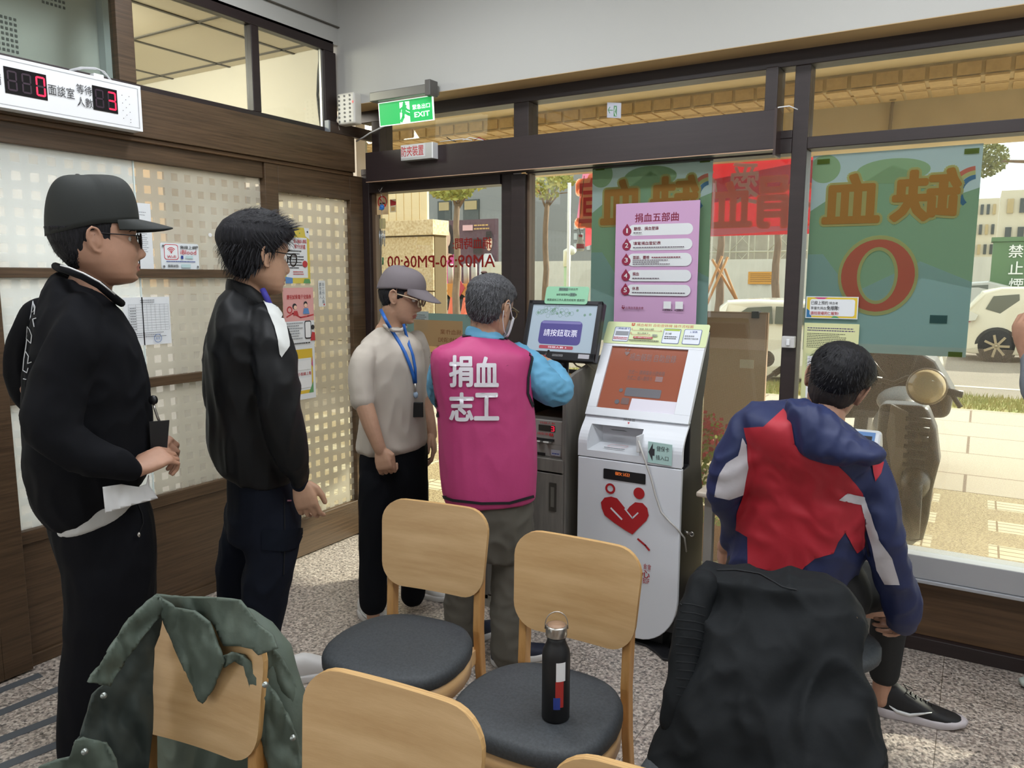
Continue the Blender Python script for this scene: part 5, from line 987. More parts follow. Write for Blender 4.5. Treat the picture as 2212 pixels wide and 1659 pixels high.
for pts in (((1232, 775), (1245, 790), (1262, 797)), ((1250, 772), (1262, 783), (1275, 792), (1283, 800))): MB().tube([ony(x, y, 3.22) for x, y in pts], .004, 6).build('cable', mat('cream_cable', 'b9b09a', .5), mn)
# green note standing on the monitor
p = Panel(A+Vector((.085, 0, 0))+V*(Hh-.018)+Nn*.009, (1, 0, 0), V, .225, .085, mat('mint_card', '8fc7a4', .5), t=.002, r=.012, step=.0002)
p.rect(.3, .74, .52, .94, mat('mint_grey', '6d8f80', .5)).text('預約捐血', .31, .77, .51, .91, INK).text('的朋友們', .53, .77, .74, .91, INK).text('抽取號碼牌並', .26, .47, .58, .6, INK).rect(.58, .44, .7, .64, MATS['mint_grey']).text('登錄後', .59, .47, .74, .6, INK).text('請直接找工作人員完成報到 感謝您!', .06, .16, .94, .3, INK)
p.build('mint_notice', None, label='mint green instruction card clipped on top of the black monitor', cat='notice')

# self-service kiosk
KW = mat('kiosk_white', 'd5d9df', .38, bump=.03, bscale=300); KS = mat('kiosk_shadow_gap', '6a6d72', .5); KB = mat('kiosk_black', '17171a', .45)
k0, k1, ky = -1.474, -1.0, 3.0
kk = thing('self_service_kiosk', (-1.237, 3.15, 0), 'tall white self-service kiosk with tilted screen and red heart emblem', 'kiosk')
zs_, zm, ztop = .905, .995, 1.372
# lower front plate, rounded bottom
zb_ = .035; rr_ = .13; poly = [(k0, .815), (k1, .815)]+[(k1-rr_*1.35+rr_*1.35*math.cos(R(a)), zb_+rr_*1.6+rr_*1.6*math.sin(R(a))) for a in range(0, -91, -9)]+[(k0+rr_*1.35+rr_*1.35*math.cos(R(a)), zb_+rr_*1.6+rr_*1.6*math.sin(R(a))) for a in range(-90, -181, -9)]
MB().prism(poly[::-1], (0, ky, 0), (1, 0, 0), (0, 0, 1), (0, 1, 0), .022).build('front_plate', KW, kk, .004, 3)
mb = MB(); side = [(ky+.02, .09), (ky+.02, .80), (ky+.11, .81), (ky+.11, .99), (ky+.31, 1.33), (ky+.34, 1.37), (ky+.335, 1.25), (ky+.25, 1.0), (ky+.27, .8), (ky+.34, .55), (ky+.34, .12), (ky+.2, .05)]
mb.prism(side, (k0+.004, 0, 0), (0, 1, 0), (0, 0, 1), (1, 0, 0), k1-k0-.008); mb.build('cabinet_body', KB, kk, .004)
# middle section with a recess: curved front from z .82 to .95
def curve_y(z): return ky+(0 if z < .88 else (.06*((z-.88)/.09)**1.7 if z < .97 else .06+(z-.97)*.76))
def strip(name, za, zb2, xa, xb, m_, n=8, off=0, th=.02):
    vs, fs = [], []
    for i in range(n+1):
        z = za+(zb2-za)*i/n; y = curve_y(z)+off; vs += [(xa, y, z), (xb, y, z), (xb, y+th, z+.006), (xa, y+th, z+.006)]
    for i in range(n):
        o = i*4
        for k in range(4): fs.append((o+k, o+(k+1) % 4, o+4+(k+1) % 4, o+4+k))
    fs += [(3, 2, 1, 0), tuple(n*4+k for k in range(4))]
    return MB().add(vs, fs).build(name, m_, kk)
rx0, rx1, rz0, rz1 = ony(1268, 960, ky).x, ony(1381, 960, ky).x, ony(1300, 975, ky).z, ony(1300, 920, ky+.02).z
strip('recess_surround', .82, rz0, k0, k1, KW); strip('recess_surround', rz1, .992, k0, k1, KW); strip('recess_surround', rz0, rz1, k0, rx0, KW); strip('recess_surround', rz0, rz1, rx1, k1, KW)
mb = MB(); i0, i1 = rx0+.035, rx1-.02; yd = ky+.09
F4 = [(rx0, curve_y(rz0), rz0), (rx1, curve_y(rz0), rz0), (rx1, curve_y(rz1), rz1), (rx0, curve_y(rz1), rz1)]; B4 = [(i0, yd, rz0+.03), (i1, yd, rz0+.03), (i1, yd, rz1-.01), (i0, yd, rz1-.01)]
mb.add(F4+B4, [(0, 1, 5, 4), (1, 2, 6, 5), (2, 3, 7, 6), (3, 0, 4, 7), (4, 5, 6, 7)]); mb.build('scanner_recess', mat('recess_white', 'c3c7cc', .5), kk)
p = Panel((i0+.06, ky+.03, rz1-.012), (1, 0, 0), (0, .9, -.3), .07, .03, KW, base=False); p.rect(0, 0, 1, 1, BLACK).rect(.2, .2, .8, .8, mat('scanner_red', '5f3634', .4)).build('scanner_window', kk)
p = Panel((rx0+.06, ky+.012, rz0+.012), (1, 0, 0), (0, .9, .3), .12, .05, KW, base=False, step=.0004); p.lines(.1, .9, [.15], .1, INK, 61, 0, .06).ring(.5, .5, .001, .0, INK).stroke([(.2, .4), (.85, .4), (.95, .8), (.3, .8), (.2, .4)], .0012, KR).build('recess_marks', kk)
pr = lambda x, y: ony(x, y, ky+.0)
def kpanel(tl, br, name, **k):
    a, b = ony(*tl, ky), ony(*br, ky); return Panel((a.x, ky-.002, b.z), (1, 0, 0), (0, 0, 1), b.x-a.x, a.z-b.z, KW, base=False, step=.0004)
# sloped screen face
S0, S1 = Vector((k0, ky+.066, .992)), Vector((k0, ky+.30, 1.372)); V = S1-S0; Lk = V.length; V.normalize(); Nk = Vector((1, 0, 0)).cross(V)
ob = lambda nm, u0, v0, u1, v1, d0, d1, m_, bev=.002: MB().obox(S0+Vector(((u0+u1)/2, 0, 0))+V*((v0+v1)/2)+Nk*((d0+d1)/2), ((u1-u0)/2, 0, 0), V*((v1-v0)/2), Nk*((d1-d0)/2)).build(nm, m_, kk, bev)
Wk = k1-k0; v0s, v1s = .04, Lk-.10; u0s, u1s = .045, .405
for q_ in ((0, .002, Wk, v0s), (0, v1s, Wk, Lk-.0), (0, v0s, u0s, v1s), (u1s, v0s, Wk, v1s)): ob('screen_surround', *q_, -.02, .004, KW, .001)
p = Panel(S0+Vector((u0s-.004, 0, 0))+V*(v0s-.004)-Nk*.006, (1, 0, 0), V, u1s-u0s+.008, v1s-v0s+.008, mat('kiosk_screen_brown', '8a4f3c', .12, emit=.22), t=.004, step=.0002)
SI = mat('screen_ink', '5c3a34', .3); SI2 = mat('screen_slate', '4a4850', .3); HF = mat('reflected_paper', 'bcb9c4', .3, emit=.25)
p.rect(0, 0, .01, 1, BLACK).rect(0, .985, 1, 1, BLACK).text('捐血報到 自助登錄', .27, .78, .86, .9, SI, .0).text('方式一: 請掃描身分證條碼', .3, .57, .76, .64, SI, 0).text('方式二: 插入健保卡', .3, .48, .62, .55, SI, 0).rect(.66, .48, .75, .56, mat('screen_button', '7a5450', .3)).rr(.32, .23, .77, .36, .006, SI2).rr(.3, .1, .4, .2, .006, SI).disc(.265, .31, .025, SI2).disc(.25, .13, .03, SI2)
p.disc(.2, .95, .012, SI).disc(.245, .95, .012, SI).flat([(.19, .9), (.21, .92), (.225, .905), (.24, .92), (.26, .9), (.225, .85)], SI)
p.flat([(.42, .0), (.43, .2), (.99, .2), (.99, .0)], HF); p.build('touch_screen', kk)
p = Panel(S0+Vector((-.004, 0, 0))+V*(v1s+.012)+Nk*.006, (1, 0, 0), V, Wk+.008, .112, mat('pale_green_board', 'cdd9a6', .5), t=.003, r=.008, step=.0002); BI = mat('board_blue', '3a4f90', .5); OR_ = mat('board_orange', 'b8482c', .5)
p.text('捐血報到 自助登錄機 操作流程圖', .3, .82, .85, .95, OR_, .0).disc(.255, .93, .008, OR_).disc(.275, .93, .008, OR_).flat([(.245, .86), (.255, .9), (.265, .88), (.275, .9), (.285, .86), (.265, .82)], OR_)
for (x0_, x1_) in ((.09, .25), (.58, .745), (.775, .94)): p.rr(x0_, .1, x1_, .76, .006, BI).rr(x0_+.005, .12, x1_-.005, .74, .005, mat('board_pale', 'd6dce6', .5))
p.rect(.59, .66, .735, .74, mat('board_green', '9fb83a', .5)).text('1.掃描/讀卡', .11, .64, .24, .73, BI).text('2.填表', .83, .6, .9, .69, BI).rect(.11, .38, .24, .56, GI).lines(.1, .24, [.26, .19], .03, KR, 71, 0, .02).text('王○明', .6, .48, .66, .57, INK).lines(.6, .72, [.38, .3], .03, INK, 72, .1, .02).text('請至填表區', .79, .42, .88, .49, INK).text('填寫電子登記表', .79, .31, .92, .38, INK)
p.stroke([(.27, .62), (.565, .62), (.55, .65)], .0012, KR).stroke([(.27, .43), (.46, .43), (.45, .46)], .0012, KR).text('A', .26, .64, .275, .71, KR).text('B', .26, .45, .275, .52, KR).text('掃描【身分證】', .34, .65, .48, .72, INK).text('插入健保卡', .33, .46, .44, .53, INK).rect(.48, .36, .53, .47, mat('board_grey', 'a9b09a', .5)).text('送出', .485, .38, .525, .45, INK).rect(.3, .25, .49, .34, KR).text('插入健保卡請按送出', .31, .265, .48, .325, CW_).lines(.26, .56, [.14], .04, INK, 73, 0, .015)
p.build('instruction_board', kk)
p = kpanel((1240, 1045), (1420, 1320), ''); w_, h_ = p.w, p.h; P0 = ony(1240, 1320, ky); kq = lambda x, y: ((ony(x, y, ky).x-P0.x)/w_, (ony(x, y, ky).z-P0.z)/h_)
a, b = kq(1307, 1079), kq(1398, 1082); a2 = kq(1307, 1057); p.rr(a[0], a[1]-.0, b[0], a2[1]+.0, .004, KB); am = mat('amber_led', 'c9662c', .4, emit=.8)
c = kq(1332, 1072); p.text('歡迎', c[0], c[1], c[0]+.17, c[1]+.03, am)
c = kq(1322, 1101); p.ring(c[0], c[1], .058, .034, mat('emblem_red', 'a81e24', .45)); ER = MATS['emblem_red']; c2 = kq(1384, 1112); p.disc(c2[0], c2[1], .062, ER)
def ov(x, y): u_, v_ = kq(x, y); return (u_, v_)
hl = [(1304, 1143), (1302, 1130), (1310, 1120), (1324, 1118), (1337, 1122), (1358, 1148), (1364, 1140), (1376, 1131), (1392, 1133), (1402, 1144), (1405, 1160), (1400, 1171), (1383, 1187), (1370, 1200), (1356, 1192), (1330, 1174), (1310, 1158)]
p.flat([ov(x, y) for x, y in hl], ER).stroke([ov(1324, 1143), ov(1347, 1167)], .008, KW).stroke([ov(1354, 1145), ov(1370, 1165), ov(1382, 1154)], .006, KW).stroke([ov(1382, 1210), ov(1398, 1224), ov(1406, 1234)], .009, ER)
p.build('emblem', kk)
p = kpanel((1240, 1045), (1420, 1320), '')
p.text('金會', *ov(1393, 1274), *ov(1410, 1266), ER).text('心', *ov(1390, 1292), *ov(1407, 1280), ER, .03).text('TBSF', *ov(1386, 1303), *ov(1406, 1297), ER, 0).stroke([ov(1385, 1275), ov(1408, 1279)], .001, ER)
p.build('foundation_lettering', kk)
# hand-written labels
p = Panel((ony(1399, 1000, ky-.004).x, ky-.004, ony(1399, 998, ky).z), (1, 0, -.03), (0, 0, 1), .105, .09, mat('mint_label', 'a9c9c4', .4), step=.0003)
p.flat([(.02, .5), (.2, .95), (.2, .68), (.28, .68), (.28, .35), (.2, .35), (.2, .08)], INK).text('健保卡', .36, .6, .88, .85, INK).text('插入口', .34, .2, .86, .42, INK).build('card_slot_label', kk)
p = Panel((ony(1345, 917, ky+.035).x, ky+.031, ony(1345, 916, ky+.035).z), (1, 0, 0), (0, .5, .86), .055, .03, KW, base=False); p.text('掃描區', 0, .55, 1, .95, INK).flat([(.4, .4), (.6, .4), (.5, .05)], KR).build('scan_label', kk)
# barcode scanner cord and key
MB().obox((ony(1378, 960, ky-.02).x, ky+.01, ony(1378, 960, ky-.02).z), (.008, 0, .002), (0, .03, 0), (-.002, 0, .035)).build('reader_pad', mat('pad_grey', 'c9cbcd', .4), kk, .003)
MB().tube([pr(1383, 950)+Vector((0, -.02, 0)), pr(1396, 990)+Vector((0, -.02, 0)), pr(1408, 1030)+Vector((0, -.012, 0)), pr(1418, 1070)+Vector((0, -.01, 0)), pr(1430, 1105)+Vector((0, -.01, 0)), pr(1448, 1125)+Vector((0, -.01, 0)), pr(1466, 1143)+Vector((0, -.008, 0)), (k1+.012, ky+.03, pr(1466, 1165).z), (k1+.012, ky+.06, pr(1466, 1200).z)], .0038, 7).build('cord', mat('cord_white', 'b9b7b2', .5), kk)
kz = ony(1478, 1158, ky).z; mb = MB(); mb.tube([(k1, ky+.06, kz), (k1+.022, ky+.055, kz-.004)], .006, 10); mb.lathe((k1+.034, ky+.055, kz-.006), [(.005, -.0015), (.011, -.0015), (.011, .0015), (.005, .0015), (.005, -.0015)], 16, 'y'); mb.build('key', STL, kk)
# black foot
mb = MB(); ft = [onz(x, y) for x, y in ((1395, 1398), (1415, 1412), (1432, 1428), (1446, 1430), (1452, 1420), (1445, 1408), (1462, 1400), (1480, 1385), (1482, 1360), (1470, 1340))]; pts = [(v.x, v.y) for v in ft]+[(k1-.02, ky+.3), (k0+.05, ky+.3), (k0+.05, ky+.05)]
mb.prism(pts, (0, 0, 0), (1, 0, 0), (0, 1, 0), (0, 0, 1), .012); mb.build('foot_plate', KB, kk, .003)
bx('base_block', (k0+.08, ky+.06, .01), (k1-.08, ky+.3, .1), KB, kk)
# papers on the table of the ticket counter
bx('fan_shaft', (0, 0, 0), (.001, .001, .001), KB) if False else None

# ================================================================ PEOPLE AND CLOTH
def hdir(x, y): d = ray(x, y); return Vector((d.x, d.y, 0)).normalized()
def ring(c, a, b, n=22, p=2.2):
    vs = []
    for k in range(n):
        t = 2*math.pi*k/n; ct, st = math.cos(t), math.sin(t)
        vs.append(Vector(c)+Vector(a)*(abs(ct)**(2/p)*(1 if ct > 0 else -1))+Vector(b)*(abs(st)**(2/p)*(1 if st > 0 else -1)))
    return vs
def loft(mb, rings, cap=True):
    n = len(rings[0]); vs = [v for r in rings for v in r]
    fs = [(i*n+k, i*n+(k+1) % n, (i+1)*n+(k+1) % n, (i+1)*n+k) for i in range(len(rings)-1) for k in range(n)]
    if cap: fs += [tuple(range(n))[::-1], tuple((len(rings)-1)*n+k for k in range(n))]
    return mb.add(vs, fs, True)
def spl(rows, m=3):
    """Catmull-Rom resample of numeric rows"""
    out = []; n = len(rows)
    for i in range(n-1):
        p0, p1, p2, p3 = (np.array(rows[max(0, min(n-1, j))], float) for j in (i-1, i, i+1, i+2))
        for s in range(m):
            t = s/m; out.append(.5*((2*p1)+(-p0+p2)*t+(2*p0-5*p1+4*p2-p3)*t*t+(-p0+3*p1-3*p2+p3)*t**3))
    out.append(np.array(rows[-1], float)); return out
def dd(D, x, y): return D if not callable(D) else (D(x, y) if D.__code__.co_argcount == 2 else D(y))
def slab(mb, D, rows, m=3, p=2.3):
    """body mass through silhouette pairs: (xl, yl, xr, yr, half depth m, depth offset m)"""
    rs = []
    for r in spl(rows, m):
        xl, yl, xr, yr, h, o = r; mx, my = (xl+xr)/2, (yl+yr)/2
        A, B = J(xl, yl, dd(D, xl, my)+o), J(xr, yr, dd(D, xr, my)+o); rs.append(ring((A+B)/2, (B-A)/2, hdir(mx, my)*h, 26, p))
    return loft(mb, rs)
def limb(mb, D, rows, m=4, n=16):
    """limb through (x, y, radius px, depth offset m)"""
    pts, rr = [], []
    for x, y, r, o in spl(rows, m):
        Dd = dd(D, x, y)+o; c = J(x, y, Dd); k = (J(x+1, y, Dd)-c).length*.5+(J(x, y+1, Dd)-c).length*.5; pts.append(c); rr.append(r*k)
    mb.tube(pts, rr, n)
    for i in (0, -1): mb.ell(pts[i], rr[i], rr[i], rr[i], 14)
    return pts
def solid(name, mb, voxel, m, parent=None, sm=4, folds=None, kind=None, mats=None, paint=None, **k):
    """union of overlapping closed pieces as one smooth continuous skin"""
    me = bpy.data.meshes.new('t'); me.from_pydata(mb.v, [], mb.f); me.update()
    bm = bmesh.new(); bm.from_mesh(me); bmesh.ops.recalc_face_normals(bm, faces=bm.faces); bm.to_mesh(me); bm.free()
    o = bpy.data.objects.new('t', me); COL.objects.link(o); r = o.modifiers.new('r', 'REMESH'); r.mode = 'VOXEL'; r.voxel_size = voxel; r.use_smooth_shade = True
    if sm: s_ = o.modifiers.new('s', 'SMOOTH'); s_.iterations = sm; s_.factor = .5
    dg = bpy.context.evaluated_depsgraph_get(); dg.update(); out = bpy.data.meshes.new_from_object(o.evaluated_get(dg)); bpy.data.objects.remove(o)
    if folds:
        nv = len(out.vertices); co = np.empty(nv*3); out.vertices.foreach_get('co', co); co = co.reshape(-1, 3); no = np.empty(nv*3); out.vertices.foreach_get('normal', no); no = no.reshape(-1, 3)
        disp = np.zeros(nv)
        for amp, sc, warp, ridge in folds:
            sx, sy, sz = sc
            for i in range(nv):
                x, y, z = co[i]; q = Vector((x*sx, y*sy, z*sz))
                if warp: w_ = noise.noise(Vector((x*3, y*3, z*3+7)))*warp; q += Vector((w_, -w_, w_))
                v = noise.noise(q); disp[i] += amp*((.5-abs(v)*2) if ridge else v)
        co += no*disp[:, None]; out.vertices.foreach_set('co', co.ravel()); out.update()
    out.name = name; out.materials.clear()
    for x in (mats or [m]): out.materials.append(x)
    if paint:
        idx = [paint(p_.center, p_.normal) for p_ in out.polygons]; out.polygons.foreach_set('material_index', idx)
    out.polygons.foreach_set('use_smooth', [True]*len(out.polygons))
    ob_ = bpy.data.objects.new(name, out); COL.objects.link(ob_); fin(ob_, parent, k.get('label'), k.get('cat'), None, kind); return ob_
def bvh(*obs):
    vs, fs = [], []
    for o in obs: b = len(vs); vs += [v.co.copy() for v in o.data.vertices]; fs += [tuple(i+b for i in p.vertices) for p in o.data.polygons]
    return BVHTree.FromPolygons(vs, fs)
def decal(tree, poly, m, name, parent, off=.0025, step=6, holes=None, mesh2d=None):
    """cloth patch or print laid on the garment: follows its surface"""
    bm = bmesh.new()
    if mesh2d: vs = [bm.verts.new((x, y, 0)) for x, y in mesh2d[0]]; [bm.faces.new([vs[i] for i in f]) for f in mesh2d[1] if len(set(f)) > 2]
    else: bm.faces.new([bm.verts.new((x, y, 0)) for x, y in poly])
    xs = [v.co.x for v in bm.verts]; ys = [v.co.y for v in bm.verts]
    x = min(xs)+step
    while x < max(xs): bmesh.ops.bisect_plane(bm, geom=bm.verts[:]+bm.edges[:]+bm.faces[:], plane_co=(x, 0, 0), plane_no=(1, 0, 0)); x += step
    y = min(ys)+step
    while y < max(ys): bmesh.ops.bisect_plane(bm, geom=bm.verts[:]+bm.edges[:]+bm.faces[:], plane_co=(0, y, 0), plane_no=(0, 1, 0)); y += step
    bmesh.ops.triangulate(bm, faces=bm.faces); bm.verts.index_update(); co = []; last = None; miss = []
    for i, v in enumerate(bm.verts):
        d = ray(v.co.x, v.co.y).normalized(); h = tree.ray_cast(CAM, d)
        if h[0] is None:
            q = CAM+d*((last-CAM).length if last else 2.5); nn = tree.find_nearest(q); h = (nn[0], nn[1])
        last = h[0]; n = h[1] if h[1].dot(d) < 0 else -h[1]; co.append(h[0]+n*off)
    mb = MB(); mb.add(co, [tuple(v.index for v in f.verts) for f in bm.faces], True); bm.free()
    me = bpy.data.meshes.new(name); me.from_pydata(mb.v, [], mb.f); me.materials.append(m); me.polygons.foreach_set('use_smooth', [True]*len(me.polygons)); me.update()
    o = bpy.data.objects.new(name, me); COL.objects.link(o); return fin(o, parent)
def textdecal(tree, body, x0, y0, x1, y1, m, name, parent, bold=.0, off=.003, quad=None, **k):
    vs, fs, _ = textmesh(body, 0, 3)
    if quad:
        (ax, ay), (bx_, by), (cx, cy), (dx, dy) = quad   # bl, br, tr, tl
        pt = lambda u, v: ((ax*(1-u)+bx_*u)*(1-v)+(dx*(1-u)+cx*u)*v, (ay*(1-u)+by*u)*(1-v)+(dy*(1-u)+cy*u)*v)
    else: pt = lambda u, v: (x0+(x1-x0)*u, y1+(y0-y1)*v)
    V_, F_ = [], []
    for i in range(9 if bold else 1):   # repeated round a small circle for heavier lettering
        dx, dy = (bold*math.cos(i*math.pi/4), bold*math.sin(i*math.pi/4)) if i else (0, 0); b_ = len(V_); V_ += [(pt(u, v)[0]+dx, pt(u, v)[1]+dy) for u, v in vs]; F_ += [tuple(q+b_ for q in f) for f in fs]
    return decal(tree, None, m, name, parent, off, mesh2d=(V_, F_), **k)
def sheet(name, poly, D, m, parent=None, th=.004, step=7, folds=(.006, .03), **k):
    """free hanging cloth: outline in view, distance from D(x, y), real thickness"""
    bm = bmesh.new(); bm.faces.new([bm.verts.new((x, y, 0)) for x, y in poly]); xs = [p[0] for p in poly]; ys = [p[1] for p in poly]
    x = min(xs)+step
    while x < max(xs): bmesh.ops.bisect_plane(bm, geom=bm.verts[:]+bm.edges[:]+bm.faces[:], plane_co=(x, 0, 0), plane_no=(1, 0, 0)); x += step
    y = min(ys)+step
    while y < max(ys): bmesh.ops.bisect_plane(bm, geom=bm.verts[:]+bm.edges[:]+bm.faces[:], plane_co=(0, y, 0), plane_no=(0, 1, 0)); y += step
    bmesh.ops.triangulate(bm, faces=bm.faces); bm.verts.index_update(); a, s_ = folds
    co = [J(v.co.x, v.co.y, D(v.co.x, v.co.y)+a*noise.noise(Vector((v.co.x*s_, v.co.y*s_*.45, .3)))+a*.12*noise.noise(Vector((v.co.x*s_*2.7, v.co.y*s_*1.5, 4)))) for v in bm.verts]
    mb = MB(); mb.add(co, [tuple(v.index for v in f.verts) for f in bm.faces], True); bm.free(); o = mb.build(name, m, parent, label=k.get('label'), cat=k.get('cat'))
    sd = o.modifiers.new('th', 'SOLIDIFY'); sd.thickness = th; sd.offset = 0; return o

# ---- head
def ip(z, xs, ys): return float(np.interp(z, xs, ys))
ZS = [-.118, -.112, -.1, -.085, -.06, -.03, 0, .03, .06, .085, .105, .114, .118]
FX = [.034, .064, .077, .081, .083, .085, .083, .090, .086, .070, .042, .02, .0]
BX = [.022, .010, -.004, -.024, -.058, -.084, -.097, -.103, -.098, -.083, -.053, -.028, -.0]
HW = [.008, .026, .043, .0535, .063, .069, .073, .0765, .075, .064, .041, .022, .001]
def headpt(z, t, infl=0):
    f, b, w = ip(z, ZS, FX), ip(z, ZS, BX), ip(z, ZS, HW); cx = (f+b)/2; a = (f-b)/2
    c, s = math.cos(t), math.sin(t); p = 2.25
    x = cx+(a+infl)*abs(c)**(2/p)*(1 if c > 0 else -1); y = (w+infl)*abs(s)**(2/p)*(1 if s > 0 else -1)
    return x, y
def hpt(z, t, h):
    """point lifted h off the scalp along its normal"""
    x, y = headpt(z, t); n = Vector(((x+.008)/.0090, y/.0058, z/.0139)); n.normalize() if n.length > 1e-6 else None
    return Vector((x, y, z))+n*h
def face(x, y, z, fat=0):
    ay = abs(y); g = lambda c, s, v: math.exp(-((v-c)/s)**2)
    N_ = ip(z, [-.056, -.05, -.044, -.034, -.02, -.005, .012, .03], [0, .010, .021, .0245, .018, .011, .004, 0]); sg = ip(z, [-.05, -.036, -.01, .02], [.0155, .0135, .0085, .008])
    d = N_*math.exp(-(y/sg)**2)+.006*g(.017, .006, ay)*g(-.043, .008, z)
    d -= .012*g(.031, .014, ay)*g(.004, .011, z); d += .0035*g(.024, .008, z)*math.exp(-(y/.045)**2); d += .004*g(.031, .013, ay)*g(.011, .0035, z)
    d += .0105*g(-.0650, .0050, z)*math.exp(-(y/.019)**4)+.0100*g(-.0778, .0055, z)*math.exp(-(y/.017)**4)-.004*g(-.0715, .0022, z)*math.exp(-(y/.022)**4)
    d += .010*g(-.103, .012, z)*math.exp(-(y/.022)**2)-.004*g(-.089, .006, z)*math.exp(-(y/.02)**2)+(.002+fat)*g(.04, .02, ay)*g(-.035, .02, z); return d
def head_into(mb, M, fat=0):
    rows, cols = 96, 110; vs = []
    for i in range(rows+1):
        z = -.118+.236*(.5-.5*math.cos(math.pi*i/rows))
        for k in range(cols):
            t = 2*math.pi*k/cols; t = t-.32*math.sin(t)*1.0; x, y = headpt(z, t, fat*(.3+.7*min(1, max(0, (.03-z)/.07))))
            if math.cos(t) > 0: x += face(x, y, z, fat*.4)*min(1, math.cos(t)*2.2)
            vs.append(M @ Vector((x, y, z)))
    fs = [(i*cols+k, i*cols+(k+1) % cols, (i+1)*cols+(k+1) % cols, (i+1)*cols+k) for i in range(rows) for k in range(cols)]+[tuple(range(cols))[::-1], tuple(rows*cols+k for k in range(cols))]
    mb.add(vs, fs, True)
    for s in (-1, 1):   # ears
        E_ = lambda x, y, z: M @ Vector((x, s*y, z))
        rim = [(.006, .076, -.020), (.0035, .080, -.006), (.004, .083, .010), (-.002, .088, .024), (-.014, .091, .028), (-.024, .092, .018), (-.026, .090, .0), (-.020, .086, -.016), (-.010, .081, -.031), (.001, .077, -.034), (.006, .075, -.024)]
        mb.tube([E_(*q) for q in rim], .0042, 8); bowl = [(-.008, .079, .0), ]
        Mx = M @ Matrix.Translation((-.010, s*.0775, -.001)) @ Matrix.Rotation(s*R(14), 4, 'Z') @ Matrix.Rotation(R(-12), 4, 'Y')
        vs = []; mb.ell(Mx.translation, .015, .0075, .027, 14, M=Mx.to_3x3()); mb.tube([E_(-.016, .086, .016), E_(-.018, .086, .0), E_(-.012, .084, -.012)], .0032, 6)
def HM(x, y, D, face_deg, pitch=0, roll=0, s=1.0):
    return Matrix.Translation(J(x, y, D)) @ Matrix.Rotation(R(face_deg), 4, 'Z') @ Matrix.Rotation(R(pitch), 4, 'Y') @ Matrix.Rotation(R(roll), 4, 'X') @ Matrix.Scale(s, 4)
SKIN = mat('skin', 'b38d74', .5, var=.06, vscale=30, bump=.04, bscale=400); SKIN2 = mat('skin_warm', 'b18770', .5, var=.07, vscale=24, bump=.04, bscale=400); LIP = mat('lips', '9c5f52', .4); LIP2 = LIP
EYEW = mat('eye_white', 'd9d2cb', .2); IRIS = mat('iris', '1d130e', .15); BROW = mat('eyebrow', '1d1816', .8)
def hairmat(name, c, c2, sc=26, zs=.12):
    return mat(name, c, .62, spec=.22, c2=c2, vscale=sc, stretch=(7, 7, 1), bump=.8, bscale=30, bdist=.004)
def face_bits(M, t, brow=True):
    for s in (-1, 1):
        c = M @ Vector((.0690, s*.0305, .003)); e = MB().ell(c, .0120, .0120, .0120, 16).build('eye', EYEW, t)
        d = (M.to_3x3() @ Vector((.985, s*.17, -.12))).normalized(); MB().ell(c+d*.0076, .0050, .0050, .0050, 12).build('iris', IRIS, e)
        if brow: MB().tube([M @ Vector(q) for q in ((.0885, s*.014, .021), (.089, s*.028, .0265), (.080, s*.044, .0255), (.073, s*.051, .02))], [.002, .0032, .0026, .001], 6).build('eyebrow', BROW, t)
def hair(M, t, hfun, m, name='hair', tufts=None, seed=1, tm=None):
    """hfun(z, angle) -> hair depth in metres; negative hides it under the skin"""
    rows, cols = 80, 110; vs = []
    for i in range(rows+1):
        z = -.118+.2359*(.5-.5*math.cos(math.pi*i/rows))
        for k in range(cols):
            t_ = 2*math.pi*k/cols; h = hfun(z, t_); h = max(-.012, h)+(.0022*noise.noise(Vector((math.cos(t_)*14, math.sin(t_)*14, z*22))) if h > 0 else 0); vs.append(M @ hpt(z, t_, h))
    fs = [(i*cols+k, i*cols+(k+1) % cols, (i+1)*cols+(k+1) % cols, (i+1)*cols+k) for i in range(rows) for k in range(cols)]+[tuple(range(cols))[::-1], tuple(rows*cols+k for k in range(cols))]
    h_ = MB().add(vs, fs, True).build(name, m, t)
    if tufts:
        rn = random.Random(seed); mb = MB()
        for i in range(tufts[0]):
            a = rn.uniform(*tufts[2]); z = rn.uniform(*tufts[1]); hh = hfun(z, a)
            if hh < .002: continue
            p = hpt(z, a, hh-.002); n = Vector((p.x, p.y, max(0, z)*1.0)).normalized()
            sw = tufts[4](p, n, rn); L_ = rn.uniform(*tufts[3]); e = (n*.25+sw).normalized()*L_; w_ = n.cross(e).normalized()*rn.uniform(.0008, .002)
            q = [p-w_, p+w_, p+e*.55+n*L_*.12+w_*.7, p+e*.55+n*L_*.12-w_*.7, p+e]
            mb.add([M @ v for v in q], [(0, 1, 2, 3), (3, 2, 4)], True)
        mb.build('hair_strands', tm or m, h_, kind='stuff')
    return h_
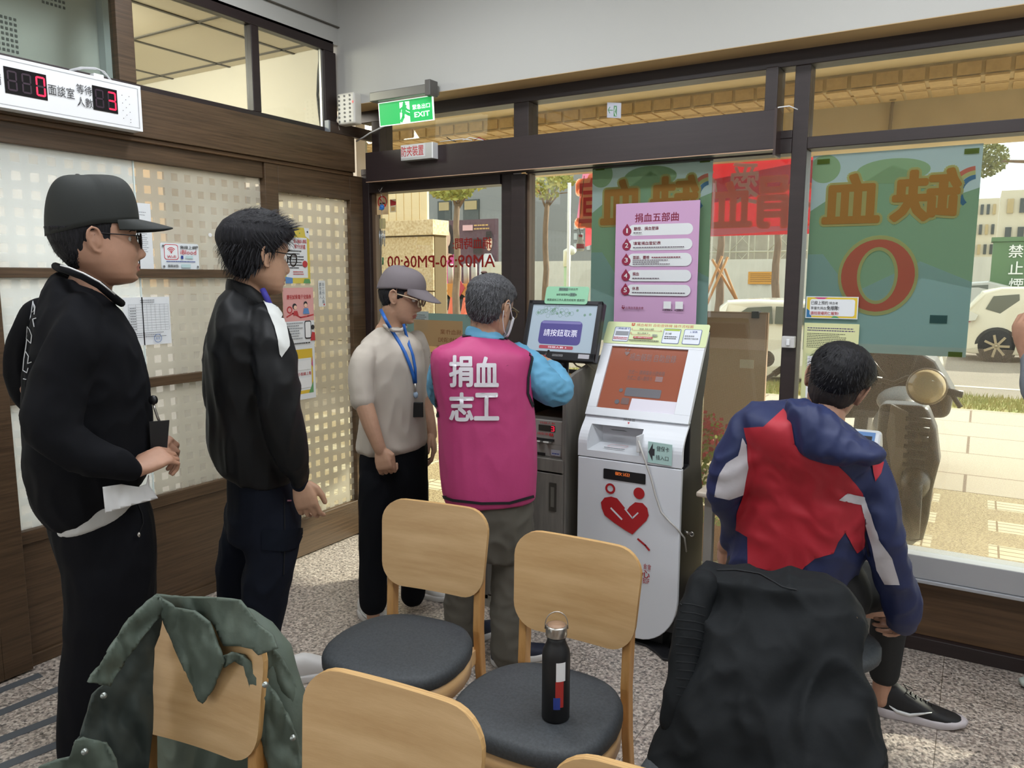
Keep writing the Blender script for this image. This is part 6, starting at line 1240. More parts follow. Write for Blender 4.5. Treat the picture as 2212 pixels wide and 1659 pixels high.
# ---- hand: palm in the local x-y plane, x toward the fingers, y toward the thumb, z out of the back
def hand_into(mb, M, curl=(35, 40, 45, 50), thumb=30, s=1.0, left=False):
    f = -1 if left else 1; V = lambda x, y, z: M @ Vector((x*s, f*y*s, z*s))
    rs = []
    for x, w, h, z in ((-.012, .024, .017, 0), (.0, .026, .0165, 0), (.02, .034, .0155, .001), (.05, .040, .015, .001), (.078, .0405, .012, -.001), (.09, .036, .008, -.003)):
        c = V(x, .002, z); rs.append(ring(c, V(x, w, z)-c+Vector((0, 0, 0)), V(x, .002, z+h)-c, 16, 2.6))
    loft(mb, rs)
    for i, (y, L_, r_) in enumerate(((.030, (.040, .025, .020), .0088), (.0105, (.045, .029, .021), .0090), (-.0105, (.042, .027, .021), .0086), (-.0295, (.033, .02, .018), .0076))):
        a = 0; p = Vector((.084-abs(i-1)*.004, y, -.002)); pts = [Vector((.06, y*.92, -.001)), p.copy()]; rr = [r_, r_*1.04]
        for j, l in enumerate(L_):
            a += curl[i]*(.8 if j == 0 else 1.0 if j == 1 else .65); sp = (1.5-i)*.04
            p = p+Vector((math.cos(R(a)), sp*math.cos(R(a))*.6, -math.sin(R(a))))*l; pts.append(p.copy()); rr.append(r_*(1-.07*(j+1)))
        mb.tube([V(*q) for q in pts], [q*s for q in rr], 10); mb.ell(V(*pts[-1]), rr[-1]*s, rr[-1]*s, rr[-1]*s, 10)
    a = R(thumb); pts = [Vector((.012, .022, -.006)), Vector((.034, .042, -.012)), Vector((.034+.032*math.cos(a), .042+.030*math.sin(a)*.8, -.018)), Vector((.034+.058*math.cos(a*.6), .042+.040*math.sin(a)*.7, -.026))]
    rr = [.0135, .0125, .0105, .0085]; mb.tube([V(*q) for q in pts], [q*s for q in rr], 10); mb.ell(V(*pts[-1]), .0085*s, .0085*s, .0085*s, 10)
def HD(p, xdir, zdir):
    """frame at wrist point p: fingers along xdir, back of hand toward zdir"""
    x = Vector(xdir).normalized(); z = Vector(zdir); z = (z-x*z.dot(x)).normalized(); y = z.cross(x); m_ = Matrix((x, y, z)).transposed().to_4x4(); m_.translation = p; return m_
def shoe(name, pos, deg, t, upper, sole, L_=.285, lace=None, swoosh=None, tall=.0):
    M = Matrix.Translation(pos) @ Matrix.Rotation(R(deg), 4, 'Z'); root = bpy.data.objects.new(name, None); COL.objects.link(root); root.location = pos; fin(root, t)
    k = L_/.285; outl = [(-.09, .0), (-.085, .028), (-.05, .036), (0, .034), (.05, .036), (.11, .046), (.155, .04), (.185, .022), (.195, 0)]; full = outl+[(x, -y*(.92 if x > .05 else 1)) for x, y in outl[::-1][1:-1]]
    mb = MB(); n = len(full); vs = []
    for z, s_ in ((0, .96), (.006, 1.02), (.022, 1.03), (.03, .99)): vs += [M @ Vector((x*s_*k, y*s_*k*1.02, (z+max(0, x-.12)*.18*(1 if z < .01 else .8)+(.006 if x < -.02 and z > .01 else 0)))) for x, y in full]
    mb.add(vs, [(i*n+q, i*n+(q+1) % n, (i+1)*n+(q+1) % n, (i+1)*n+q) for i in range(3) for q in range(n)]+[tuple(range(n))[::-1], tuple(3*n+q for q in range(n))], True); mb.build('sole', sole, root)
    mb = MB(); rs = []
    for x, w, h, z in ((-.092, .012, .03, .05), (-.085, .028, .042, .055), (-.06, .034, .05+tall, .06), (-.02, .035, .052+tall, .062), (.015, .036, .045, .055), (.05, .038, .036, .046), (.09, .043, .026, .038), (.13, .042, .02, .033), (.165, .033, .016, .03), (.188, .015, .01, .026)):
        c = M @ Vector((x*k, 0, z*1.0)); rs.append(ring(c, M.to_3x3() @ Vector((0, w*k, 0)), M.to_3x3() @ Vector((0, 0, h)), 20, 2.4))
    loft(mb, rs); solid('upper', mb, .006, upper, root, 3)
    if lace:
        for j in range(6): x = .02+j*.016; zt_ = .100-j*.0085; MB().tube([M @ Vector((x*k, -.024, zt_-.014)), M @ Vector(((x+.004)*k, 0, zt_+.002)), M @ Vector((x*k, .024, zt_-.014))], .0026, 6).build('lace', lace, root)
        MB().tube([M @ Vector((.012*k, .0, .105)), M @ Vector((.0, .03, .112)), M @ Vector((.03, .035, .098))], .0022, 6).build('lace', lace, root); MB().tube([M @ Vector((.012*k, .0, .105)), M @ Vector((.005, -.032, .11)), M @ Vector((.035, -.036, .095))], .0022, 6).build('lace', lace, root)
    if swoosh:
        for s_ in (-1, 1):
            pts = [(-.045, .052), (-.02, .036), (.02, .032), (.06, .05), (.085, .062)]; q = []
            for (x, z), w in zip(pts, (.0015, .006, .0065, .003, .0008)):
                yy = ip(x, [-.06, 0, .05, .09], [.037, .0385, .041, .0455])*s_; q.append(((x*k, yy, z+w), (x*k, yy, z-w)))
            mb = MB(); vs = [M @ Vector(v) for pr_ in q for v in pr_]; mb.add(vs, [(2*i, 2*i+2, 2*i+3, 2*i+1) for i in range(4)], True); o_ = mb.build('side_mark', swoosh, root); sd = o_.modifiers.new('t', 'SOLIDIFY'); sd.thickness = .004; sd.offset = 0
    return root
def glasses(M, t, m, lens, s=1.0, r_=.0035, round_=True):
    g_ = bpy.data.objects.new('glasses', None); COL.objects.link(g_); g_.location = M.translation; fin(g_, t)
    for s_ in (-1, 1):
        pts = [M @ Vector((.1035-.18*abs(.031+.022*math.cos(a)-.0)*.25, s_*(.0325+.0235*math.cos(a)), -.002+.0195*math.sin(a))) for a in [2*math.pi*k/26 for k in range(27)]]
        MB().tube(pts, r_*.6, 6).build('lens_rim', m, g_); mb = MB(); mb.add(pts[:26], [tuple(range(26))]); mb.build('lens', lens, g_)
        MB().tube([M @ Vector(q) for q in ((.098, s_*.055, .006), (.094, s_*.069, .010), (.05, s_*.0765, .012), (0, s_*.0815, .014), (-.014, s_*.084, .006), (-.022, s_*.084, -.008))], r_*.5, 6).build('temple_arm', m, g_)
    MB().tube([M @ Vector(q) for q in ((.1045, -.010, .004), (.1065, 0, .007), (.1045, .010, .004))], r_*.55, 6).build('bridge', m, g_); return g_
def cap(M, t, m, puff=.0, brim_pitch=8, flat=False, btn=None, nm='cap', base=-.0):
    """baseball cap: crown of six panels, stiff peak, button"""
    c_ = bpy.data.objects.new(nm, None); COL.objects.link(c_); c_.location = M.translation; fin(c_, t); vs = []; rows, cols = 20, 64; zb = .036+base
    for i in range(rows+1):
        u = i/rows
        for k in range(cols):
            a = 2*math.pi*k/cols; ca, sa = math.cos(a), math.sin(a); zlo = zb+.014*max(0, ca)-.030*max(0, -ca)
            rx_, ry_ = .110, .0890; cu = math.cos(u*math.pi/2)
            prf = cu**.62 if not flat else (cu**.5 if ca > .2 else cu**.62)
            zt_ = .128+puff; z = zlo+(zt_-zlo)*math.sin(u*math.pi/2)**(1.0 if not flat else .9)+(.016*max(0, ca)*math.sin(u*math.pi) if flat else 0)
            seam = .0015*abs(math.sin(3*a))**.3; x = -.006+rx_*prf*ca*(1+.012*(ca > 0))-.02*u*u*(1 if flat else .3); y = ry_*prf*sa; vs.append(M @ Vector((x*(1-.004+seam), y*(1-.004+seam), z)))
    fs = [(i*cols+k, i*cols+(k+1) % cols, (i+1)*cols+(k+1) % cols, (i+1)*cols+k) for i in range(rows) for k in range(cols)]+[tuple(range(cols))[::-1]]
    o = MB().add(vs, fs, True).build('crown', m, c_)
    mb = MB(); rows, cols = 10, 24; top, bot = [], []
    for i in range(rows+1):
        for k in range(cols+1):
            a = R(-62+124*k/cols); u = i/rows; x0 = -.006+.110*math.cos(a); y0 = .0890*math.sin(a); ext = .078*math.cos(a*.9)**.55*u if abs(math.degrees(a)) < 62 else 0
            ext = .083*u*max(0, 1-(abs(a)/R(63))**2.6); x = x0+ext; y = y0*(1-.10*u*0); z = zb+.014*math.cos(a)+.004-ext*math.tan(R(brim_pitch))-1.0*y*y*4*u*.9-ext*ext*.8
            top.append(M @ Vector((x, y, z+.0022))); bot.append(M @ Vector((x, y, z-.0012)))
    n = cols+1; N_ = len(top); f1 = [(i*n+k, i*n+k+1, (i+1)*n+k+1, (i+1)*n+k) for i in range(rows) for k in range(cols)]; edge = [(rows*n+k, rows*n+k+1, N_+rows*n+k+1, N_+rows*n+k) for k in range(cols)]
    mb.add(top+bot, f1+[tuple(q+N_ for q in f[::-1]) for f in f1]+edge, True).build('peak', m, c_)
    MB().ell(M @ Vector((-.012-.02*(1 if flat else .3), 0, .128+puff)), .007, .007, .004, 12).build('button', btn or m, c_); return c_
def person(name, loc, label): return thing(name, loc, label, 'person')
def fitb(mb, D, rows): limb(mb, D, rows, 3, 12)
def lerpD(y0, d0, y1, d1): return lambda y: d0+(d1-d0)*min(1.15, max(-.1, (y-y0)/(y1-y0)))
CL_BLK = mat('black_sweatshirt', '121317', .9, spec=.15, bump=.25, bscale=500, bdist=.0006); CL_NYL = mat('black_nylon', '101215', .55, spec=.3, bump=.06, bscale=80); CL_NAVY = mat('dark_navy_trousers', '0f1420', .85, spec=.2, bump=.2, bscale=400, bdist=.0006)
CL_PBL = mat('black_trousers', '0f1015', .85, spec=.15, bump=.2, bscale=400, bdist=.0006); CL_TEE = mat('stone_cotton', 'b5ada2', .85, bump=.25, bscale=450, bdist=.0006); CL_WHT = mat('white_cotton', 'c4c5c4', .8)
HB = hairmat('black_hair', '0c0c0f', '26262b'); HG = hairmat('greying_hair', '111114', '67686c', 40)
HEADV, BODYV, CLV = .0034, .0034, .0085
FOLD = lambda a=1.0: [(.010*a, (6, 6, 3.2), .6, False), (.0055*a, (16, 16, 7), .8, True)]
def lipfn(M):
    Mi = M.inverted()
    def f(c, n):
        q = Mi @ c; return 1 if (-.0825 < q.z < -.0615 and abs(q.y) < .024-abs(q.z+.0715)*.8 and q.x > .078) else 0
    return f

# ---------------- man in black cap and black sweatshirt, left
D1 = lerpD(500, 2.5, 1600, 2.65); P = person('person', (J(190, 1500, 2.65).x, J(190, 1500, 2.65).y, 0), 'man in black cap, glasses and black sweatshirt standing leftmost with a paper')
M = HM(208, 518, 2.5, 63, 0, 0, 1.08); mb = MB(); head_into(mb, M, .009)
limb(mb, D1, [(206, 566, 42, 0), (196, 612, 46, 0), (180, 662, 60, 0)]); slab(mb, D1, [(110, 650, 250, 680, .13, 0), (90, 760, 290, 760, .15, 0), (80, 950, 290, 950, .15, 0), (110, 1120, 300, 1100, .14, 0)])
limb(mb, D1, [(165, 735, 26, -.14), (122, 860, 27, -.21), (125, 950, 24, -.24), (210, 985, 21, -.26), (292, 1015, 17, -.26)]); limb(mb, D1, [(90, 720, 26, .18), (60, 830, 22, .2), (150, 910, 20, .15), (300, 945, 16, .05)])
limb(mb, D1, [(215, 1150, 50, -.09), (205, 1350, 38, -.09), (172, 1600, 22, -.09), (160, 1690, 17, -.09)]); limb(mb, D1, [(250, 1150, 45, .09), (245, 1350, 36, .09), (225, 1600, 20, .09), (222, 1670, 17, .09)])
wr = J(292, 1017, D1(1010)-.26); hx = (J(330, 1003, D1(1010)-.24)-wr); hand_into(mb, HD(wr+hx*.15, hx+Vector((0, 0, .01)), Vector((.3, -.7, .55))), (55, 60, 60, 60), 10, 1.02)
wr2 = J(305, 948, D1(950)+.03); hand_into(mb, HD(wr2, J(345, 958, D1(950)+.0)-wr2, Vector((.2, -.5, .8))), (50, 60, 60, 60), 20, 1.0, True)
solid('body', mb, BODYV, SKIN2, P, 3, mats=[SKIN2, LIP], paint=lipfn(M)); face_bits(M, P)
def hf(z, a):
    ca = math.cos(a); back = -ca
    lo = .005-.085*max(0, back-.1) if ca < .25 else .035
    lo = -.082+.05*(1-max(0, back))*1.3 if back > .25 else (-.028 if ca < .32 else .03); return (.005+.008*max(0, back)*(z < .03))*min(1, (z-lo)/.015) if z > lo else -.012
hair(M, P, hf, HB, tufts=(300, (-.06, .0), (2.2, 4.1), (.006, .012), lambda p, n, r: Vector((-.2, 0, -1))), seed=3)
cap(M, P, mat('black_cap', '1d211f', .75, bump=.2, bscale=300, bdist=.0008), .034, 9, True)
cp = P.children[-1]; MB().tube([M @ Vector((-.100, -.02, .018)), M @ Vector((-.106, 0, .014)), M @ Vector((-.100, .02, .018))], .006, 8).build('strap', CL_BLK, cp); MB().obox(M @ Vector((-.101, -.030, .018)), M.to_3x3() @ Vector((.002, .004, 0)), M.to_3x3() @ Vector((-.004, .008, 0)), (0, 0, .011)).build('buckle', STL, cp)
LENS = glass('lens_glass', (235, 238, 240), 1.2); glasses(M @ Matrix.Translation((0, 0, .0)), P, mat('dark_frame', '1b1a1c', .3, .5), LENS)
mb = MB(); slab(mb, D1, [(122, 588, 232, 640, .075, 0), (104, 604, 258, 668, .10, 0), (84, 640, 276, 696, .16, 0), (62, 700, 298, 735, .205, 0), (50, 800, 318, 812, .21, 0), (47, 900, 330, 890, .21, 0), (48, 1000, 330, 975, .21, 0), (62, 1085, 300, 1035, .20, 0), (98, 1130, 262, 1062, .185, 0), (112, 1132, 240, 1075, .16, 0)])
limb(mb, D1, [(178, 668, 45, -.13), (160, 735, 58, -.19), (128, 830, 62, -.22), (112, 905, 60, -.25), (135, 955, 52, -.27), (200, 985, 45, -.28), (255, 1000, 39, -.28), (283, 1012, 30, -.27)])
limb(mb, D1, [(92, 680, 38, .14), (62, 745, 42, .19), (50, 820, 40, .22), (72, 870, 36, .24), (160, 905, 30, .18), (250, 935, 28, .1), (312, 948, 24, .04)])
swt = solid('sweatshirt', mb, CLV, CL_BLK, P, 6, FOLD(1.3)); tr1 = bvh(swt)
mb = MB(); mb.tube([J(*q) for q in ((120, 575, 2.55), (140, 582, 2.42), (180, 597, 2.36), (215, 616, 2.36), (245, 642, 2.40), (262, 655, 2.5), (235, 640, 2.64), (160, 600, 2.66), (120, 575, 2.55))], .011, 10); mb.build('collar', CL_BLK, swt)
MB().tube([J(*q) for q in ((131, 573, 2.40), (150, 578, 2.37), (180, 590, 2.345), (215, 609, 2.345), (248, 636, 2.385))], .0022, 6).build('collar_piping', WHITEP, swt)
WL2 = mat('print_outline', 'b9bcc0', .7)
def strokes(tree, lines, wd, m, name, parent):
    for ln in lines:
        for (a, b) in zip(ln, ln[1:]):
            d = Vector((b[0]-a[0], b[1]-a[1])); 
            if d.length < .1: continue
            d.normalize(); n = Vector((-d.y, d.x))*wd/2; e = d*wd*.25
            yield [(a[0]-n.x-e.x, a[1]-n.y-e.y), (b[0]-n.x+e.x, b[1]-n.y+e.y), (b[0]+n.x+e.x, b[1]+n.y+e.y), (a[0]+n.x-e.x, a[1]+n.y-e.y)]
def strokedecal(tree, lines, wd, m, name, parent, off=.003):
    vs, fs = [], []
    for q in strokes(tree, lines, wd, m, name, parent): b = len(vs); vs += q; fs.append((b, b+1, b+2, b+3))
    return decal(tree, None, m, name, parent, off, mesh2d=(vs, fs), step=8)
strokedecal(tr1, [[(66, 692), (72, 652), (76, 672), (68, 676)], [(71, 655), (78, 664), (76, 680)], [(80, 688), (73, 690), (76, 706)], [(60, 705), (57, 730), (62, 735), (69, 742), (71, 725), (66, 712), (60, 705)], [(60, 735), (58, 752), (54, 775), (52, 800), (60, 805), (63, 795)], [(58, 760), (64, 770), (62, 785), (70, 782)], [(53, 818), (59, 820)]], 1.8, WL2, 'back_print', swt)
mb = MB(); slab(mb, D1, [(110, 1040, 285, 1000, .17, 0), (106, 1105, 300, 1040, .185, 0), (106, 1140, 300, 1066, .185, 0), (112, 1146, 290, 1080, .17, 0)]); solid('undershirt', mb, .008, CL_WHT, P, 4, FOLD(.5))
mb = MB(); slab(mb, D1, [(110, 1090, 290, 1045, .165, 0), (98, 1130, 322, 1080, .175, 0), (112, 1190, 336, 1160, .18, 0), (136, 1260, 338, 1260, .17, 0), (145, 1330, 335, 1330, .14, 0)])
limb(mb, D1, [(225, 1220, 84, -.08), (212, 1340, 70, -.1), (190, 1450, 55, -.1), (168, 1560, 42, -.1), (163, 1622, 38, -.1)]); limb(mb, D1, [(250, 1230, 84, .08), (262, 1340, 70, .1), (245, 1450, 58, .1), (228, 1560, 48, .1), (222, 1622, 44, .1)])
pts = solid('trousers', mb, CLV, CL_PBL, P, 6, FOLD(.8)); trp = bvh(pts)
strokedecal(trp, [[(297, 1090), (306, 1110), (308, 1130), (301, 1148)]], 2.5, mat('pocket_seam', '05060a', .9), 'pocket_seam', pts); c = J(300, 1155, D1(1155)-.17); MB().ell(c, .005, .005, .008, 10).build('zip_pull', STL, pts)
shoe('shoe', (J(163, 1640, D1(1600)-.1).x, J(163, 1640, D1(1600)-.1).y, 0), 66, P, BLACK, MBK); shoe('shoe', (J(222, 1640, D1(1600)+.1).x, J(222, 1640, D1(1600)+.1).y, 0), 58, P, BLACK, MBK)
o = sheet('folded_paper', [(222, 1052), (262, 1046), (300, 1052), (316, 1046), (321, 1026), (323, 1050), (341, 1076), (322, 1082), (290, 1090), (250, 1102), (228, 1108)], lambda x, y: D1(y)-.30+.0009*(x-222), mat('white_paper', 'e2e4e6', .6), None, .002, 6, (.01, .05), label='crumpled white paper held low by the man in the black cap', cat='paper')
bh = thing('badge_holder', J(340, 930, D1(930)-.1), 'black card case on a clip and reel at the waist of the capped man', 'badge holder'); Db = D1(930)-.14
MB().lathe(J(331, 864, Db), [(.001, -.008), (.012, -.007), (.014, 0), (.012, .007), (.001, .008)], 18, 'y').build('reel', BLACK, bh); MB().tube([J(331, 872, Db), J(335, 885, Db), J(340, 900, Db), J(345, 912, Db)], .0035, 6).build('clip', STL, bh)
MB().prism([(-.02, -.042), (.0235, -.04), (.034, .042), (-.02, .042)], J(340, 940, Db), (.5, .86, 0), (0, 0, 1), (.86, -.5, 0), .008).build('card_case', BLACK, bh)

# ---------------- man with black hair, glasses, black track jacket
D2 = lerpD(540, 2.55, 1500, 2.76); P = person('person', (J(560, 1480, 2.7).x, J(560, 1480, 2.7).y, 0), 'bareheaded man with glasses in a black track jacket with white shoulder panel')
M = HM(556, 553, 2.55, 73, 5, 0, 1.02); mb = MB(); head_into(mb, M, .0)
limb(mb, D2, [(545, 590, 38, 0), (540, 635, 38, 0), (535, 680, 50, 0)]); slab(mb, D2, [(480, 670, 600, 700, .12, 0), (470, 760, 610, 760, .14, 0), (470, 900, 610, 900, .14, 0), (500, 1040, 620, 1030, .13, 0)])
limb(mb, D2, [(572, 745, 22, -.13), (598, 860, 22, -.2), (625, 950, 19, -.2), (648, 1030, 15, -.16), (650, 1045, 14, -.16)]); limb(mb, D2, [(500, 720, 26, .18), (500, 860, 22, .2), (560, 960, 19, .2), (590, 1020, 15, .2)])
limb(mb, D2, [(560, 1080, 36, -.06), (570, 1250, 30, -.09), (565, 1450, 20, -.1), (575, 1555, 18, -.1)]); limb(mb, D2, [(550, 1080, 34, .06), (530, 1250, 28, .09), (575, 1430, 19, .09), (600, 1490, 17, .09)])
wr = J(648, 1042, D2(1040)-.16); hand_into(mb, HD(wr, J(660, 1085, D2(1085)-.17)-wr, Vector((.5, -.75, -.0))), (28, 34, 34, 34), 25, 1.0)
wr = J(590, 1022, D2(1020)+.2); hand_into(mb, HD(wr, Vector((.1, .2, -1)), Vector((-.6, .6, 0))), (30, 35, 40, 40), 20, 1.0, True)
solid('body', mb, BODYV, SKIN, P, 3, mats=[SKIN, LIP], paint=lipfn(M)); face_bits(M, P)
def hf(z, a):
    ca = math.cos(a); back = max(0, -ca)
    lo = .046 if ca > .55 else (.0+(ca-.15)*.11 if ca > .15 else (-.01-.02*(ca < .0) if ca > -.2 else -.076+.045*(1-back)))
    k_ = min(1, max(0, (z+.01)/.06)); th = .010+.014*k_*k_*(3-2*k_)+.008*max(0, ca-.3); return th*min(1, (z-lo)/.02) if z > lo else -.012
hair(M, P, hf, HB, tufts=(2600, (-.085, .114), (0, 6.28), (.018, .042), lambda p, n, r: Vector((.9*(p.z > .03)-.2, r.uniform(-.35, .35), -1.0+1.1*(p.z > .085)))), seed=5)
glasses(M, P, mat('dark_frame', '1b1a1c', .3, .5), LENS)
mb = MB(); slab(mb, D2, [(497, 618, 582, 668, .07, 0), (484, 632, 598, 690, .10, 0), (466, 664, 612, 712, .16, 0), (450, 720, 622, 750, .19, 0), (446, 800, 625, 810, .19, 0), (450, 880, 628, 890, .18, 0), (448, 950, 635, 960, .18, 0), (462, 998, 640, 1010, .17, 0), (482, 1022, 630, 1035, .16, 0), (490, 1026, 620, 1038, .15, 0)])
limb(mb, D2, [(575, 690, 40, -.12), (588, 760, 50, -.19), (600, 850, 48, -.22), (612, 920, 46, -.22), (628, 980, 38, -.2), (643, 1020, 27, -.17), (646, 1034, 22, -.165)]); limb(mb, D2, [(495, 700, 36, .13), (480, 780, 40, .18), (490, 880, 38, .2), (545, 960, 30, .22), (585, 1010, 24, .2)])
jk = solid('track_jacket', mb, CLV, CL_NYL, P, 6, FOLD(1.5)); tj = bvh(jk)
mb = MB(); slab(mb, D2, [(490, 600, 560, 622, .058, 0), (487, 612, 585, 655, .068, 0), (486, 628, 596, 676, .075, 0)]); solid('collar', mb, .006, CL_NYL, jk, 3)
MB().tube([J(*q) for q in ((567, 625, 2.47), (577, 645, 2.455), (584, 662, 2.46), (590, 678, 2.47))], .009, 8).build('blue_inner_collar', mat('cobalt_cloth', '34308f', .7), jk)
CWj = mat('white_nylon', 'c9ccca', .6, bump=.15, bscale=60)
decal(tj, [(569, 652), (582, 655), (598, 664), (610, 680), (618, 705), (624, 738), (624, 748), (608, 772), (604, 765), (600, 738), (592, 706), (582, 680)], CWj, 'shoulder_panel', jk, .004)
strokedecal(tj, [[(508, 622), (530, 625), (548, 634), (566, 650), (574, 655)]], 2, CWj, 'collar_piping', jk)
mb = MB(); limb(mb, D2, [(645, 1026, 20, -.165), (648, 1046, 18.5, -.16)]); solid('cuff', mb, .006, CL_NAVY, jk, 2)
mb = MB(); slab(mb, D2, [(500, 1005, 625, 1015, .14, 0), (491, 1040, 640, 1045, .155, 0), (492, 1100, 650, 1100, .16, 0), (486, 1160, 648, 1165, .15, 0)])
limb(mb, D2, [(585, 1100, 58, -.08), (582, 1200, 56, -.1), (568, 1300, 50, -.1), (560, 1400, 42, -.1), (565, 1505, 36, -.1)]); limb(mb, D2, [(540, 1100, 50, .08), (520, 1200, 46, .09), (515, 1290, 42, .1), (545, 1380, 36, .1), (590, 1455, 30, .1)])
pt = solid('cargo_trousers', mb, CLV, CL_NAVY, P, 6, FOLD(1.1)); tp = bvh(pt)
decal(tp, [(566, 1144), (612, 1144), (650, 1140), (652, 1152), (640, 1182), (610, 1190), (567, 1186)], mat('cargo_flap', '0d121c', .85, spec=.15), 'cargo_pocket', pt, .007); strokedecal(tp, [[(613, 1075), (615, 1160), (612, 1240)]], 2.5, mat('side_seam', '05070c', .9), 'side_seam', pt)
decal(tp, [(619, 1080), (628, 1080), (628, 1083), (619, 1083)], STL, 'rivet', pt, .003)
WSH = mat('white_leather', 'd4d3d1', .5); a = J(575, 1545, D2(1540)-.1)
q = onz(660, 1532); shoe('shoe', (q.x-.11, q.y-.09, 0), 40, P, WSH, WSH, swoosh=BLACK, lace=WHITEP); q = onz(600, 1500); shoe('shoe', (q.x+.02, q.y+.15, 0), 55, P, WSH, WSH)

# ---------------- man in grey cap, stone T-shirt, lanyard
D3 = lambda y: 3.43; P = person('person', (J(830, 1300, 3.43).x, J(830, 1300, 3.43).y, 0), 'man in grey cap, glasses and pale T-shirt standing by the entrance door')
M = HM(866, 640, 3.43, 22, 14, 0, .97); mb = MB(); head_into(mb, M, .0)
limb(mb, D3, [(852, 668, 27, .0), (848, 695, 27, .02), (842, 725, 36, .03)]); slab(mb, D3, [(785, 735, 900, 735, .1, 0), (790, 800, 905, 800, .11, 0), (790, 900, 905, 900, .11, 0), (790, 1000, 905, 1000, .12, 0)])
limb(mb, D3, [(788, 785, 18, -.11), (783, 850, 20, -.16), (797, 905, 19, -.18), (815, 955, 15, -.19), (822, 972, 13.5, -.19)]); limb(mb, D3, [(900, 760, 20, .13), (915, 860, 18, .15), (926, 910, 15, .14), (932, 940, 12.5, .13)])
limb(mb, D3, [(825, 1030, 28, -.05), (812, 1150, 24, -.08), (806, 1300, 15, -.08), (806, 1330, 14, -.08)]); limb(mb, D3, [(885, 1030, 26, .06), (892, 1150, 22, .1), (894, 1270, 14, .12), (894, 1290, 12, .12)])
wr = J(822, 970, 3.24); hand_into(mb, HD(wr, J(828, 1003, 3.23)-wr, Vector((.25, -.95, .05))), (62, 70, 60, 40), -8, 1.0)
wr = J(932, 938, 3.56); hand_into(mb, HD(wr, J(937, 965, 3.54)-wr, Vector((.3, .2, .1))), (24, 30, 34, 38), 20, .98, True)
solid('body', mb, BODYV, SKIN, P, 3, mats=[SKIN, LIP], paint=lipfn(M)); face_bits(M, P)
def hf(z, a):
    ca = math.cos(a); back = max(0, -ca); lo = .03 if ca > .4 else (-.014+.05*(ca-.05) if ca > .05 else (.002 if ca > -.18 else -.072+.045*(1-back))); return (.008 if z < .0 else max(.001, .008-z*.3))*min(1, (z-lo)/.012) if z > lo else -.012
hair(M, P, hf, HB, tufts=(300, (-.07, -.012), (.9, 5.4), (.008, .016), lambda p, n, r: Vector((.1, 0, -1))), seed=8)
cap(M, P, mat('mauve_grey_cap', '6f686c', .8, bump=.25, bscale=300, bdist=.0008, var=.05), .006, 22, False)
glasses(M, P, mat('champagne_frame', 'b8a68c', .25, .2), LENS, r_=.006)
mb = MB(); slab(mb, D3, [(826, 700, 870, 708, .06, .02), (812, 710, 884, 716, .08, .01), (796, 722, 896, 726, .10, 0), (780, 740, 910, 742, .13, 0), (772, 775, 917, 775, .15, 0), (771, 810, 918, 810, .15, 0), (776, 860, 918, 860, .15, 0), (774, 910, 918, 905, .15, 0), (770, 960, 922, 935, .155, 0), (772, 972, 922, 950, .155, 0), (790, 982, 912, 960, .14, 0)])
limb(mb, D3, [(806, 738, 20, -.06), (786, 772, 29, -.12), (778, 815, 28, -.14), (780, 852, 25, -.155), (781, 864, 25, -.16)]); limb(mb, D3, [(898, 735, 22, .08), (908, 780, 26, .13), (912, 830, 22, .15), (914, 850, 21, .15)])
tee = solid('t_shirt', mb, .0075, CL_TEE, P, 5, FOLD(1.1)); tt = bvh(tee)
MB().tube([J(*q) for q in ((824, 698, 3.50), (834, 706, 3.36), (850, 714, 3.325), (866, 714, 3.34), (876, 706, 3.42), (872, 694, 3.52), (845, 686, 3.57), (824, 698, 3.50))], .008, 8).build('neckband', CL_TEE, tee)
lan = thing('lanyard', J(870, 740, 3.28), 'blue lanyard with a clip, badge reel and black card case on the stone T-shirt', 'lanyard'); BLN = mat('lanyard_blue', '1f5fb0', .5)
def ribbon(pts, w, m, name, par):
    mb = MB(); vs = []
    P_ = [Vector(p) for p in pts]
    for i, p in enumerate(P_):
        d = (P_[min(i+1, len(P_)-1)]-P_[max(0, i-1)]).normalized(); n = d.cross((CAM-p).normalized()).normalized(); vs += [p-n*w/2, p+n*w/2]
    mb.add(vs, [(2*i, 2*i+1, 2*i+3, 2*i+2) for i in range(len(P_)-1)], True); o = mb.build(name, m, par); sd = o.modifiers.new('t', 'SOLIDIFY'); sd.thickness = .0015; sd.offset = 0; return o
def surf(tree, x, y, off): h = tree.ray_cast(CAM, ray(x, y).normalized()); return (h[0]-ray(x, y).normalized()*off) if h[0] else J(x, y, 3.3)
ribbon([J(822, 668, 3.40), J(828, 680, 3.31), J(836, 696, 3.26)]+[surf(tt, x, y, .008) for x, y in ((845, 712), (860, 735), (875, 762), (886, 790), (893, 812), (896, 828))], .014, BLN, 'strap', lan)
ribbon([J(872, 700, 3.33)]+[surf(tt, x, y, .008) for x, y in ((877, 722), (884, 745), (892, 768), (897, 795), (898, 828))], .012, BLN, 'strap', lan)
q = surf(tt, 897, 838, .012); MB().tube([q+Vector((0, 0, .02)), q, q-Vector((0, 0, .018))], .004, 8).build('clip', STL, lan); MB().ell(surf(tt, 898, 853, .012), .012, .008, .015, 14).build('reel', mat('reel_blue_grey', '8fa3b8', .2), lan)
q = surf(tt, 901, 885, .014); MB().obox(q, (.024, .013, 0), (.002, -.004, 0), (0, 0, .033)).build('card_case', BLACK, lan, .003)
textdecal(tt, 'Taipei  Blood  Donation', 0, 0, 0, 0, WHITEP, 'strap_lettering', lan, .0, .0115, quad=((843, 712), (886, 790), (888, 789), (845, 711))) if False else None
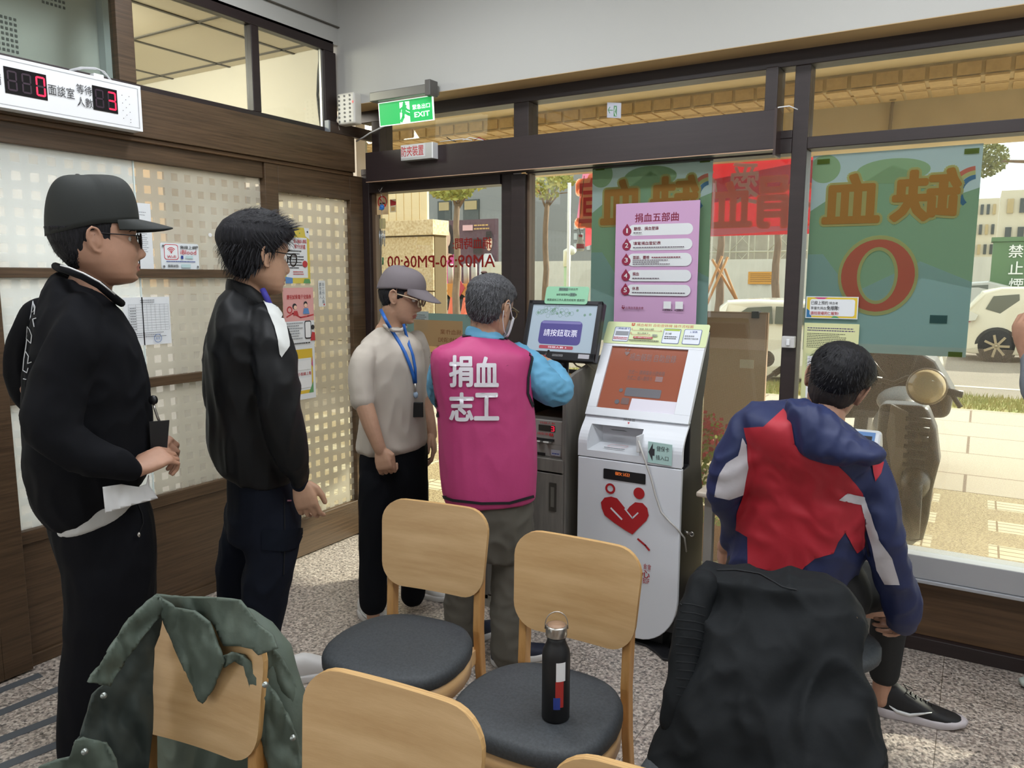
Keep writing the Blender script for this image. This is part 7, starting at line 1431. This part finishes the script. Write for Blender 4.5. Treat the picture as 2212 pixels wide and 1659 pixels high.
mb = MB(); slab(mb, D3, [(790, 955, 905, 935, .13, 0), (776, 985, 922, 960, .14, 0), (776, 1030, 925, 1020, .14, 0), (778, 1080, 926, 1080, .12, 0)])
limb(mb, D3, [(815, 1040, 40, -.07), (812, 1120, 36, -.08), (808, 1200, 31, -.08), (805, 1300, 28, -.08)]); limb(mb, D3, [(890, 1040, 36, .07), (893, 1120, 33, .1), (893, 1200, 29, .12), (893, 1285, 26, .12)])
solid('jeans', mb, .008, mat('black_jeans', '0b0d12', .85, spec=.15, bump=.2, bscale=400, bdist=.0006), P, 5, FOLD(.8))
q = onz(815, 1345); shoe('shoe', (q.x-.03, q.y+.0, 0), -18, P, WSH, WSH, lace=WHITEP, swoosh=mat('off_white_mark', 'c2c2c0', .5), L_=.30, tall=.015); q = onz(890, 1300); shoe('shoe', (q.x, q.y+.08, 0), 10, P, WSH, WSH)

# ---------------- volunteer in pink vest
DV = lambda y: 3.0; P = person('person', (J(1060, 1400, 3).x, J(1060, 1400, 3).y, 0), 'grey-haired volunteer in pink vest and blue shirt seen from behind, holding a pen')
M = HM(1060, 664, 3.0, 84, 18, 0, .99); mb = MB(); head_into(mb, M)
limb(mb, DV, [(1050, 690, 34, .0), (1048, 715, 34, 0), (1046, 745, 44, 0)]); slab(mb, DV, [(960, 760, 1125, 760, .1, 0), (960, 900, 1135, 900, .12, 0), (970, 1060, 1130, 1060, .12, 0)], p=2.5)
limb(mb, DV, [(1135, 790, 24, .02), (1180, 835, 22, -.02), (1205, 855, 20, .0), (1210, 820, 17, .09), (1186, 790, 14, .17), (1182, 786, 13, .19)]); limb(mb, DV, [(965, 800, 20, .04), (952, 850, 20, .12), (970, 880, 18, .25), (1010, 870, 15, .32)])
limb(mb, DV, [(1015, 1120, 30, 0), (1000, 1250, 26, .04), (998, 1360, 18, .06), (998, 1385, 16, .08)]); limb(mb, DV, [(1100, 1120, 30, 0), (1100, 1270, 26, -.02), (1098, 1405, 18, -.03), (1098, 1425, 16, -.03)])
wr = J(1186, 792, 3.16); hand_into(mb, HD(wr, J(1178, 772, 3.25)-wr, Vector((.75, -.3, .4))), (45, 50, 55, 55), 5, .95)
wr = J(1010, 870, 3.33); hand_into(mb, HD(wr, Vector((.6, .5, .1)), Vector((0, 0, 1))), (30, 35, 40, 40), 20, .95, True)
solid('body', mb, BODYV, SKIN, P, 3)
def hf(z, a):
    ca = math.cos(a); back = max(0, -ca); lo = .05 if ca > .5 else (-.0+(ca-.1)*.1 if ca > .1 else (.004 if ca > -.22 else -.082+.045*(1-back)))
    return (.014+.003*(z > .05))*min(1, (z-lo)/.025) if z > lo else -.012
hair(M, P, hf, HG, tufts=(1500, (-.085, .11), (0, 6.28), (.012, .026), lambda p, n, r: Vector((-.15 if p.x < 0 else .5, r.uniform(-.25, .25), -1))), seed=11)
MB().ell(M @ Vector((-.06, .018, .123)), .012, .015, .006, 12).build('crown_spot', mat('scalp', '6b5148', .7), P)
glasses(M, P, mat('gold_frame', '8f7f60', .3, .6), LENS)
mk = bpy.data.objects.new('face_mask', None); COL.objects.link(mk); mk.location = M.translation; fin(mk, P); MW = mat('mask_white', 'dfe3e8', .7)
mb = MB(); vs = []
for i in range(7):
    z = -.105+.085*i/6
    for k in range(21): t_ = R(-62+124*k/20); x, y = headpt(z, t_, .012+.016*math.cos(t_)**2); vs.append(M @ Vector((x, y, z)))
o = mb.add(vs, [(i*21+k, i*21+k+1, (i+1)*21+k+1, (i+1)*21+k) for i in range(6) for k in range(20)], True).build('mask_cloth', MW, mk); sd = o.modifiers.new('t', 'SOLIDIFY'); sd.thickness = .002
for s_ in (-1, 1): MB().tube([M @ Vector(q) for q in ((.05, s_*.079, -.03), (.02, s_*.084, .0), (-.0, s_*.088, .02), (-.018, s_*.087, .012), (-.022, s_*.085, -.02), (-.01, s_*.079, -.05), (.02, s_*.072, -.085), (.04, s_*.068, -.095))], .0018, 6).build('ear_loop', MW, mk)
CB = mat('sky_blue_fleece', '5f9dc0', .75, bump=.2, bscale=200, bdist=.001)
mb = MB(); limb(mb, DV, [(1120, 770, 30, .02), (1145, 795, 38, .0), (1175, 828, 37, -.02), (1203, 848, 32, .0), (1212, 832, 27, .07), (1200, 806, 22, .13), (1188, 795, 18, .17)]); limb(mb, DV, [(975, 780, 30, .02), (956, 805, 30, .05), (952, 850, 27, .12), (975, 878, 22, .24), (1000, 872, 18, .3)])
slab(mb, DV, [(985, 745, 1110, 750, .1, 0), (950, 780, 1140, 790, .13, 0), (960, 900, 1140, 900, .13, 0)])
sh = solid('fleece_shirt', mb, .0075, CB, P, 4, [(.006, (10, 10, 10), .5, False), (.006, (30, 12, 30), 1.0, True)])
mb = MB(); slab(mb, DV, [(1010, 703, 1078, 712, .055, 0), (1006, 712, 1085, 724, .065, 0), (1003, 726, 1094, 736, .075, 0)]); solid('collar', mb, .006, CB, sh, 3, [(.003, (10, 10, 60), .3, True)])
VP = mat('magenta_vest', 'b23a72', .6, bump=.12, bscale=90, var=.04, vscale=4); VB = mat('black_binding', '14141a', .7)
mb = MB(); slab(mb, DV, [(1000, 722, 1094, 732, .08, 0), (975, 738, 1118, 745, .11, 0), (936, 756, 1150, 764, .135, 0), (931, 790, 1150, 795, .15, 0), (938, 840, 1150, 845, .155, 0), (945, 900, 1155, 900, .155, 0), (948, 980, 1160, 980, .16, 0), (953, 1040, 1160, 1030, .16, 0), (960, 1076, 1157, 1068, .158, 0), (966, 1082, 1150, 1075, .15, 0)], p=2.7)
vest = solid('vest', mb, .0075, VP, P, 5, [(.006, (5, 5, 3), .6, False), (.002, (14, 14, 9), .8, True)]); tv = bvh(vest)
WV = mat('vest_lettering', 'd6d3da', .6)
for ch_, x0, x1, y0, y1 in (('捐', 973, 1020, 770, 834), ('血', 1026, 1075, 773, 834), ('志', 974, 1022, 849, 908), ('工', 1026, 1076, 850, 906)): textdecal(tv, ch_, x0, y0, x1, y1, WV, 'lettering', vest, 1.9, .006, step=12)
strokedecal(tv, [[(932, 762), (928, 772), (929, 795), (934, 830), (942, 868), (947, 900)]], 5, VB, 'armhole_binding', vest, .004); strokedecal(tv, [[(1146, 764), (1148, 775), (1140, 815), (1139, 850), (1147, 870), (1156, 878)]], 5, VB, 'armhole_binding', vest, .004)
strokedecal(tv, [[(958, 1073), (980, 1080), (1040, 1087), (1100, 1086), (1150, 1072)]], 6, VB, 'hem_binding', vest, .005); strokedecal(tv, [[(1000, 727), (1040, 722), (1075, 724), (1096, 733)]], 4, VB, 'neck_binding', vest, .004)
TG2 = mat('grey_green_trousers', '55524a', .85, bump=.2, bscale=350, bdist=.0007)
mb = MB(); slab(mb, DV, [(975, 1060, 1145, 1055, .14, 0), (963, 1095, 1152, 1090, .145, 0), (960, 1150, 1152, 1150, .14, 0), (962, 1200, 1145, 1200, .12, 0)])
limb(mb, DV, [(1010, 1160, 46, .02), (1000, 1240, 42, .04), (996, 1320, 37, .07), (998, 1372, 36, .09)]); limb(mb, DV, [(1105, 1160, 46, 0), (1102, 1240, 42, -.02), (1098, 1330, 38, -.03), (1100, 1400, 40, -.03), (1098, 1412, 36, -.03)])
solid('trousers', mb, .008, TG2, P, 4, [(.008, (7, 7, 3), .6, False), (.006, (14, 14, 16), .8, True)])
NV = mat('navy_trainer', '20263a', .6); q = onz(1085, 1432); shoe('shoe', (q.x+.03, q.y+.03, 0), 52, P, NV, WSH); q = onz(1000, 1395); shoe('shoe', (q.x+.02, q.y+.06, 0), 80, P, NV, WSH)
pen = thing('pen', J(1184, 772, 3.2), 'black pen with red band held by the volunteer', 'pen'); a, b = J(1172, 775, 3.2), J(1186, 757, 3.22); MB().tube([a, a.lerp(b, .3), b], [.004, .006, .005], 8).build('pen_body', BLACK, pen); MB().tube([a.lerp(b, .3), a.lerp(b, .36)], .0066, 8).build('band', KR, pen)

# ---------------- seated man in red, white and blue jacket
DS = lerpD(820, 2.42, 1250, 2.52); P = person('person', (-.36, 2.55, .46), 'seated man in navy, red and white jacket, seen from behind')
M = HM(1806, 832, 2.5, 92, 22, 19, 1.0); mb = MB(); head_into(mb, M)
limb(mb, DS, [(1795, 872, 33, .05), (1785, 905, 40, .03), (1770, 955, 55, .03)]); slab(mb, DS, [(1640, 930, 1880, 990, .1, .03), (1630, 1050, 1880, 1080, .11, .03), (1620, 1200, 1840, 1210, .12, .03), (1600, 1290, 1830, 1290, .13, .03)])
limb(mb, DS, [(1640, 940, 34, .0), (1590, 1050, 30, .0), (1590, 1120, 24, .1), (1572, 1170, 18, .14), (1566, 1180, 17, .15)]); limb(mb, DS, [(1880, 1020, 34, .0), (1910, 1130, 30, -.02), (1935, 1240, 24, .02), (1955, 1320, 19, .1)])
limb(mb, DS, [(1640, 1270, 48, .05), (1620, 1260, 42, .35), (1640, 1350, 30, .45), (1640, 1420, 22, .5)]); limb(mb, DS, [(1790, 1280, 50, .05), (1880, 1290, 46, .3), (1925, 1320, 36, .42), (1915, 1400, 24, .44), (1905, 1480, 19, .45), (1903, 1510, 18, .45)])
wr = J(1566, 1180, 2.66); hand_into(mb, HD(wr, J(1555, 1225, 2.7)-wr, Vector((-.8, -.5, 0))), (35, 40, 40, 40), 20, .98)
wr = J(1957, 1325, 2.62); hand_into(mb, HD(wr, Vector((-.1, .35, -.4)), Vector((.8, .2, .2))), (45, 50, 50, 50), 10, .98)
solid('body', mb, BODYV, SKIN2, P, 3)
def hf(z, a):
    ca = math.cos(a); back = max(0, -ca); lo = .045 if ca > .5 else (.014 if ca > .0 else .014-.060*back)
    return .017*min(1, (z-lo)/.045)**.9+.0015 if z > lo else -.012
hair(M, P, hf, mat('black_hair_soft', '0a0a0c', .6, spec=.25, c2='1d1d22', vscale=30, stretch=(5, 5, 1), bump=.8, bscale=30, bdist=.004), tufts=(1300, (-.05, .112), (0, 6.28), (.012, .026), lambda p, n, r: Vector((p.x*6+.3, p.y*6, -.9))), seed=21)
def hf2(z, a):
    ca = math.cos(a); back = max(0, -ca); lo = -.02 if ca > -.1 else -.092+.06*(1-back); return .0026*min(1, (z-lo)/.012) if z > lo and ca < .4 else -.012
hair(M, P, hf2, mat('faded_hair', '3a2f2a', .7, c2='1f1b1a', vscale=60), 'faded_sides')
for s_ in (-1, 1): MB().tube([M @ Vector(q) for q in ((.06, s_*.079, .012), (.0, s_*.083, .016), (-.016, s_*.087, .006), (-.02, s_*.086, -.008))], .0022, 6).build('glasses_arm', BLACK, P)
CN = mat('navy_shell', '1a2650', .6, bump=.12, bscale=70, var=.06, vscale=5); CR2 = mat('red_shell', 'a81e2e', .6, bump=.15, bscale=70, var=.05, vscale=5); CW2 = mat('white_shell', 'bfbcc2', .65, bump=.2, bscale=80)
mb = MB(); slab(mb, DS, [(1690, 868, 1800, 900, .09, .0), (1640, 872, 1850, 935, .13, .0), (1606, 890, 1890, 975, .16, .0), (1598, 940, 1900, 1020, .17, .02), (1606, 1010, 1895, 1080, .17, .04), (1608, 1080, 1885, 1130, .17, .04), (1588, 1150, 1875, 1180, .17, .04), (1570, 1200, 1860, 1215, .17, .04), (1575, 1228, 1840, 1248, .165, .04), (1600, 1236, 1810, 1256, .15, .04)])
limb(mb, DS, [(1640, 905, 42, .0), (1608, 950, 48, -.02), (1585, 1010, 50, -.03), (1578, 1070, 46, .0), (1588, 1120, 38, .06), (1578, 1165, 26, .12)])
limb(mb, DS, [(1868, 990, 42, .0), (1890, 1050, 44, -.03), (1905, 1120, 42, -.05), (1915, 1190, 42, -.04), (1935, 1260, 42, .0), (1950, 1310, 40, .04), (1948, 1340, 30, .07)])
jk = solid('windbreaker', mb, .0075, CN, P, 5, [(.012, (6, 6, 5), .8, False), (.009, (13, 13, 13), 1.0, True)]); ts_ = bvh(jk)
decal(ts_, [(1693, 884), (1706, 900), (1716, 960), (1735, 985), (1800, 995), (1835, 1030), (1862, 1065), (1873, 1110), (1870, 1180), (1850, 1195), (1825, 1150), (1810, 1170), (1800, 1195), (1760, 1206), (1740, 1222), (1722, 1243), (1660, 1232), (1616, 1220), (1616, 1160), (1590, 1145), (1590, 1110), (1604, 1070), (1614, 1020), (1614, 960), (1608, 924), (1650, 922)], CR2, 'red_back_panel', jk, .003, 7)
decal(ts_, [(1604, 946), (1612, 960), (1615, 1010), (1604, 1068), (1575, 1078), (1545, 1072), (1553, 1030), (1570, 1000), (1594, 984)], CW2, 'white_sleeve_panel', jk, .0045)
decal(ts_, [(1812, 1078), (1830, 1064), (1865, 1072), (1882, 1110), (1900, 1165), (1926, 1205), (1942, 1262), (1912, 1260), (1895, 1230), (1885, 1180), (1868, 1120), (1858, 1090), (1835, 1084)], CW2, 'white_sleeve_panel', jk, .005)
strokedecal(ts_, [[(1870, 1120), (1872, 1160), (1880, 1200)]], 3, mat('dark_seam', '0a0e20', .9), 'seam', jk, .006)
hd = MB(); slab(hd, DS, [(1702, 862, 1770, 876, .06, -.09), (1696, 880, 1815, 905, .075, -.10), (1702, 910, 1850, 935, .08, -.12), (1712, 950, 1890, 965, .08, -.135), (1730, 975, 1912, 975, .075, -.145), (1760, 990, 1908, 990, .06, -.15), (1790, 998, 1890, 1000, .04, -.15)], p=2.2)
solid('hood', hd, .0065, CN, jk, 4, [(.010, (9, 9, 9), .7, False), (.008, (22, 22, 12), .8, True)])
decal(ts_, [(1880, 995), (1908, 998), (1902, 1022), (1890, 1040), (1884, 1020)], CR2, 'red_lining', jk, .004)
CT = mat('charcoal_trousers', '1a1c1e', .8, bump=.15, bscale=300, bdist=.0007)
mb = MB(); slab(mb, DS, [(1572, 1200, 1850, 1200, .15, .04), (1560, 1240, 1875, 1245, .165, .06), (1558, 1290, 1885, 1290, .16, .08), (1570, 1320, 1870, 1320, .14, .08)])
limb(mb, DS, [(1640, 1280, 58, .05), (1625, 1270, 52, .3), (1630, 1290, 44, .42), (1635, 1370, 34, .48), (1640, 1430, 30, .5)]); limb(mb, DS, [(1800, 1275, 62, .05), (1885, 1268, 56, .25), (1935, 1290, 42, .38), (1920, 1350, 38, .42), (1912, 1420, 34, .44), (1910, 1452, 31, .45)])
solid('trousers', mb, .008, CT, P, 5, [(.008, (8, 8, 5), .6, False)])
RB2 = mat('runner_black', '17171a', .7, bump=.3, bscale=500, bdist=.0008); q = onz(1960, 1560); shoe('shoe', (q.x-.02, q.y+.03, 0), 8, P, RB2, mat('runner_sole', 'c2bcc0', .6), lace=BLACK, swoosh=WHITEP, L_=.30, tall=.01); q = J(1640, 1450, 3.0); shoe('shoe', (q.x, q.y, 0), 80, P, RB2, WSH)

# ---------------- person at the right edge, mostly out of frame
q = J(2265, 1480, 3.45); P = person('person', (q.x, q.y, 0), 'person in grey sleeve with a raised hand, cut off by the right edge'); DE_ = lambda y: 3.3
mb = MB(); M = HM(2330, 560, 3.3, 182, 5, 0, 1.0); head_into(mb, M); limb(mb, DE_, [(2345, 600, 30, 0), (2350, 680, 40, 0)]); slab(mb, DE_, [(2280, 700, 2430, 700, .16, 0), (2290, 900, 2420, 900, .14, 0), (2300, 1060, 2420, 1060, .14, 0)])
limb(mb, DE_, [(2310, 720, 26, -.1), (2290, 880, 22, -.15), (2245, 850, 18, -.14), (2218, 775, 14, -.12), (2212, 752, 13, -.12)]); limb(mb, DE_, [(2400, 720, 26, .1), (2410, 900, 22, .1), (2380, 1040, 16, .1)])
limb(mb, DE_, [(2340, 1080, 40, -.08), (2330, 1400, 18, -.06)]); limb(mb, DE_, [(2370, 1080, 40, .08), (2370, 1400, 18, .06)])
wr = J(2212, 752, 3.18); hand_into(mb, HD(wr, J(2203, 690, 3.18)-wr, Vector((-.75, -.55, .1))), (48, 55, 58, 60), -5, 1.0)
solid('body', mb, .005, SKIN2, P, 3); CG = mat('grey_sleeve', '6f767d', .8, bump=.2, bscale=200)
mb = MB(); slab(mb, DE_, [(2320, 655, 2390, 655, .1, 0), (2275, 700, 2440, 700, .2, 0), (2280, 900, 2430, 900, .17, 0), (2285, 1080, 2430, 1080, .17, 0)]); limb(mb, DE_, [(2310, 720, 36, -.1), (2292, 860, 34, -.15), (2245, 850, 34, -.15), (2226, 800, 24, -.13), (2218, 765, 18, -.12)])
solid('grey_jacket', mb, .009, CG, P, 4, FOLD(1)); mb = MB(); slab(mb, DE_, [(2285, 1070, 2430, 1070, .16, 0), (2290, 1140, 2425, 1140, .15, 0)]); limb(mb, DE_, [(2335, 1120, 48, -.08), (2328, 1430, 28, -.06)]); limb(mb, DE_, [(2375, 1120, 48, .08), (2372, 1430, 28, .06)]); solid('trousers', mb, .009, CL_NAVY, P, 4)
MINT = mat('mint_trainer', '9db5a6', .6); q = onz(2222, 1490); shoe('shoe', (q.x+.165, q.y, 0), 178, P, MINT, mat('mint_sole', 'b9c4bc', .6)); shoe('shoe', (q.x+.33, q.y+.2, 0), 170, P, MINT, MATS['mint_sole'])
# ---------------- jackets over the chairs
OLV = mat('sage_jacket', '4c574e', .7, c2='566257', vscale=3, bump=.15, bscale=150); OLI = mat('sage_lining', '343c38', .75)
G = thing('draped_jacket', (-1.5, 1.05, .45), 'sage green jacket with snap buttons draped over a wooden chair back', 'jacket')
dE = lambda x, y: 1.80+.0*(x)+.00012*(y-1290)
mb = MB(); De = lambda x, y: 1.93-.0011*(x-320)
slab(mb, De, [(338, 1290, 515, 1298, .03, .03), (326, 1300, 535, 1318, .05, .06), (320, 1330, 556, 1340, .06, .09), (308, 1400, 590, 1400, .06, .12), (295, 1480, 615, 1480, .06, .14), (288, 1580, 640, 1580, .07, .15), (275, 1700, 655, 1700, .08, .16)], p=2.6)
limb(mb, De, [(530, 1340, 32, .05), (580, 1400, 42, .08), (608, 1490, 46, .08), (628, 1580, 44, .08), (640, 1700, 40, .08)])
bodyj = solid('jacket_body', mb, .0075, OLV, G, 5, [(.010, (7, 7, 5), .7, False), (.006, (15, 15, 11), .9, True)])
FO = (.02, .035)
sheet('left_front', [(336, 1286), (345, 1292), (350, 1330), (345, 1370), (332, 1400), (330, 1450), (330, 1500), (328, 1580), (322, 1640), (320, 1700), (170, 1700), (160, 1640), (160, 1605), (172, 1590), (182, 1560), (200, 1500), (212, 1488), (225, 1478), (222, 1465), (232, 1460), (260, 1390), (300, 1320)], lambda x, y: 1.80-.0004*(335-x), OLI, G, .006, 7, FO)
sheet('left_collar', [(336, 1284), (348, 1293), (352, 1320), (330, 1350), (290, 1400), (262, 1440), (236, 1482), (215, 1476), (190, 1474), (195, 1462), (215, 1438), (240, 1395), (280, 1335), (315, 1300)], lambda x, y: 1.77-.0006*(336-x), OLV, G, .007, 7, (.022, .05))
sheet('hem_flap', [(162, 1600), (180, 1592), (230, 1605), (250, 1640), (262, 1700), (60, 1700), (85, 1655), (120, 1642), (150, 1636)], lambda x, y: 1.66, OLV, G, .006, 7, FO)
sheet('shoulder_yoke', [(336, 1284), (400, 1290), (470, 1291), (518, 1296), (540, 1322), (560, 1350), (590, 1372), (600, 1400), (560, 1415), (545, 1402), (520, 1395), (485, 1395), (460, 1345), (410, 1318), (360, 1315)], lambda x, y: 1.845-.0009*(x-336)-.0003*max(0, y-1320), OLV, G, .006, 7, (.018, .04))
sheet('collar_flap', [(340, 1286), (380, 1312), (420, 1320), (452, 1345), (466, 1380), (478, 1412), (486, 1430), (480, 1442), (460, 1490), (440, 1518), (430, 1512), (405, 1460), (375, 1390), (355, 1345), (345, 1310)], lambda x, y: 1.80-.0009*(x-336), OLV, G, .007, 6, (.02, .045))
sheet('front_placket', [(478, 1420), (500, 1408), (525, 1415), (545, 1432), (575, 1470), (610, 1520), (640, 1590), (665, 1700), (600, 1700), (570, 1620), (548, 1540), (538, 1480), (528, 1438), (505, 1428), (486, 1442)], lambda x, y: 1.665-.0004*(x-480), OLV, G, .007, 7, (.02, .05))
sheet('sleeve_edge', [(575, 1385), (610, 1420), (640, 1480), (662, 1560), (675, 1640), (678, 1700), (640, 1700), (628, 1600), (605, 1520), (575, 1460)], lambda x, y: 1.66, OLV, G, .007, 7, (.02, .05))
SN = mat('snap_metal', '9aa09c', .3, .8)
for x, y, d in ((224, 1503, 1.725), (183, 1624, 1.635), (573, 1479, 1.60), (633, 1594, 1.58)):
    c = J(x, y, d); n_ = (CAM-c).normalized(); MB().tube([c, c+n_*.004], .0065, 12).build('snap_button', SN, G)
# black jacket over the chair in front of the seated man
K = thing('draped_jacket', (-.42, 2.0, .45), 'large black jacket covering the chair behind the seated man', 'jacket'); BKJ = mat('black_softshell', '0d1114', .75, spec=.25, bump=.08, bscale=120)
mb = MB(); Dk_ = lerpD(1230, 1.93, 1650, 1.80)
slab(mb, Dk_, [(1530, 1222, 1720, 1236, .04, .0), (1508, 1234, 1810, 1258, .07, 0), (1495, 1275, 1850, 1300, .08, .01), (1482, 1340, 1875, 1350, .10, 0), (1470, 1420, 1880, 1430, .11, -.02), (1452, 1500, 1895, 1500, .12, -.04), (1430, 1570, 1910, 1570, .12, -.05), (1405, 1630, 1922, 1630, .12, -.06), (1396, 1720, 1930, 1720, .12, -.07)], p=2.4)
def kf(): return [(.034, (4.5, 4.5, 3), 1.2, False), (.02, (7, 7, 3.5), 1.4, True), (.004, (20, 20, 12), .8, True)]
kj = solid('jacket_body', mb, .008, BKJ, K, 5, kf()); tk = bvh(kj)
mb = MB(); limb(mb, Dk_, [(1520, 1265, 34, -.03), (1495, 1340, 36, -.05), (1482, 1420, 36, -.06), (1470, 1500, 36, -.07), (1455, 1560, 32, -.07)]); sl2 = solid('quilted_sleeve', mb, .0075, BKJ, K, 4, kf()[2:]); tq = bvh(sl2)
QS = mat('quilt_line', '0c1014', .8)
strokedecal(tq, [[(1462+.0*k, 1302+k*18), (1500, 1306+k*18), (1522, 1312+k*18)] for k in range(14)], 1.6, QS, 'quilting', sl2)
strokedecal(tk, [[(1548, 1232), (1590, 1232), (1640, 1240), (1690, 1268), (1720, 1275)]], 2, QS, 'yoke_seam', kj)
